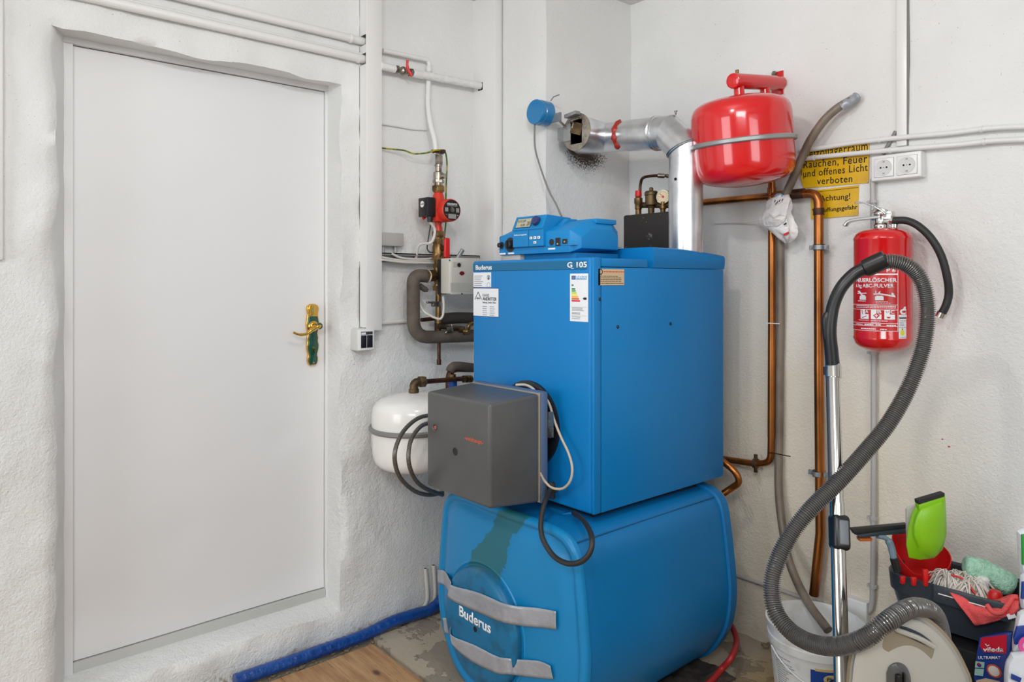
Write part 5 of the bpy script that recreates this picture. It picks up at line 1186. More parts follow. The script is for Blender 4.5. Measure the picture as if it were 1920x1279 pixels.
def pclamp(par, px, py, r):
    c = wp(px, py, .045); c.x = par['cx'] if 'cx' in par else c.x
    g = MB().lathe([(r, -.008), (r+.004, -.008), (r+.004, .008), (r, .008)], c, (0, 0, 1), 24)
    for s_ in (-1, 1):
        g.box(c+V((s_*(r+.002), -.004, -.008)), c+V((s_*(r+.018), .004, .008))); g.cyl(c+V((s_*(r+.011), -.008, 0)), c+V((s_*(r+.011), -.003, 0)), .0055, n=10)
    g.cyl(c+V((0, r, 0)), V((c.x, YW+.01, c.z)), .005, n=8)
    o = g.build('pipe_clamp', M['zinc'], par)
    MB().lathe([(r-.0005, -.0105), (r+.0025, -.0105), (r+.0025, .0105), (r-.0005, .0105)], c, (0, 0, 1), 24).build('rubber_liner', M['rubber'], o)
pclamp(ch, 1535.5, 464, .0165); pclamp(ch, 1534, 888, .0165)
cv2 = thing('copper_pipe', 'copper riser under the red vessel, turning left to the boiler at the bottom', 'pipe', wp(1447, 868))
g = MB().tube([wp(1447, 338, .045), wp(1447, 600, .045), wp(1446, 820, .045)], .0135, 16); g.tube(round_corners([wp(1446, 815, .045), wp(1445, 867, .045), wp(1418, 870, .045), wp(1350, 860, .05)], .04, 8), .0125, 14)
g.cyl(wp(1447, 383, .045), wp(1447, 352, .045), .0165, n=18); g.cyl(wp(1440, 368.5, .045), wp(1456, 367, .045), .0165, n=18); g.build('pipe_run', M['copper'], cv2)
g = MB(); c = wp(1417, 869, .045); g.lathe([(.012, -.007), (.019, -.007), (.019, .007), (.012, .007)], c, (1, 0, 0), 20)
for s_ in (-1, 1): g.box(c+V((-.006, -.004, s_*.017)), c+V((.006, .004, s_*.034)))
g.cyl(c, V((c.x, YW+.01, c.z)), .005, n=8); g.build('pipe_clamp', M['bronze'], cv2)
g = MB().tube(round_corners([pt(1340, 853, Y=2.36), pt(1379, 884, Y=2.37), pt(1388, 905, Y=2.38), pt(1372, 915, Y=2.38), pt(1356, 926, Y=2.36)], .03, 6), .0125, 14)
tag(g.build('flow_pipe', M['copper']), 'short bent copper pipe from the back of the boiler down to the storage tank', 'pipe')
# grey tube and bag
tb_ = [wp(1603, 184, .02), wp(1592, 190, .04), wp(1570, 203, .055), wp(1545, 226, .065), wp(1520, 262, .07), wp(1503, 297, .07), wp(1487, 335, .07), wp(1472, 368, .065), wp(1464, 400, .05), wp(1463, 450, .028), wp(1464, 600, .024), wp(1462, 700, .024), wp(1461, 820, .026), wp(1460, 920, .035), wp(1469, 1000, .06), wp(1482, 1060, .10), wp(1512, 1125, .155), wp(1553, 1182, .21)]
gt = thing('grey_tube', 'long dirty grey plastic tube hanging down the right wall through a white bag', 'tube', wp(1553, 1182))
MB().tube(smooth_path(tb_, 8), .0148, 14).build('tube_run', M['pipegrey'], gt)
sp_ = smooth_path([wp(1607, 181, .02), wp(1600, 186, .03), wp(1588, 194, .045), wp(1578, 200, .05)], 4)
MB().tube(sp_, [.0165+.0012*math.sin(i*1.7) for i in range(len(sp_))], 12).build('tape_wrap', M['tape'], gt, label='tape wrapped upper end')
# plastic bag
bag = thing('plastic_bag', 'crumpled white plastic carrier bag tied around the grey tube', 'bag', wp(1462, 450))
B_ = [(1470, 366, 10, .07), (1464, 374, 18, .075), (1461, 388, 20, .08), (1455, 402, 24, .085), (1455, 416, 29, .085), (1464, 427, 25, .08), (1474, 438, 17, .075), (1478, 448, 12, .07), (1476, 456, 4, .065)]
R_ = []
pth = smooth_path([V((a, b, c)) for a, b, c, d in B_], 4); dd = smooth_path([V((d, 0, 0)) for a, b, c, d in B_], 4)
for i, q in enumerate(pth):
    rg = []
    for k in range(32):
        a = 2*PI*k/32; rr_ = 1+.28*math.sin(5*a+q.y*.06)+.20*noise.noise(V((math.cos(a)*2, math.sin(a)*2, q.y*.045)))
        c = pt(q.x, q.y, Y=YW-dd[i].x); s_ = q.z/500.0*rr_
        rg.append(c+V((math.cos(a)*s_, math.sin(a)*min(s_, .030), .006*noise.noise(V((a*2, q.y*.05, 3))))))
    R_.append(rg)
MB().rings(R_).build('bag_body', M['plastic_bag'], bag, smooth=60)
lf = [(1441, 398), (1430, 412), (1434, 424), (1456, 425), (1470, 416), (1474, 405), (1462, 402), (1450, 408)]
c0 = pt(1454, 412, Y=YW-.125)
g = MB(); R_ = []
for s_ in (1.0, .75, .4, .08): R_.append([c0.lerp(pt(a, b, Y=YW-.115), s_)+V((0, -.018*(1-s_)+.006*noise.noise(V((a*.2, b*.2, s_*3))), 0)) for a, b in lf])
g.rings(R_); g.build('knot_fold', M['plastic_bag'], bag, smooth=60)
MB().obox(pt(1474, 438.5, Y=YW-.112), V((.9, 0, .35)).normalized(), (0, 1, 0), V((-.35, 0, .9)).normalized(), .022, .0015, .0075).build('red_print', M['redplast'], bag)
MB().obox(pt(1472, 420, Y=YW-.118), V((.85, 0, .5)).normalized(), (0, 1, 0), V((-.5, 0, .85)).normalized(), .012, .0015, .005).build('black_print', M['ink'], bag)
g = MB()
for a, b in ((1453, 377), (1458, 379), (1462, 376), (1467, 375), (1455, 382)): g.obox(pt(a, b, Y=YW-.122), V((.5, 0, .8)).normalized(), (0, 1, 0), V((-.8, 0, .5)).normalized(), .009, .0015, .0025)
g.build('bag_print', M['ink'], bag)
MB().sphere(pt(1460, 368, Y=YW-.092), .017, 10, (1, .5, .7)).build('blue_plug', mat('pale_blue', (120, 160, 190), .5), bag)
g = MB().tube(smooth_path([wp(1340, 418, .02), wp(1375, 417, .02), wp(1410, 415, .04), wp(1436, 413, .09)], 5), .0022, 6); tag(g.build('bag_string', M['white']), 'thin white string sticking out left of the plastic bag', 'string')
# cable ties / small tie at the lower riser
g = MB().tube([wp(1442, 849, .058), wp(1456, 851, .058), wp(1482, 856, .09)], .0018, 6); tag(g.build('cable_tie', M['black']), 'black cable tie holding the grey tube to the copper riser', 'tie')
g = MB().tube([wp(1436, 606, .06), wp(1462, 607, .055)], .0018, 6); tag(g.build('cable_tie', M['white']), 'white cable tie around the copper riser and grey tube', 'tie')

# ------------------------------------------------------------------ yellow signs
def quadbox(P4, th, m_, nm, par, **k):
    return MB().prism(P4, (0, -th, 0)).build(nm, m_, par, **k)
def sp(px, py): return pt(px, py, Y=YW-.006)
s1_ = thing('warning_sign', 'upper yellow sign with German no-smoking text, partly behind white conduits', 'sign', sp(1568, 353))
s1m = quadbox([sp(1502, 285), sp(1502.5, 337), sp(1508, 353), sp(1629, 343), sp(1630, 268)], .003, M['yellow'], 'sign_plate', s1_)
MB().obox((sp(1503.5, 330)+sp(1503.5, 292))/2+V((0, -.0035, 0)), (1, 0, 0), (0, 1, 0), (0, 0, 1), .002, .001, .07).build('edge_line', M['ink'], s1_)
def stext(s, x0, yb0, x1, yb1, h, par, bold=0.0, spc=1.0):
    a_, b_ = pt(x0, yb0, Y=YW-.0092), pt(x1, yb1, Y=YW-.0092); u = (b_-a_); L_ = u.length; u.normalize(); v_ = V((-u.z, 0, u.x)) if u.x > 0 else V((0, 0, 1))
    return text(s, lambda a, b, c: a_+u*a+v_*b+V((0, -c, 0)), h, L_, M['ink'], par, bold=bold, spacing=spc)
K_ = 2.62/1358
stext('Heizöllagerraum', 1506, 297, 1627, 281, 15*K_, s1_, .006, 1.1)
stext('Rauchen, Feuer', 1506.5, 315.5, 1626, 304, 13.5*K_, s1_, .006, 1.1)
stext('und offenes Licht', 1506, 332.5, 1627, 320, 13*K_, s1_, .006, 1.1)
stext('verboten', 1532, 346, 1598, 341, 12.5*K_, s1_, .006, 1.1)
for px_, py_ in ((1627, 341), (1508, 334)): MB().cyl(sp(px_, py_)+V((0, -.003, 0)), sp(px_, py_)+V((0, -.005, 0)), .0025, n=8).build('nail', M['nickel'], s1_)
s2_ = thing('warning_sign', 'lower yellow sign reading Achtung, partly behind the copper bend', 'sign', sp(1567, 410))
quadbox([sp(1521, 358), sp(1521, 411), sp(1609, 404), sp(1611, 347)], .0025, M['yellow'], 'sign_plate', s2_)
stext('Achtung!', 1537.5, 377.5, 1594, 373, 10.5*K_, s2_, .004, 1.05)
stext('Verpuffungsgefahr', 1522.5, 399.5, 1608, 391.5, 7.6*K_, s2_, .012, 1.05)
g = MB().tube([sp(1524, 361)+V((0, -.003, 0)), sp(1610, 351.5)+V((0, -.003, 0))], .0008, 4); g.build('border_line', M['ink'], s2_)

# ------------------------------------------------------------------ white conduits, sockets, grey riser
cA = [(1500, 282, .012), (1530, 279, .022), (1600, 268, .022), (1700, 257, .020), (1780, 250, .020), (1860, 240.5, .020), (1935, 237, .02)]
cB = [(1508, 298, .024), (1560, 292, .026), (1640, 284.5, .03), (1700, 279, .030), (1800, 271, .024), (1860, 264.5, .022), (1935, 261, .022)]
for l, lab in ((cA, 'upper white conduit crossing the right wall above the sockets'), (cB, 'lower white conduit running just over the double socket')):
    path = smooth_path([wp(a, b, c) for a, b, c in l], 8); path.append(path[-1]+V((1.2, 0, 0)))
    g = MB().tube(path, .0085, 12)
    for k in (3, 20, 38): g.lathe([(.0085, -.004), (.0105, -.003), (.0105, .003), (.0085, .004)], path[k], (1, 0, 0), 12); g.box(path[k]+V((-.004, 0, -.004)), V((path[k].x+.004, YW+.01, path[k].z+.004)))
    tag(g.build('wall_conduit', M['cond']), lab, 'conduit')
a0, a1, _, _ = rc(1681, 0, 1700, 275, Y=YW-.012); zb_ = pt(1690, 274, Y=YW-.012).z
dk = thing('cable_duct', 'slim white vertical cable duct from the ceiling down to the double socket', 'duct', ((a0+a1)/2, YW, zb_))
MB().box((a0+.001, YW-.009, zb_), (a1-.001, YW+.012, CEIL)).build('duct_tray', M['duct'], dk); MB().box((a0, YW-.013, zb_+.001), (a1, YW-.009, CEIL)).build('duct_lid', M['duct'], dk, bevel=.001)
MB().box((a1, YW-.008, zb_), (a1+.0035, YW+.012, CEIL)).build('shadow_gap', M['greycable'], dk)
g = MB().tube([wp(1655, 290, .008), wp(1668, 268, .008), wp(1680, 246, .008)], .0065, 10); tag(g.build('grey_cable', M['greycable']), 'short grey cable slanting behind the conduits left of the slim duct', 'cable')
YS = YW-.042; a0, a1 = pt(1633, 0, Y=YS).x, pt(1727, 0, Y=YS).x; z0_ = pt(1680, 335.5, Y=YS).z; z1_ = pt(1680, 288, Y=YS).z
so = thing('double_socket', 'white surface mounted double power socket under the white conduits', 'socket', ((a0+a1)/2, YW, z0_))
MB().box((a0, YS, z0_), (a1, YW+.008, z1_)).build('housing', M['white'], so, bevel=.004, seg=3)
for k in (0, 1):
    cx = a0+(a1-a0)*(.27+.46*k); cz = (z0_+z1_)/2; hw_ = (a1-a0)*.195; r_ = hw_*.80
    o = MB().box((cx-hw_, YS-.0025, cz-hw_), (cx+hw_, YS+.001, cz+hw_)).build('socket_insert', M['white'], so, bevel=.001)
    MB().box((cx-hw_-.0008, YS-.0006, cz-hw_-.0008), (cx+hw_+.0008, YS+.001, cz+hw_+.0008)).build('insert_gap', M['greyink'], so)
    MB().lathe([(r_, 0), (r_+.0015, .0012), (r_+.003, 0)], (cx, YS-.0025, cz), (0, -1, 0), 32, cap=False).build('socket_ring', M['cond'], o)
    MB().cyl((cx, YS-.0024, cz), (cx, YS-.0029, cz), r_, n=32).build('socket_well', mat('socket_shade', (205, 205, 203), .4) if not bpy.data.materials.get('socket_shade') else bpy.data.materials['socket_shade'], o)
    for s_ in (-1, 1): 
        MB().cyl((cx+s_*.0095, YS-.0025, cz), (cx+s_*.0095, YS-.0036, cz), .0030, n=10).build('pin_hole', M['dark'], o)
        MB().box((cx-.003, YS-.005, cz+s_*r_*.80-.002), (cx+.003, YS-.0025, cz+s_*r_*.80+.002)).build('earth_contact', M['zinc'], o)
    MB().cyl((cx, YS-.0025, cz), (cx, YS-.0036, cz), .0022, n=10).build('center_screw', M['zinc'], o)
gr = thing('grey_conduit', 'grey vertical conduit from the double socket down behind the extinguisher', 'conduit', wp(1637, 1150, .016))
l = [wp(1636, 336, .018), wp(1637, 420, .018), wp(1638, 700, .018), wp(1638, 900, .018), wp(1637, 1060, .018), wp(1636, 1125, .018), wp(1632, 1146, .018), wp(1620, 1153, .018)]
MB().tube(round_corners(l, .02), .0085, 12).build('conduit_run', M['condg'], gr)
for py_ in (378, 662, 972, 1100):
    q = wp(1637.5, py_, .018); g = MB().lathe([(.0085, -.006), (.0115, -.005), (.0115, .005), (.0085, .006)], q, (0, 0, 1), 14); g.box(q+V((-.020, -.004, -.004)), q+V((-.008, .010, .004))); g.box(q+V((-.004, 0, -.004)), V((q.x+.004, YW+.01, q.z+.004))); g.build('conduit_clip', M['condg'], gr)
g = MB().tube([wp(1350, 1073, .012), wp(1384, 1080, .012), wp(1470, 1109, .012), wp(1562, 1142, .012), wp(1592, 1152, .012)], .0068, 10)
q = wp(1543, 1135, .012); g.box(q+V((-.003, -.010, -.018)), q+V((.003, .012, .010)))
tag(g.build('wall_conduit', M['condg']), 'low grey conduit running right from behind the tank towards the lower junction box', 'conduit')
Yj = YW-.04; a0, a1 = pt(1568, 0, Y=Yj).x, pt(1624, 0, Y=Yj).x; z0_ = pt(1600, 1200, Y=Yj).z; z1_ = pt(1600, 1125, Y=Yj).z
jb2 = thing('junction_box', 'white junction box low on the right wall behind the bucket', 'box', ((a0+a1)/2, YW, z0_))
MB().box((a0, Yj+.008, z0_), (a1, YW+.012, z1_)).build('box_base', M['cond'], jb2, bevel=.003); MB().box((a0-.001, Yj, z0_-.001), (a1+.001, Yj+.009, z1_+.001)).build('box_lid', M['white'], jb2, bevel=.004, seg=3)
MB().cyl((a1-.004, Yj+.02, z0_+.045), (a1+.012, Yj+.02, z0_+.05), .011, n=12).build('cable_gland', M['condg'], jb2)
# stains
for a, b in ((1766, 824), (1778, 838)):
    q = pt(a, b, Y=YW-.006); o = MB().sphere(q+V((0, .006, 0)), .0035, 8, (1.1, .8, .8)).build('wall_stain', M['redseal'], wr)

# ------------------------------------------------------------------ fire extinguisher
FE = pt(1655, 545, Y=YW-.100); rE = .0855
fe = thing('fire_extinguisher', 'red dry powder fire extinguisher with black hose on the right wall', 'fire extinguisher', (FE.x, FE.y, pt(1655, 664, Y=FE.y).z))
ez = lambda py: pt(1655, py, Y=FE.y-rE*.3).z
zE0 = ez(648); zE1 = ez(450)
MB().lathe([(.001, ez(664)), (.02, ez(663)), (.05, ez(658)), (.070, ez(652)), (.081, ez(646)), (.0855, ez(638)), (.0868, ez(636)), (.0868, ez(633)), (.0855, ez(631)), (.0855, ez(451)), (.0868, ez(449)), (.0868, ez(446)), (.0855, ez(444)), (.081, ez(438)), (.070, ez(433)), (.05, ez(429)), (.03, ez(427)), (.022, ez(426))], (FE.x, FE.y, 0), n=72).build('cylinder', M['red'], fe)
g = MB().lathe([(.022, ez(427)), (.022, ez(420)), (.018, ez(418)), (.018, ez(404)), (.022, ez(402)), (.022, ez(396)), (.012, ez(392))], (FE.x-.006, FE.y, 0), n=20)
g.box((FE.x-.030, FE.y-.014, ez(412)), (FE.x+.032, FE.y+.014, ez(396))); g.build('valve_head', M['chrome'], fe, bevel=.002)
L2 = lambda px, py, o_=-.012: pt(px, py, Y=FE.y+o_)
lm = mat('cast_aluminium', (196, 196, 194), .25, .9)
def strap(pts_, th, w_, nm, par=fe, m_=lm):
    """flat lever: polyline with thickness th (vertical) and width w_ along Y"""
    P_ = smooth_path(pts_, 5); g = MB(); R_ = []
    for i, q in enumerate(P_):
        t_ = (P_[min(i+1, len(P_)-1)]-P_[max(i-1, 0)]).normalized(); n_ = V((-t_.z, 0, t_.x)); th_ = th
        R_.append([q+n_*th_/2+V((0, -w_/2, 0)), q+n_*th_/2+V((0, w_/2, 0)), q-n_*th_/2+V((0, w_/2, 0)), q-n_*th_/2+V((0, -w_/2, 0))])
    return g.rings(R_).build(nm, m_, par, bevel=.0015)
strap([L2(1584, 424), L2(1591, 416), L2(1606, 412), L2(1640, 408), L2(1652, 407)], .009, .022, 'carrying_handle')
strap([L2(1604, 381), L2(1618, 380), L2(1634, 385), L2(1650, 393), L2(1662, 402)], .005, .018, 'operating_lever')
MB().prism([L2(1642, 412, -.012), L2(1638, 398, -.012), L2(1646, 388, -.012), L2(1658, 392, -.012), L2(1670, 412, -.012), L2(1668, 418, -.012), L2(1645, 418, -.012)], (0, .024, 0)).build('lever_housing', lm, fe, bevel=.002)
g = MB(); q = L2(1636, 388, -.02); g.tube([q+V((.0055*math.cos(a), 0, .013*math.sin(a))) for a in [2*PI*i/20 for i in range(21)]], .0018, 8, cap=False); g.build('safety_pin_ring', M['zinc'], fe)
for px_, py_ in ((1642.5, 406), (1659, 405)): MB().cyl(L2(px_, py_, -.016), L2(px_, py_, -.012), .005, n=12).build('rivet', M['zinc'], fe)
g = MB().cyl(L2(1662, 411, .0), L2(1678, 413, .0), .0115, n=18); g.cyl(L2(1670, 412, .0), L2(1676, 412.7, .0), .0145, n=18); g.build('hose_coupling', M['chrome'], fe)
MB().lathe([(.014, ez(427)), (.014, ez(421)), (.010, ez(419))], (FE.x+.035, FE.y+.0, 0), n=16).build('pressure_port', M['chrome'], fe)
hs = smooth_path([L2(1676, 413, 0), L2(1700, 414, .0), L2(1722, 424, .0), L2(1746, 447, .01), L2(1765, 480, .02), L2(1776, 520, .03), L2(1779, 550, .04), L2(1774, 572, .04), L2(1766, 588, .04)], 8)
MB().tube(hs, .0118, 16).build('discharge_hose', M['rubber'], fe)
MB().cyl(hs[-2], hs[-1]+(hs[-1]-hs[-3]).normalized()*.012, .0145, n=18).build('hose_nozzle', M['chrome'], fe)
# label, wrapped round the cylinder, facing into the room
ca = math.radians(-90-2)
cm_ = lambda u, z, c: V((FE.x+(rE+.0004+c)*math.cos(ca+u/rE), FE.y+(rE+.0004+c)*math.sin(ca+u/rE), z))
lw = .082
def vis_u(px):   # label coordinate of a pixel column on the cylinder front
    best = min((abs((lambda q: 960+FPX*((q-CAM).dot(RGT)/(q-CAM).dot(FWD)))(cm_(u/1000, 1.4, 0))-px), u/1000) for u in range(-110, 111)); return best[1]
def strip_(u0, u1, z0, z1, m_, nm, th=.0004): return cyl_patch(lambda a, b, c: cm_(a, b, c), u0, u1, z0, z1, th, m_, nm, lab_, max(2, int(abs(u1-u0)/.008)))
uR = vis_u(1684); uL = -.125
zL1 = ez(503); zL0 = ez(619)
lab_ = cyl_patch(lambda a, b, c: cm_(a, b, c), uL, uR, zL0, zL1, .0002, mat('label_red', (196, 26, 30), .3), 'label', fe, 24)
wI = M['whiteink']; t_ = .0014
for z in (503, 514.5, 571, 580, 605, 610, 619): 
    strip_(uL, uR, ez(z)-t_/2*(3 if z == 514.5 else 1), ez(z)+t_/2*(2.2 if z == 514.5 else 1), wI, 'rule_line')
strip_(uR-.0016, uR, zL0, zL1, wI, 'rule_line')
uf = lambda x: vis_u(x)
tl = lambda s, x0, x1, yb, h, m_=wI, b=.0, p=None: text(s, (lambda a, bb, c: cm_(uf(x0)+a, ez(yb)+bb, c+.0002)), h, uf(x1)-uf(x0), m_, p or lab_, bold=b)
kE = 2.37/1358
tl('P 6', 1662, 1679, 511, 7.5*kE, b=.02)
tl('FEUERLÖSCHER', 1606.5, 1681.5, 529, 7*kE, b=.025)
tl('6 kg ABC-PULVER', 1605.5, 1676, 539, 6.5*kE, b=.025)
rnd = random.Random(9)
def ctiny(x0, x1, y, hpx, m_=wI, nm='small_print'):
    g = MB(); x_ = uf(x0); e_ = uf(x1)
    while x_ < e_:
        w_ = rnd.uniform(.003, .009); u1_ = min(x_+w_, e_); z_ = ez(y)
        g.add([cm_(x_, z_, .0007), cm_(u1_, z_, .0007), cm_(u1_, z_+hpx*kE, .0007), cm_(x_, z_+hpx*kE, .0007)], [(0, 1, 2, 3)]); x_ = u1_+.0012
    return g.build(nm, m_, lab_)
for x0, x1, y, h in ((1609, 1624, 565, 1.3), (1642, 1665, 565.5, 1), (1643, 1670, 568, 1), (1606, 1680, 574, 1.2), (1606, 1680, 577, 1.2), (1611, 1629, 600.5, 1), (1633, 1664, 601, 1.2), (1633, 1651, 604, .8), (1606, 1618, 608.5, 1.4), (1621, 1638, 608.8, 2), (1642, 1652, 608.8, 2), (1662, 1680, 609.5, 1.8), (1615, 1642, 616.5, 2), (1650, 1663, 616.8, 2)): ctiny(x0, x1, y, h)
# pictograms: operation drawings and the A B C class boxes
def cpoly(pts_, m_=wI, nm='pictogram', th=.0006):
    bm = bmesh.new(); bm.faces.new([bm.verts.new((uf(a), ez(b), 0)) for a, b in pts_])
    bmesh.ops.triangulate(bm, faces=bm.faces[:])
    for _ in range(5):
        es = [e for e in bm.edges if abs(e.verts[0].co.x-e.verts[1].co.x) > .004]
        if not es: break
        bmesh.ops.subdivide_edges(bm, edges=es, cuts=1); bmesh.ops.triangulate(bm, faces=[f for f in bm.faces if len(f.verts) > 3])
    bm.verts.index_update(); g = MB().add([cm_(v.co.x, v.co.y, th) for v in bm.verts], [tuple(v.index for v in f.verts) for f in bm.faces]); bm.free()
    return g.build(nm, m_, lab_, smooth=0)
cpoly([(1612, 562), (1624, 562), (1624, 556), (1621, 553), (1615, 553), (1612, 556)]); cpoly([(1608, 549.5), (1625, 549), (1625, 550.3), (1608, 551)]); cpoly([(1608, 546), (1612, 545), (1618, 553), (1617, 560), (1615, 559), (1615, 553)])
cpoly([(1641, 562.5), (1657, 562.5), (1657, 556), (1654, 554), (1644, 554), (1641, 556)]); cpoly([(1637, 550.5), (1650, 549.5), (1672, 553), (1677, 552), (1679, 557), (1671, 555.5), (1650, 552), (1638, 552)]); cpoly([(1641, 549), (1642, 544), (1643.5, 549)]); cpoly([(1646, 549), (1651, 545), (1650, 549.5)]); cpoly([(1671, 552), (1672, 548), (1676, 550), (1675, 553)])
redi = bpy.data.materials['label_red']
for l_, x0, x1 in (('A', 1614, 1629), ('B', 1633, 1653), ('C', 1658, 1678)):
    xm = (x0+x1)/2; 
    cpoly([(x0, 597.5), (x1, 597.5), (x1, 588.5), (xm+.5, 588.5), (xm+.5, 579.5), (x0, 579.5)])
    tl(l_, xm+1.5, x1-.5, 586.8, 6*kE, b=.02)
cpoly([(1615.5, 581), (1617, 581), (1618.5, 589), (1617.5, 589)], redi, th=.0009); cpoly([(1616, 595), (1625, 591.5), (1626, 592.5), (1617, 596)], redi, th=.0009)
cpoly([(1637, 590.5), (1643.5, 586.5), (1650, 590.5), (1643.5, 596.5)], redi, th=.0009); cpoly([(1641, 590), (1646, 590), (1646, 591.5), (1641, 591.5)], wI, th=.0012); cpoly([(1642.8, 588), (1644.2, 588), (1644.2, 594), (1642.8, 594)], wI, th=.0012)
cpoly([(1662, 592.5), (1670, 592.5), (1668, 595.5), (1664, 595.5)], redi, th=.0009); cpoly([(1661, 582), (1662, 582), (1663, 586), (1662, 586)], redi, th=.0009); cpoly([(1665, 582), (1666, 582), (1665, 586), (1664, 586)], redi, th=.0009)
# inspection tag right of the label
tg = cyl_patch(lambda a, b, c: cm_(a, b, c), uf(1685), uf(1705.2), ez(633), ez(589), .0004, M['paper'], 'inspection_tag', fe, 8)
lab_ = tg
cpoly([(1686, 593.5), (1704, 593.5), (1704, 596), (1686, 596)], M['ink'], 'tag_bar', .0008)
for y, x0, x1 in ((600.5, 1687, 1703), (604, 1687, 1694), (606.5, 1687, 1695), (609, 1687, 1696), (604, 1699, 1703), (612.5, 1686, 1704), (630.5, 1687, 1700)): ctiny(x0, x1, y, .9, M['greyink'])
cpoly([(1688+3.6+3.8*math.cos(a), 621.5-5.5*math.sin(a)) for a in [i*2*PI/12 for i in range(12)]], M['yellowp'], 'yellow_drop', .0008); cpoly([(1690.8, 614), (1692.8, 614), (1692.3, 617), (1691.3, 617)], M['ink'], 'drop_tip', .0008); cpoly([(1699, 626.5), (1702.5, 626.5), (1702, 614), (1701, 614)], mat('lilac', (150, 145, 190), .5), 'pictogram')
# seal of approval mark
lab_ = [o_ for o_ in fe.children if o_.name.startswith('label')][0]
g = [(1688, 580), (1693, 578), (1695, 574), (1698, 574), (1698, 578), (1702, 579), (1702, 585), (1697, 588.5), (1690, 588), (1687, 584)]
cpoly(g, wI, 'test_mark'); cpoly([(1691, 582), (1696, 581), (1700, 582), (1697, 585.5), (1692, 585)], redi, 'test_mark', .0010)

# ------------------------------------------------------------------ vacuum cleaner
def dp(px, py, d): return pt(px, py, d=d)
vt = thing('vacuum_tube', 'upright chrome vacuum tube with curved black handle in front of the copper pipes', 'vacuum tube', dp(1580, 1279, 1.8))
t0, t1 = dp(1562, 690, 2.05), dp(1578.5, 1279, 1.80); dr = (t1-t0).normalized(); t2 = t1+dr*((t1.z-.03)/-dr.z); tm = dp(1568, 985, 0)
tm = t0.lerp(t1, .46); 
lat = (RGT-dr*RGT.dot(dr)).normalized()
MB().cyl(t0, tm, .0168, n=28).build('upper_tube', M['chrome'], vt); MB().cyl(tm, t2, .0184, n=28).build('lower_tube', M['chrome'], vt)
g = MB(); 
MB().cyl(t0-lat*.0145+dr*.02, tm-lat*.0145, .0065, n=10).build('side_rail', mat('dark_blue_grey', (40, 46, 60), .3), vt)
g = MB()
for k in range(22): q = t0+(tm-t0)*(.33+k*.031)+lat*.0160; g.sphere(q, .0034, 6)
g.build('latch_notches', M['zinc'], vt)
MB().cyl(t0+dr*-.01, t0+dr*.028, .0215, n=28).build('collar', M['chrome'], vt)
ba = (t1-t0).normalized(); l0 = dp(1572, 985, (t0.lerp(t1, .5)-CAM).dot(FWD)); ax3, ay3, _ = frame(dr)
nrm = lat.cross(dr).normalized()
if nrm.dot(CAM-tm) < 0: nrm = -nrm
lt = MB().obox(t0.lerp(t1, .555)+lat*.004, lat, nrm, dr, .046, .046, .090).build('length_latch', M['black'], vt, bevel=.012, seg=3)
MB().obox(t0.lerp(t1, .555)+lat*.007+nrm*.022, lat, nrm, dr, .024, .008, .062).build('latch_button', mat('latch_grey', (112, 116, 120), .4), lt, bevel=.004, seg=3)
hpts = [(1562, 692, 2.05), (1559, 660, 2.05), (1556, 620, 2.05), (1562, 575, 2.05), (1577, 540, 2.045), (1600, 515, 2.04), (1622, 503, 2.03), (1642, 494, 2.02)]
hpth = smooth_path([dp(*q) for q in hpts], 8)
MB().tube(hpth, [.0195-(.0022*math.sin(i/len(hpth)*PI)) for i in range(len(hpth))], 20).build('handle', M['black'], vt)
MB().tube(smooth_path([dp(1550, 635, 2.05), dp(1547, 600, 2.05), dp(1553, 588, 2.05)], 5), .010, 12).build('handle_lug', M['black'], vt)
MB().tube([dp(1550, 703, 2.05), dp(1549, 688, 2.05)], .0085, 10).build('release_clip', M['black'], vt)
hd_ = (dp(1642, 494, 2.02)-dp(1622, 503, 2.03)).normalized(); h0 = dp(1626, 502, 2.03); h1 = dp(1652, 490, 2.01)
MB().lathe([(.0195, -.012), (.0255, -.004), (.0262, .02), (.0255, .052), (.0225, .054)], h0, (h1-h0), 28).build('hose_connector', M['black'], vt)
# corrugated hose
hp_ = [(1648, 492, 2.01), (1672, 490, 2.00), (1700, 497, 1.99), (1722, 517, 1.985), (1735, 548, 1.98), (1739, 590, 1.975), (1734, 635, 1.97), (1722, 680, 1.965), (1700, 735, 1.96), (1665, 795, 1.95), (1620, 850, 1.94), (1570, 905, 1.925), (1515, 960, 1.91), (1478, 1010, 1.90), (1455, 1060, 1.88), (1447, 1105, 1.86), (1456, 1150, 1.83), (1485, 1186, 1.79), (1525, 1207, 1.74), (1570, 1212, 1.69), (1620, 1198, 1.64), (1660, 1168, 1.63), (1700, 1143, 1.66), (1728, 1139, 1.71), (1752, 1152, 1.77), (1764, 1185, 1.82), (1768, 1225, 1.84), (1766, 1262, 1.83)]
path = resample(smooth_path([dp(*q) for q in hp_], 10), .0014)
rad_ = []
for i in range(len(path)):
    k = i % 4; rad_.append((.0158, .0212, .0216, .0162)[k])
vh = MB().tube(path, rad_, 20).build('vacuum_hose', M['hoseg'], smooth=60); tag(vh, 'grey corrugated vacuum hose looping from the handle down to the beige vacuum', 'hose')
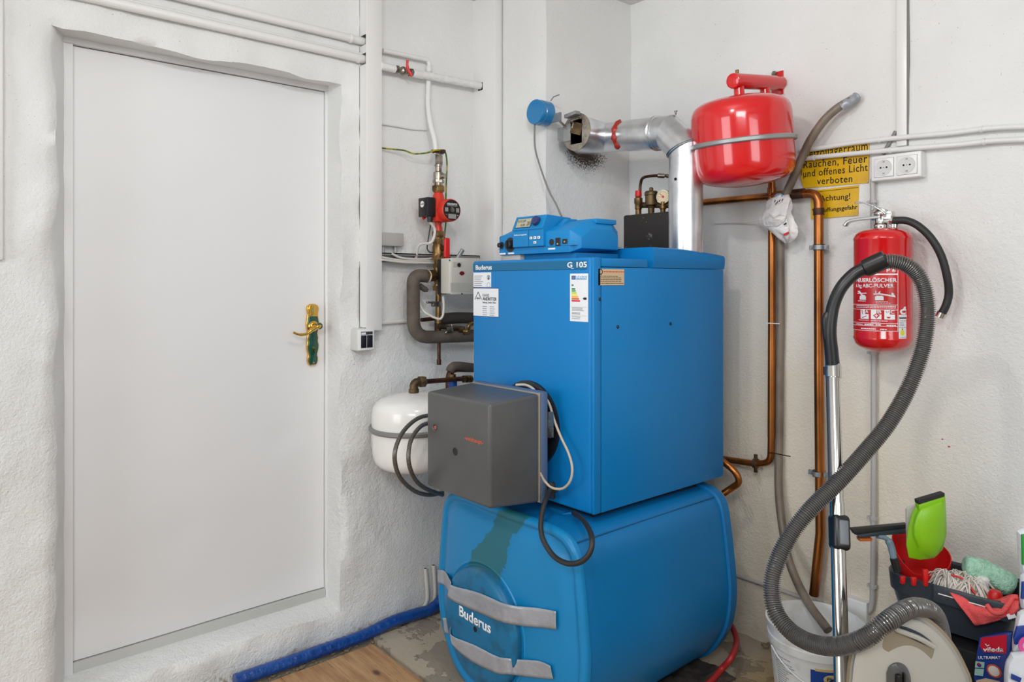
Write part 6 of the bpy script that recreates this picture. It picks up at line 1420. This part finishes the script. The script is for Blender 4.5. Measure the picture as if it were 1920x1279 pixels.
# body: standing on end, beige shell facing the room
vb = thing('vacuum_cleaner', 'beige canister vacuum cleaner standing on end at the bottom right', 'vacuum cleaner', dp(1700, 1420, 1.66))
out = [(1592, 1290), (1597, 1240), (1608, 1200), (1632, 1180), (1668, 1160), (1700, 1154), (1730, 1162), (1760, 1184), (1786, 1215), (1806, 1252), (1818, 1290), (1826, 1400), (1800, 1460), (1700, 1480), (1620, 1460), (1590, 1380)]
cx_, cy2 = 1706, 1300
def oring(s_, d, out=out, c=(cx_, cy2)): 
    P_ = smooth_path([V((a, b, 0)) for a, b in out]+[V((out[0][0], out[0][1], 0))], 4)[:-1]
    return [dp(c[0]+(q.x-c[0])*s_, c[1]+(q.y-c[1])*s_, d) for q in P_]
BD = 1.675
MB().rings([oring(.96, BD+.20), oring(1.02, BD+.17), oring(1.05, BD+.10), oring(1.03, BD+.05)]).build('rear_shell', M['vacd'], vb, smooth=50)
MB().rings([oring(1.05, BD+.052), oring(1.06, BD+.046), oring(1.055, BD+.036), oring(1.03, BD+.032)]).build('bumper_strip', mat('bumper_beige', (150, 136, 112), .45), vb, smooth=50)
sh = MB().rings([oring(1.03, BD+.05), oring(1.025, BD+.034), oring(.985, BD+.028), oring(.972, BD+.012), oring(.955, BD+.003), oring(.91, BD-.002), oring(.8, BD-.006), oring(.5, BD-.010), oring(.1, BD-.010)]).build('front_shell', M['vac'], vb, smooth=50)
# handle recess and grip
rec = [(1680, 1171), (1700, 1182), (1728, 1190), (1748, 1204), (1752, 1222), (1745, 1240), (1715, 1240), (1660, 1222), (1655, 1205), (1668, 1180)]
MB().rings([oring(1.0, BD-.0065, rec, (1710, 1210)), oring(.94, BD-.0085, rec, (1710, 1210))]).build('grip_recess', M['vacd'], sh, smooth=50)
slot = [(1682, 1172), (1705, 1178), (1730, 1190), (1748, 1206), (1750, 1215), (1730, 1208), (1705, 1196), (1684, 1184)]
MB().rings([oring(1.0, BD-.009, slot, (1716, 1192)), oring(.92, BD-.0105, slot, (1716, 1192))]).build('grip_slot', M['mopb'], sh, smooth=50)
MB().tube(smooth_path([dp(1679, 1170, BD-.010), dp(1680, 1180, BD-.012), dp(1700, 1188, BD-.016), dp(1725, 1198, BD-.016), dp(1751, 1213, BD-.010)], 6), [.006]*25, 8).build('grip_bar', M['vac'], sh)
whl = [(1662, 1262), (1668, 1248), (1682, 1242), (1697, 1248), (1706, 1264), (1708, 1285), (1700, 1310), (1680, 1315), (1664, 1300)]
wl_ = MB().rings([oring(1.0, BD-.011, whl, (1685, 1276)), oring(.92, BD-.016, whl, (1685, 1276)), oring(.6, BD-.02, whl, (1685, 1276))]).build('swivel_wheel', mat('wheel_grey', (78, 80, 82), .25, coat=.3), vb, smooth=60)
MB().obox(dp(1684, 1276, BD-.022), RGT, FWD, V((0, 0, 1)), .012, .014, .03).build('wheel_fork', M['black'], wl_, bevel=.003)
MB().obox(dp(1694, 1272, BD-.022), RGT, FWD, V((0, 0, 1)), .004, .012, .026).build('wheel_rib', M['black'], wl_, bevel=.001)

# ------------------------------------------------------------------ white bucket
bc = dp(1528, 1160, 2.36); bkt = thing('bucket', 'white plastic bucket with a blue product label standing behind the vacuum hose', 'bucket', (bc.x, bc.y, .034)); brz = .300; brr = .152
MB().lathe([(.118, .036), (.120, .034), (.140, brz-.07), (.146, brz-.068), (.147, brz-.045), (.143, brz-.043), (brr-.004, brz-.008), (brr, brz-.006), (brr+.001, brz), (brr-.005, brz+.001), (brr-.008, brz-.01), (.140, brz-.06), (.118, .06), (.01, .05)], (bc.x, bc.y, 0), n=64, cap=False).build('bucket_body', M['bucketw'], bkt, smooth=50)
angc = math.atan2(CAM.y-bc.y, CAM.x-bc.x)
def bm_(u, z, c): 
    r_ = .120+(z-.034)/(brz-.10-.0)*.0205; return V((bc.x+(r_+.0008+c)*math.cos(angc+u/.13), bc.y+(r_+.0008+c)*math.sin(angc+u/.13), z))
lb = cyl_patch(bm_, -.012, .115, .06, .205, .0005, M['bluelab'], 'label', bkt, 14)
cyl_patch(bm_, .0, .115, .203, .211, .0007, mat('gold_print', (206, 186, 130), .5), 'label_edge', bkt, 12)
ctr_ = (.045, .180)
g = MB(); P0 = [bm_(ctr_[0]+.022*math.cos(a), ctr_[1]+.014*math.sin(a), .0008) for a in [2*PI*i/24 for i in range(24)]]; P1 = [bm_(ctr_[0]+.022*math.cos(a), ctr_[1]+.014*math.sin(a), .0014) for a in [2*PI*i/24 for i in range(24)]]
g.add(P0+P1, [tuple(range(24, 48))]+[(i, (i+1) % 24, 24+(i+1) % 24, 24+i) for i in range(24)]); g.build('label_oval', bpy.data.materials['gold_print'], lb)
text('Pic', lambda a, b, c: bm_(ctr_[0]-.012+a, ctr_[1]-.005+b, .0015+c), .012, .024, M['ink'], lb)
text('Fri', lambda a, b, c: bm_(.040+a, .132+b, .0010+c), .024, .034, M['whiteink'], lb, bold=.02)
rnd = random.Random(5); g = MB()
for k in range(18):
    z = .205-k*.0075; u = -.128 if k > 5 else -.132
    e_ = u+rnd.uniform(.03, .07)
    while u < e_: w_ = rnd.uniform(.004, .012); g.add([bm_(u, z, .0006), bm_(u+w_, z, .0006), bm_(u+w_, z+.0018, .0006), bm_(u, z+.0018, .0006)], [(0, 1, 2, 3)]); u += w_+.002
g.build('small_print', M['greyink'], bkt)
hb = [bm_(-.145+.25*t_, .222-.16*t_+.05*t_*t_, .004) for t_ in [i/14 for i in range(15)]]
MB().tube(hb, .0028, 8).build('bucket_handle', M['white'], bkt)

# ------------------------------------------------------------------ mop bucket and cleaning things
MQ = lambda px, py, d: dp(px, py, d)
mz = MQ(1655, 1068, 2.06).z
# box axes: long side along the wall, rotated a little
A0 = MQ(1652, 1065, 2.10); B0 = MQ(1905, 1150, 1.86)
e1 = V((B0.x-A0.x, B0.y-A0.y, 0)); Lm = e1.length; e1.normalize(); e2 = V((-e1.y, e1.x, 0))
if e2.y < 0: e2 = -e2
MW = .235; mo = V((A0.x, A0.y, 0)); 
def bp_(u, v, z): return mo+e1*u+e2*v+V((0, 0, z))
def rrect(u0, u1, v0, v1, z, r, n_=5):
    P_ = []
    for cu__, cv__, a in ((u1-r, v1-r, 0), (u0+r, v1-r, 90), (u0+r, v0+r, 180), (u1-r, v0+r, 270)):
        for k in range(n_+1): t_ = math.radians(a+90*k/n_); P_.append(bp_(cu__+r*math.cos(t_), cv__+r*math.sin(t_), z))
    return P_
zr = (A0.z+B0.z)/2; zbm = MQ(1790, 1212, 1.92).z
mbk = thing('mop_bucket', 'anthracite oval mop bucket full of cleaning things on a black crate', 'bucket', bp_(Lm/2, MW/2, zbm))
MB().rings([rrect(.03, Lm-.03, .03, MW-.025, zbm, .05), rrect(.01, Lm-.01, .012, MW-.01, zr-.05, .06), rrect(.005, Lm-.005, .008, MW-.005, zr-.048, .06), rrect(0, Lm, 0, MW, zr, .07), rrect(.006, Lm-.006, .006, MW-.006, zr+.004, .065), rrect(.014, Lm-.014, .014, MW-.014, zr-.002, .06), rrect(.022, Lm-.022, .022, MW-.02, zr-.06, .055), rrect(.04, Lm-.04, .04, MW-.035, zbm+.01, .05)], cap=False).build('bucket_body', M['mopb'], mbk, smooth=45)
MB().rings([rrect(.03, Lm-.03, .03, MW-.03, zr-.075, .05), rrect(.03, Lm-.03, .03, MW-.03, zr-.07, .05)]).build('inner_grid', M['black'], mbk)
MB().rings([[bp_(u, v, z) for u, v, z in ((u_, -.006, zr-.040), (u_, .004, zr-.040), (u_, .004, zr+.006), (u_, -.006, zr+.006))] for u_ in (Lm*.42, Lm*.97)]).build('handle_bar', M['mopb'], mbk, bevel=.003)
MB().tube([bp_(Lm*.46, -.0075, zr-.014), bp_(Lm*.80, -.0075, zr-.014)], .0016, 6).build('chrome_line', M['white'], mbk)
crm = mat('crate_black', (30, 30, 32), .4); crt = MB().rings([rrect(.02, Lm-.01, -.01, MW-.03, .0135, .03), rrect(.01, Lm, -.02, MW-.02, zbm-.012, .03)]).build('crate', crm, bevel=.004)
tag(crt, 'black crate carrying the mop bucket', 'crate')
def mp_front(px, py, off):   # point on a plane parallel to the bucket's front
    r_ = FWD+RGT*((px-960)/FPX)+V((0, 0, (HOR-py)/FPX)); o_ = bp_(0, off, 0); t_ = (o_-CAM).dot(e2)/r_.dot(e2); return CAM+r_*t_
# red wringer basket
wc_ = MQ(1722, 1055, 2.02)
rb = thing('wringer_basket', 'red plastic wringer basket on the left end of the mop bucket', 'basket', V((wc_.x, wc_.y, zr)))
bc_ = mp_front(1727, 1092, .115); zb0 = bc_.z
def bsk(th, s_, k):   # k 0 bottom .. 1 rim
    c_, n_ = math.cos(th), math.sin(th)
    hh4 = .085+(-.045*c_ if c_ < 0 else -.008*c_)+(.030*n_ if n_ > 0 else .042*n_)
    return bc_+e1*(c_*.078*s_*(.86+.14*k))+e2*(n_*.062*s_*(.86+.14*k))+V((0, 0, hh4*k))
NB = 48; rg_ = lambda s_, k: [bsk(2*PI*i/NB, s_, k) for i in range(NB)]
MB().rings([rg_(.97, 0), rg_(1, .02), rg_(1, .5), rg_(1, 1), rg_(.965, 1), rg_(.965, .5), rg_(.95, .03)]).build('basket_wall', M['redplast'], rb, smooth=50)
for a, b, c, d in ((1694, 1082, 1096, 2.03), (1715, 1084, 1099, 2.01), (1737, 1069, 1100, 1.985)): MB().prism([MQ(a-5, b, d), MQ(a+5, b, d), MQ(a+3.5, c, d), MQ(a-3.5, c, d)], FWD*.01).build('basket_foot', M['redplast'], rb, bevel=.002)
# green dustpan
dg = thing('dustpan', 'lime green dustpan with black lip standing in the red basket', 'dustpan', MQ(1730, 1055, 2.0))
o1 = [(1723, 940), (1772, 925), (1774, 960), (1775, 1000), (1768, 1030), (1752, 1046), (1725, 1050), (1704, 1046), (1699, 1020), (1702, 990), (1710, 962)]
o2 = [(1727, 952), (1768, 938), (1770, 975), (1768, 1015), (1755, 1040), (1740, 1040), (1722, 1030), (1712, 1005), (1712, 985), (1718, 965), (1724, 955)]
mk = lambda l, d, s_=1, c=(1738, 990): [MQ(c[0]+(a-c[0])*s_, c[1]+(b-c[1])*s_, d) for a, b in l]
MB().rings([mk(o1, 2.04, 1), mk(o1, 2.012, 1), mk(o2, 2.004, 1.05), mk(o2, 1.992, .9), mk(o2, 1.985, .5)]).build('pan', M['green'], dg, smooth=45, bevel=.002)
MB().prism([MQ(1723, 946, 1.998), MQ(1722, 939, 1.998), MQ(1771, 924.5, 1.998), MQ(1771, 931, 1.998)], FWD*.02).build('rubber_lip', M['rubber'], dg)
MB().prism([MQ(1724, 958, 1.996), MQ(1723, 947, 1.996), MQ(1771, 932, 1.996), MQ(1770, 944, 1.996)], FWD*.02).build('lip_holder', M['green'], dg, bevel=.001)
tag(MB().prism([MQ(1701, 968, 2.06), MQ(1701, 955, 2.06), MQ(1707, 951, 2.06), MQ(1722, 946, 2.06), MQ(1712, 1040, 2.06), MQ(1703, 1030, 2.06)], FWD*.012).build('hand_brush', M['cable'], bevel=.003), 'pale hand brush handle behind the green dustpan', 'brush')
# squeegee
sq = thing('window_squeegee', 'grey window squeegee leaning left out of the mop bucket', 'squeegee', MQ(1672, 1060, 2.05))
MB().prism([MQ(1598, 993, 2.02), MQ(1603, 1003, 2.02), MQ(1703, 990, 2.08), MQ(1703, 983, 2.08)], FWD*.02).build('rubber_blade', M['rubber'], sq, bevel=.002)
MB().prism([MQ(1605, 1003, 2.02), MQ(1613, 1009, 2.02), MQ(1702, 1001, 2.08), MQ(1702, 990, 2.08)], FWD*.024).build('blade_holder', M['mopb'], sq, bevel=.003)
MB().prism([MQ(1612, 1010, 2.025), MQ(1613, 1015.5, 2.025), MQ(1635, 1015, 2.035), MQ(1636, 1010, 2.035)], FWD*.02).build('bristle_pad', M['orangeb'], sq)
g = MB().tube(smooth_path([MQ(1645, 1005, 2.05), MQ(1662, 1010, 2.055), MQ(1671, 1025, 2.055), MQ(1676, 1048, 2.05), MQ(1682, 1072, 2.045)], 6), [.007]*8+[.010]*8+[.009]*9, 10); g.build('squeegee_handle', mat('squeegee_blue_grey', (120, 142, 158), .35), sq)
MB().cyl(MQ(1676, 1047, 2.045), MQ(1683, 1072, 2.04), .011, n=14).build('grip', M['black'], sq)
# mint towel roll
tp_ = smooth_path([MQ(1808, 1062, 2.04), MQ(1840, 1070, 2.03), MQ(1870, 1084, 2.01), MQ(1902, 1102, 1.99)], 14)
rg = [.012]+[.028]*3+[.031]*(len(tp_)-8)+[.030, .028, .024, .014]
R_ = MB().tube(tp_, rg[:len(tp_)], 40)
tw = R_.build('towel', M['towel'], disp=lambda p: V((nz(p, 90, .003, 1), nz(p, 90, .003, 2), nz(p, 90, .003, 3))), smooth=80); tag(tw, 'rolled mint green microfibre towel along the back of the mop bucket', 'towel')
sd_ = 0
# mop head strands
mh = thing('cotton_mop', 'white cotton mop head lying in the mop bucket', 'mop', MQ(1805, 1110, 1.95))
rnd = random.Random(4); cen = mp_front(1800, 1098, .085); g = MB()
for k in range(300):
    a = rnd.uniform(0, 2*PI); le = rnd.uniform(.018, .040); up_ = rnd.uniform(.15, 1.0)
    u = e1*math.cos(a)*1.1+e2*math.sin(a)*.8; o_ = cen+e1*rnd.uniform(-.040, .045)+e2*rnd.uniform(-.03, .02)+V((0, 0, rnd.uniform(-.025, -.005)))
    p1 = o_+u*le*.45+V((0, 0, .040*up_+.008)); p2 = o_+u*le+V((0, 0, .030*up_)); p3 = o_+u*le*1.35+V((0, 0, .008*up_-.004))
    g.tube(smooth_path([o_, p1, p2, p3], 2), .0023, 5)
o = g.build('strands', M['mop'], mh, smooth=60); o['kind'] = 'stuff'
MB().tube(smooth_path([mp_front(1783, 1078, .045), mp_front(1797, 1082, .045), mp_front(1806, 1086, .045)], 4), .0028, 6).build('red_stitching', M['redplast'], mh, label='red seam of the mop')
MB().tube(smooth_path([mp_front(1817, 1096, .045), mp_front(1823, 1106, .045), mp_front(1829, 1114, .045)], 4), .0035, 6).build('red_stitching', M['redplast'], mh)
# soap bottle (white cap shape) and yellow bottle with red cap
tag(MB().obox(mp_front(1842, 1099, .10), RGT, FWD, V((.1, 0, 1)).normalized(), .028, .03, .055).build('sponge_holder', M['white'], bevel=.010, seg=4), 'rounded white plastic holder between mop head and towel', 'holder')
yb = thing('cleaner_bottle', 'yellow cleaner bottle with red screw cap in the mop bucket', 'bottle', MQ(1864, 1140, 1.92))
c0 = mp_front(1866, 1128, .055); ax_ = V((.04, 0, 1)).normalized()
MB().lathe([(.024, -.05), (.024, -.008), (.020, .004)], c0, ax_, 24).build('bottle', M['yellowp'], yb)
MB().lathe([(.0185, .002), (.0170, .020), (.0125, .029), (.010, .030)], c0, ax_, 24).build('screw_cap', M['redplast'], yb)
# coral cloth draped over the rim
rows = [[(1776, 1106), (1800, 1110), (1825, 1121), (1848, 1126), (1868, 1126), (1884, 1120), (1900, 1116), (1910, 1122)],
        [(1782, 1114), (1805, 1122), (1828, 1134), (1850, 1142), (1870, 1146), (1888, 1140), (1902, 1128), (1911, 1130)],
        [(1795, 1131), (1812, 1137), (1832, 1146), (1852, 1152), (1872, 1154), (1890, 1149), (1904, 1140), (1910, 1138)],
        [(1810, 1150), (1822, 1153), (1838, 1157), (1855, 1158), (1873, 1158), (1889, 1153), (1900, 1149), (1906, 1146)],
        [(1828, 1172), (1834, 1172), (1845, 1170), (1858, 1166), (1873, 1162), (1886, 1157), (1896, 1153), (1902, 1150)]]
def mp_front(px, py, off):   # point on the bucket's front plane
    r_ = FWD+RGT*((px-960)/FPX)+V((0, 0, (HOR-py)/FPX)); o_ = bp_(0, off, 0); t_ = (o_-CAM).dot(e2)/r_.dot(e2); return CAM+r_*t_
offs = [.03, -.006, -.014, -.012, -.008]
grid = [smooth_path([mp_front(a, b, offs[i]-.006*math.sin(j*1.9+i)) for j, (a, b) in enumerate(r_)], 4) for i, r_ in enumerate(rows)]
cols = [smooth_path([grid[i][j] for i in range(5)], 4) for j in range(len(grid[0]))]
n1, n2 = len(cols), len(cols[0]); g = MB().add([q for c in cols for q in c], [(i*n2+j, i*n2+j+1, (i+1)*n2+j+1, (i+1)*n2+j) for i in range(n1-1) for j in range(n2-1)])
cl = thing('cleaning_cloth', 'coral red microfibre cloth hanging over the rim of the mop bucket', 'cloth', cols[0][0])
o = g.build('cloth', M['cloth'], cl, smooth=70); s__ = o.modifiers.new('t', 'SOLIDIFY'); s__.thickness = .003
MB().tube(smooth_path([mp_front(1850, 1134, -.012), mp_front(1862, 1148, -.018), mp_front(1878, 1148, -.018), mp_front(1890, 1134, -.012), mp_front(1900, 1120, -.008), mp_front(1909, 1120, -.006)], 6), .006, 10).build('rolled_hem', M['cloth'], cl)
a_ = mp_front(1889, 1152, -.018); MB().prism([mp_front(1887, 1153, -.018), mp_front(1891, 1162, -.018), mp_front(1906, 1158, -.018), mp_front(1901, 1148, -.018)], (0, .001, 0)).build('care_tag', M['paper'], cl)
# refill pack below
pk = thing('mop_refill_pack', 'red and blue mop refill pack standing in front of the black crate', 'pack', mp_front(1862, 1290, -.05))
pf = lambda px, py, o_=0: mp_front(px, py, -.045-o_)
def ppoly(l, th, m_, nm, par=pk, o_=0, **k): return MB().prism([pf(a, b, o_) for a, b in l], e2*th).build(nm, m_, par, **k)
body_ = ppoly([(1836, 1196), (1830, 1230), (1825, 1272), (1836, 1300), (1890, 1305), (1893, 1240), (1897, 1188), (1888, 1187)], .02, M['packb'], 'pack_body', bevel=.003)
ppoly([(1840, 1196), (1888, 1190), (1887, 1216), (1886, 1226), (1845, 1223), (1837, 1212)], .001, mat('pack_red', (206, 24, 52), .35), 'red_field', o_=.0012)
def ptext(s, x0, x1, yb, h, m_, b=.01): 
    a_, b_ = pf(x0, yb, .0026), pf(x1, yb, .0026); return text(s, lambda u, v, c: a_+(b_-a_).normalized()*u+V((0, 0, 1))*v-e2*c, h, (b_-a_).length, m_, pk, bold=b)
kp = 1.85/1358
ptext('vileda', 1843, 1881.5, 1222, 8.5*kp, M['whiteink'], .025); ptext('ULTRAMAT', 1834, 1876, 1236, 5.5*kp, M['whiteink'], .02)
stroke(pk, lambda u, v, c: pf(1851, 1211.5, .0028)+e1*u+V((0, 0, v))-e2*c, [(-.004, .004), (0, 0), (.004, .004)], .002, M['whiteink'], 'brand_tick')
ppoly([(1829, 1240), (1846, 1242), (1845, 1253), (1828, 1252)], .001, mat('pack_mint', (160, 200, 190), .4), 'info_field', o_=.0014); ppoly([(1828, 1254), (1845, 1255), (1843, 1268), (1827, 1266)], .001, bpy.data.materials['pack_mint'], 'info_field', o_=.0014)
pc = pf(1836, 1247, .0022); MB().cyl(pc, pc-e2*.0012, .005, n=16).build('icon_dot', M['packb'], pk); MB().cyl(pc-e2*.001+V((0, 0, .003)), pc-e2*.0024+V((0, 0, .003)), .003, n=12).build('icon_dot', M['redplast'], pk)
pc = pf(1864, 1258, .0012); MB().cyl(pc, pc-e2*.0014, .0165, n=28).build('photo_ring', mat('ring_orange', (196, 80, 50), .5), pk); MB().cyl(pc-e2*.0012, pc-e2*.0026, .0125, n=24).build('photo_disc', M['mop'], pk)
ppoly([(1830, 1276), (1848, 1272), (1875, 1278), (1874, 1288), (1832, 1288)], .001, M['beigelab'], 'photo_floor', o_=.0014)
# detergent packs at the right edge, standing on each other
def pack(nm, l, d0, dep, m_, lab, parts=()):
    t_ = thing(nm, lab, 'pack', MQ(sum(a for a, b in l)/len(l), max(b for a, b in l), d0))
    P_ = [V((a, b, 0)) for a, b in l]; c = sum(P_, V())/len(P_); P_ = smooth_path(P_+[P_[0]], 4)[:-1]
    mkr = lambda s_, d: [MQ(c.x+(q.x-c.x)*s_, c.y+(q.y-c.y)*s_, d) for q in P_]
    MB().rings([mkr(.8, d0+dep), mkr(1, d0+dep*.75), mkr(1.02, d0+dep*.4), mkr(.97, d0+.012), mkr(.8, d0), mkr(.3, d0-.004)]).build('film_pack', m_, t_, smooth=60)
    for k, (ll, mm, off) in enumerate(parts):
        MB().prism([MQ(a, b, d0-.007-off) for a, b in ll], FWD*.006).build(('printed_field'), mm, t_, bevel=.001)
    return t_
pack('refill_pouch', [(1906, 995), (1925, 990), (1990, 1000), (1990, 1075), (1925, 1078), (1912, 1066)], 1.86, .07, M['packw'], 'clear pouch with green print at the upper right edge', [([(1917, 1003), (1985, 1003), (1985, 1060), (1918, 1060)], M['packg'], 0)])
pack('tissue_pack', [(1913, 1078), (1930, 1072), (1995, 1075), (1995, 1142), (1925, 1144), (1912, 1130)], 1.82, .09, M['packw'], 'white and blue film pack second from the top at the right edge', [([(1918, 1092), (1985, 1082), (1985, 1120), (1916, 1124)], M['packb'], 0)])
pk3 = pack('tissue_pack', [(1908, 1148), (1925, 1142), (1995, 1142), (1995, 1225), (1910, 1225), (1898, 1212), (1902, 1175)], 1.76, .11, M['packw'], 'white and blue film pack with a pink ring at the right edge', [([(1904, 1210), (1902, 1196), (1908, 1176), (1990, 1165), (1990, 1200), (1915, 1206)], M['packb'], 0)])
c_ = MQ(1926, 1210, 1.744); MB().lathe([(.012, 0), (.022, 0), (.022, .002), (.012, .002)], c_, -FWD, 32, cap=False).build('pink_ring', M['packp'], pk3)
pk4 = pack('cotton_pack', [(1893, 1228), (1905, 1222), (1995, 1222), (1995, 1330), (1900, 1330), (1884, 1310), (1884, 1250)], 1.73, .12, M['packw'], 'white film pack at the lower right corner, lowest of the packs')
MB().prism([MQ(1898, 1264, 1.716), MQ(1897, 1274, 1.716), MQ(1913, 1281, 1.716), MQ(1916, 1272, 1.716)], FWD*.004).build('printed_badge', M['packb'], pk4, bevel=.001)
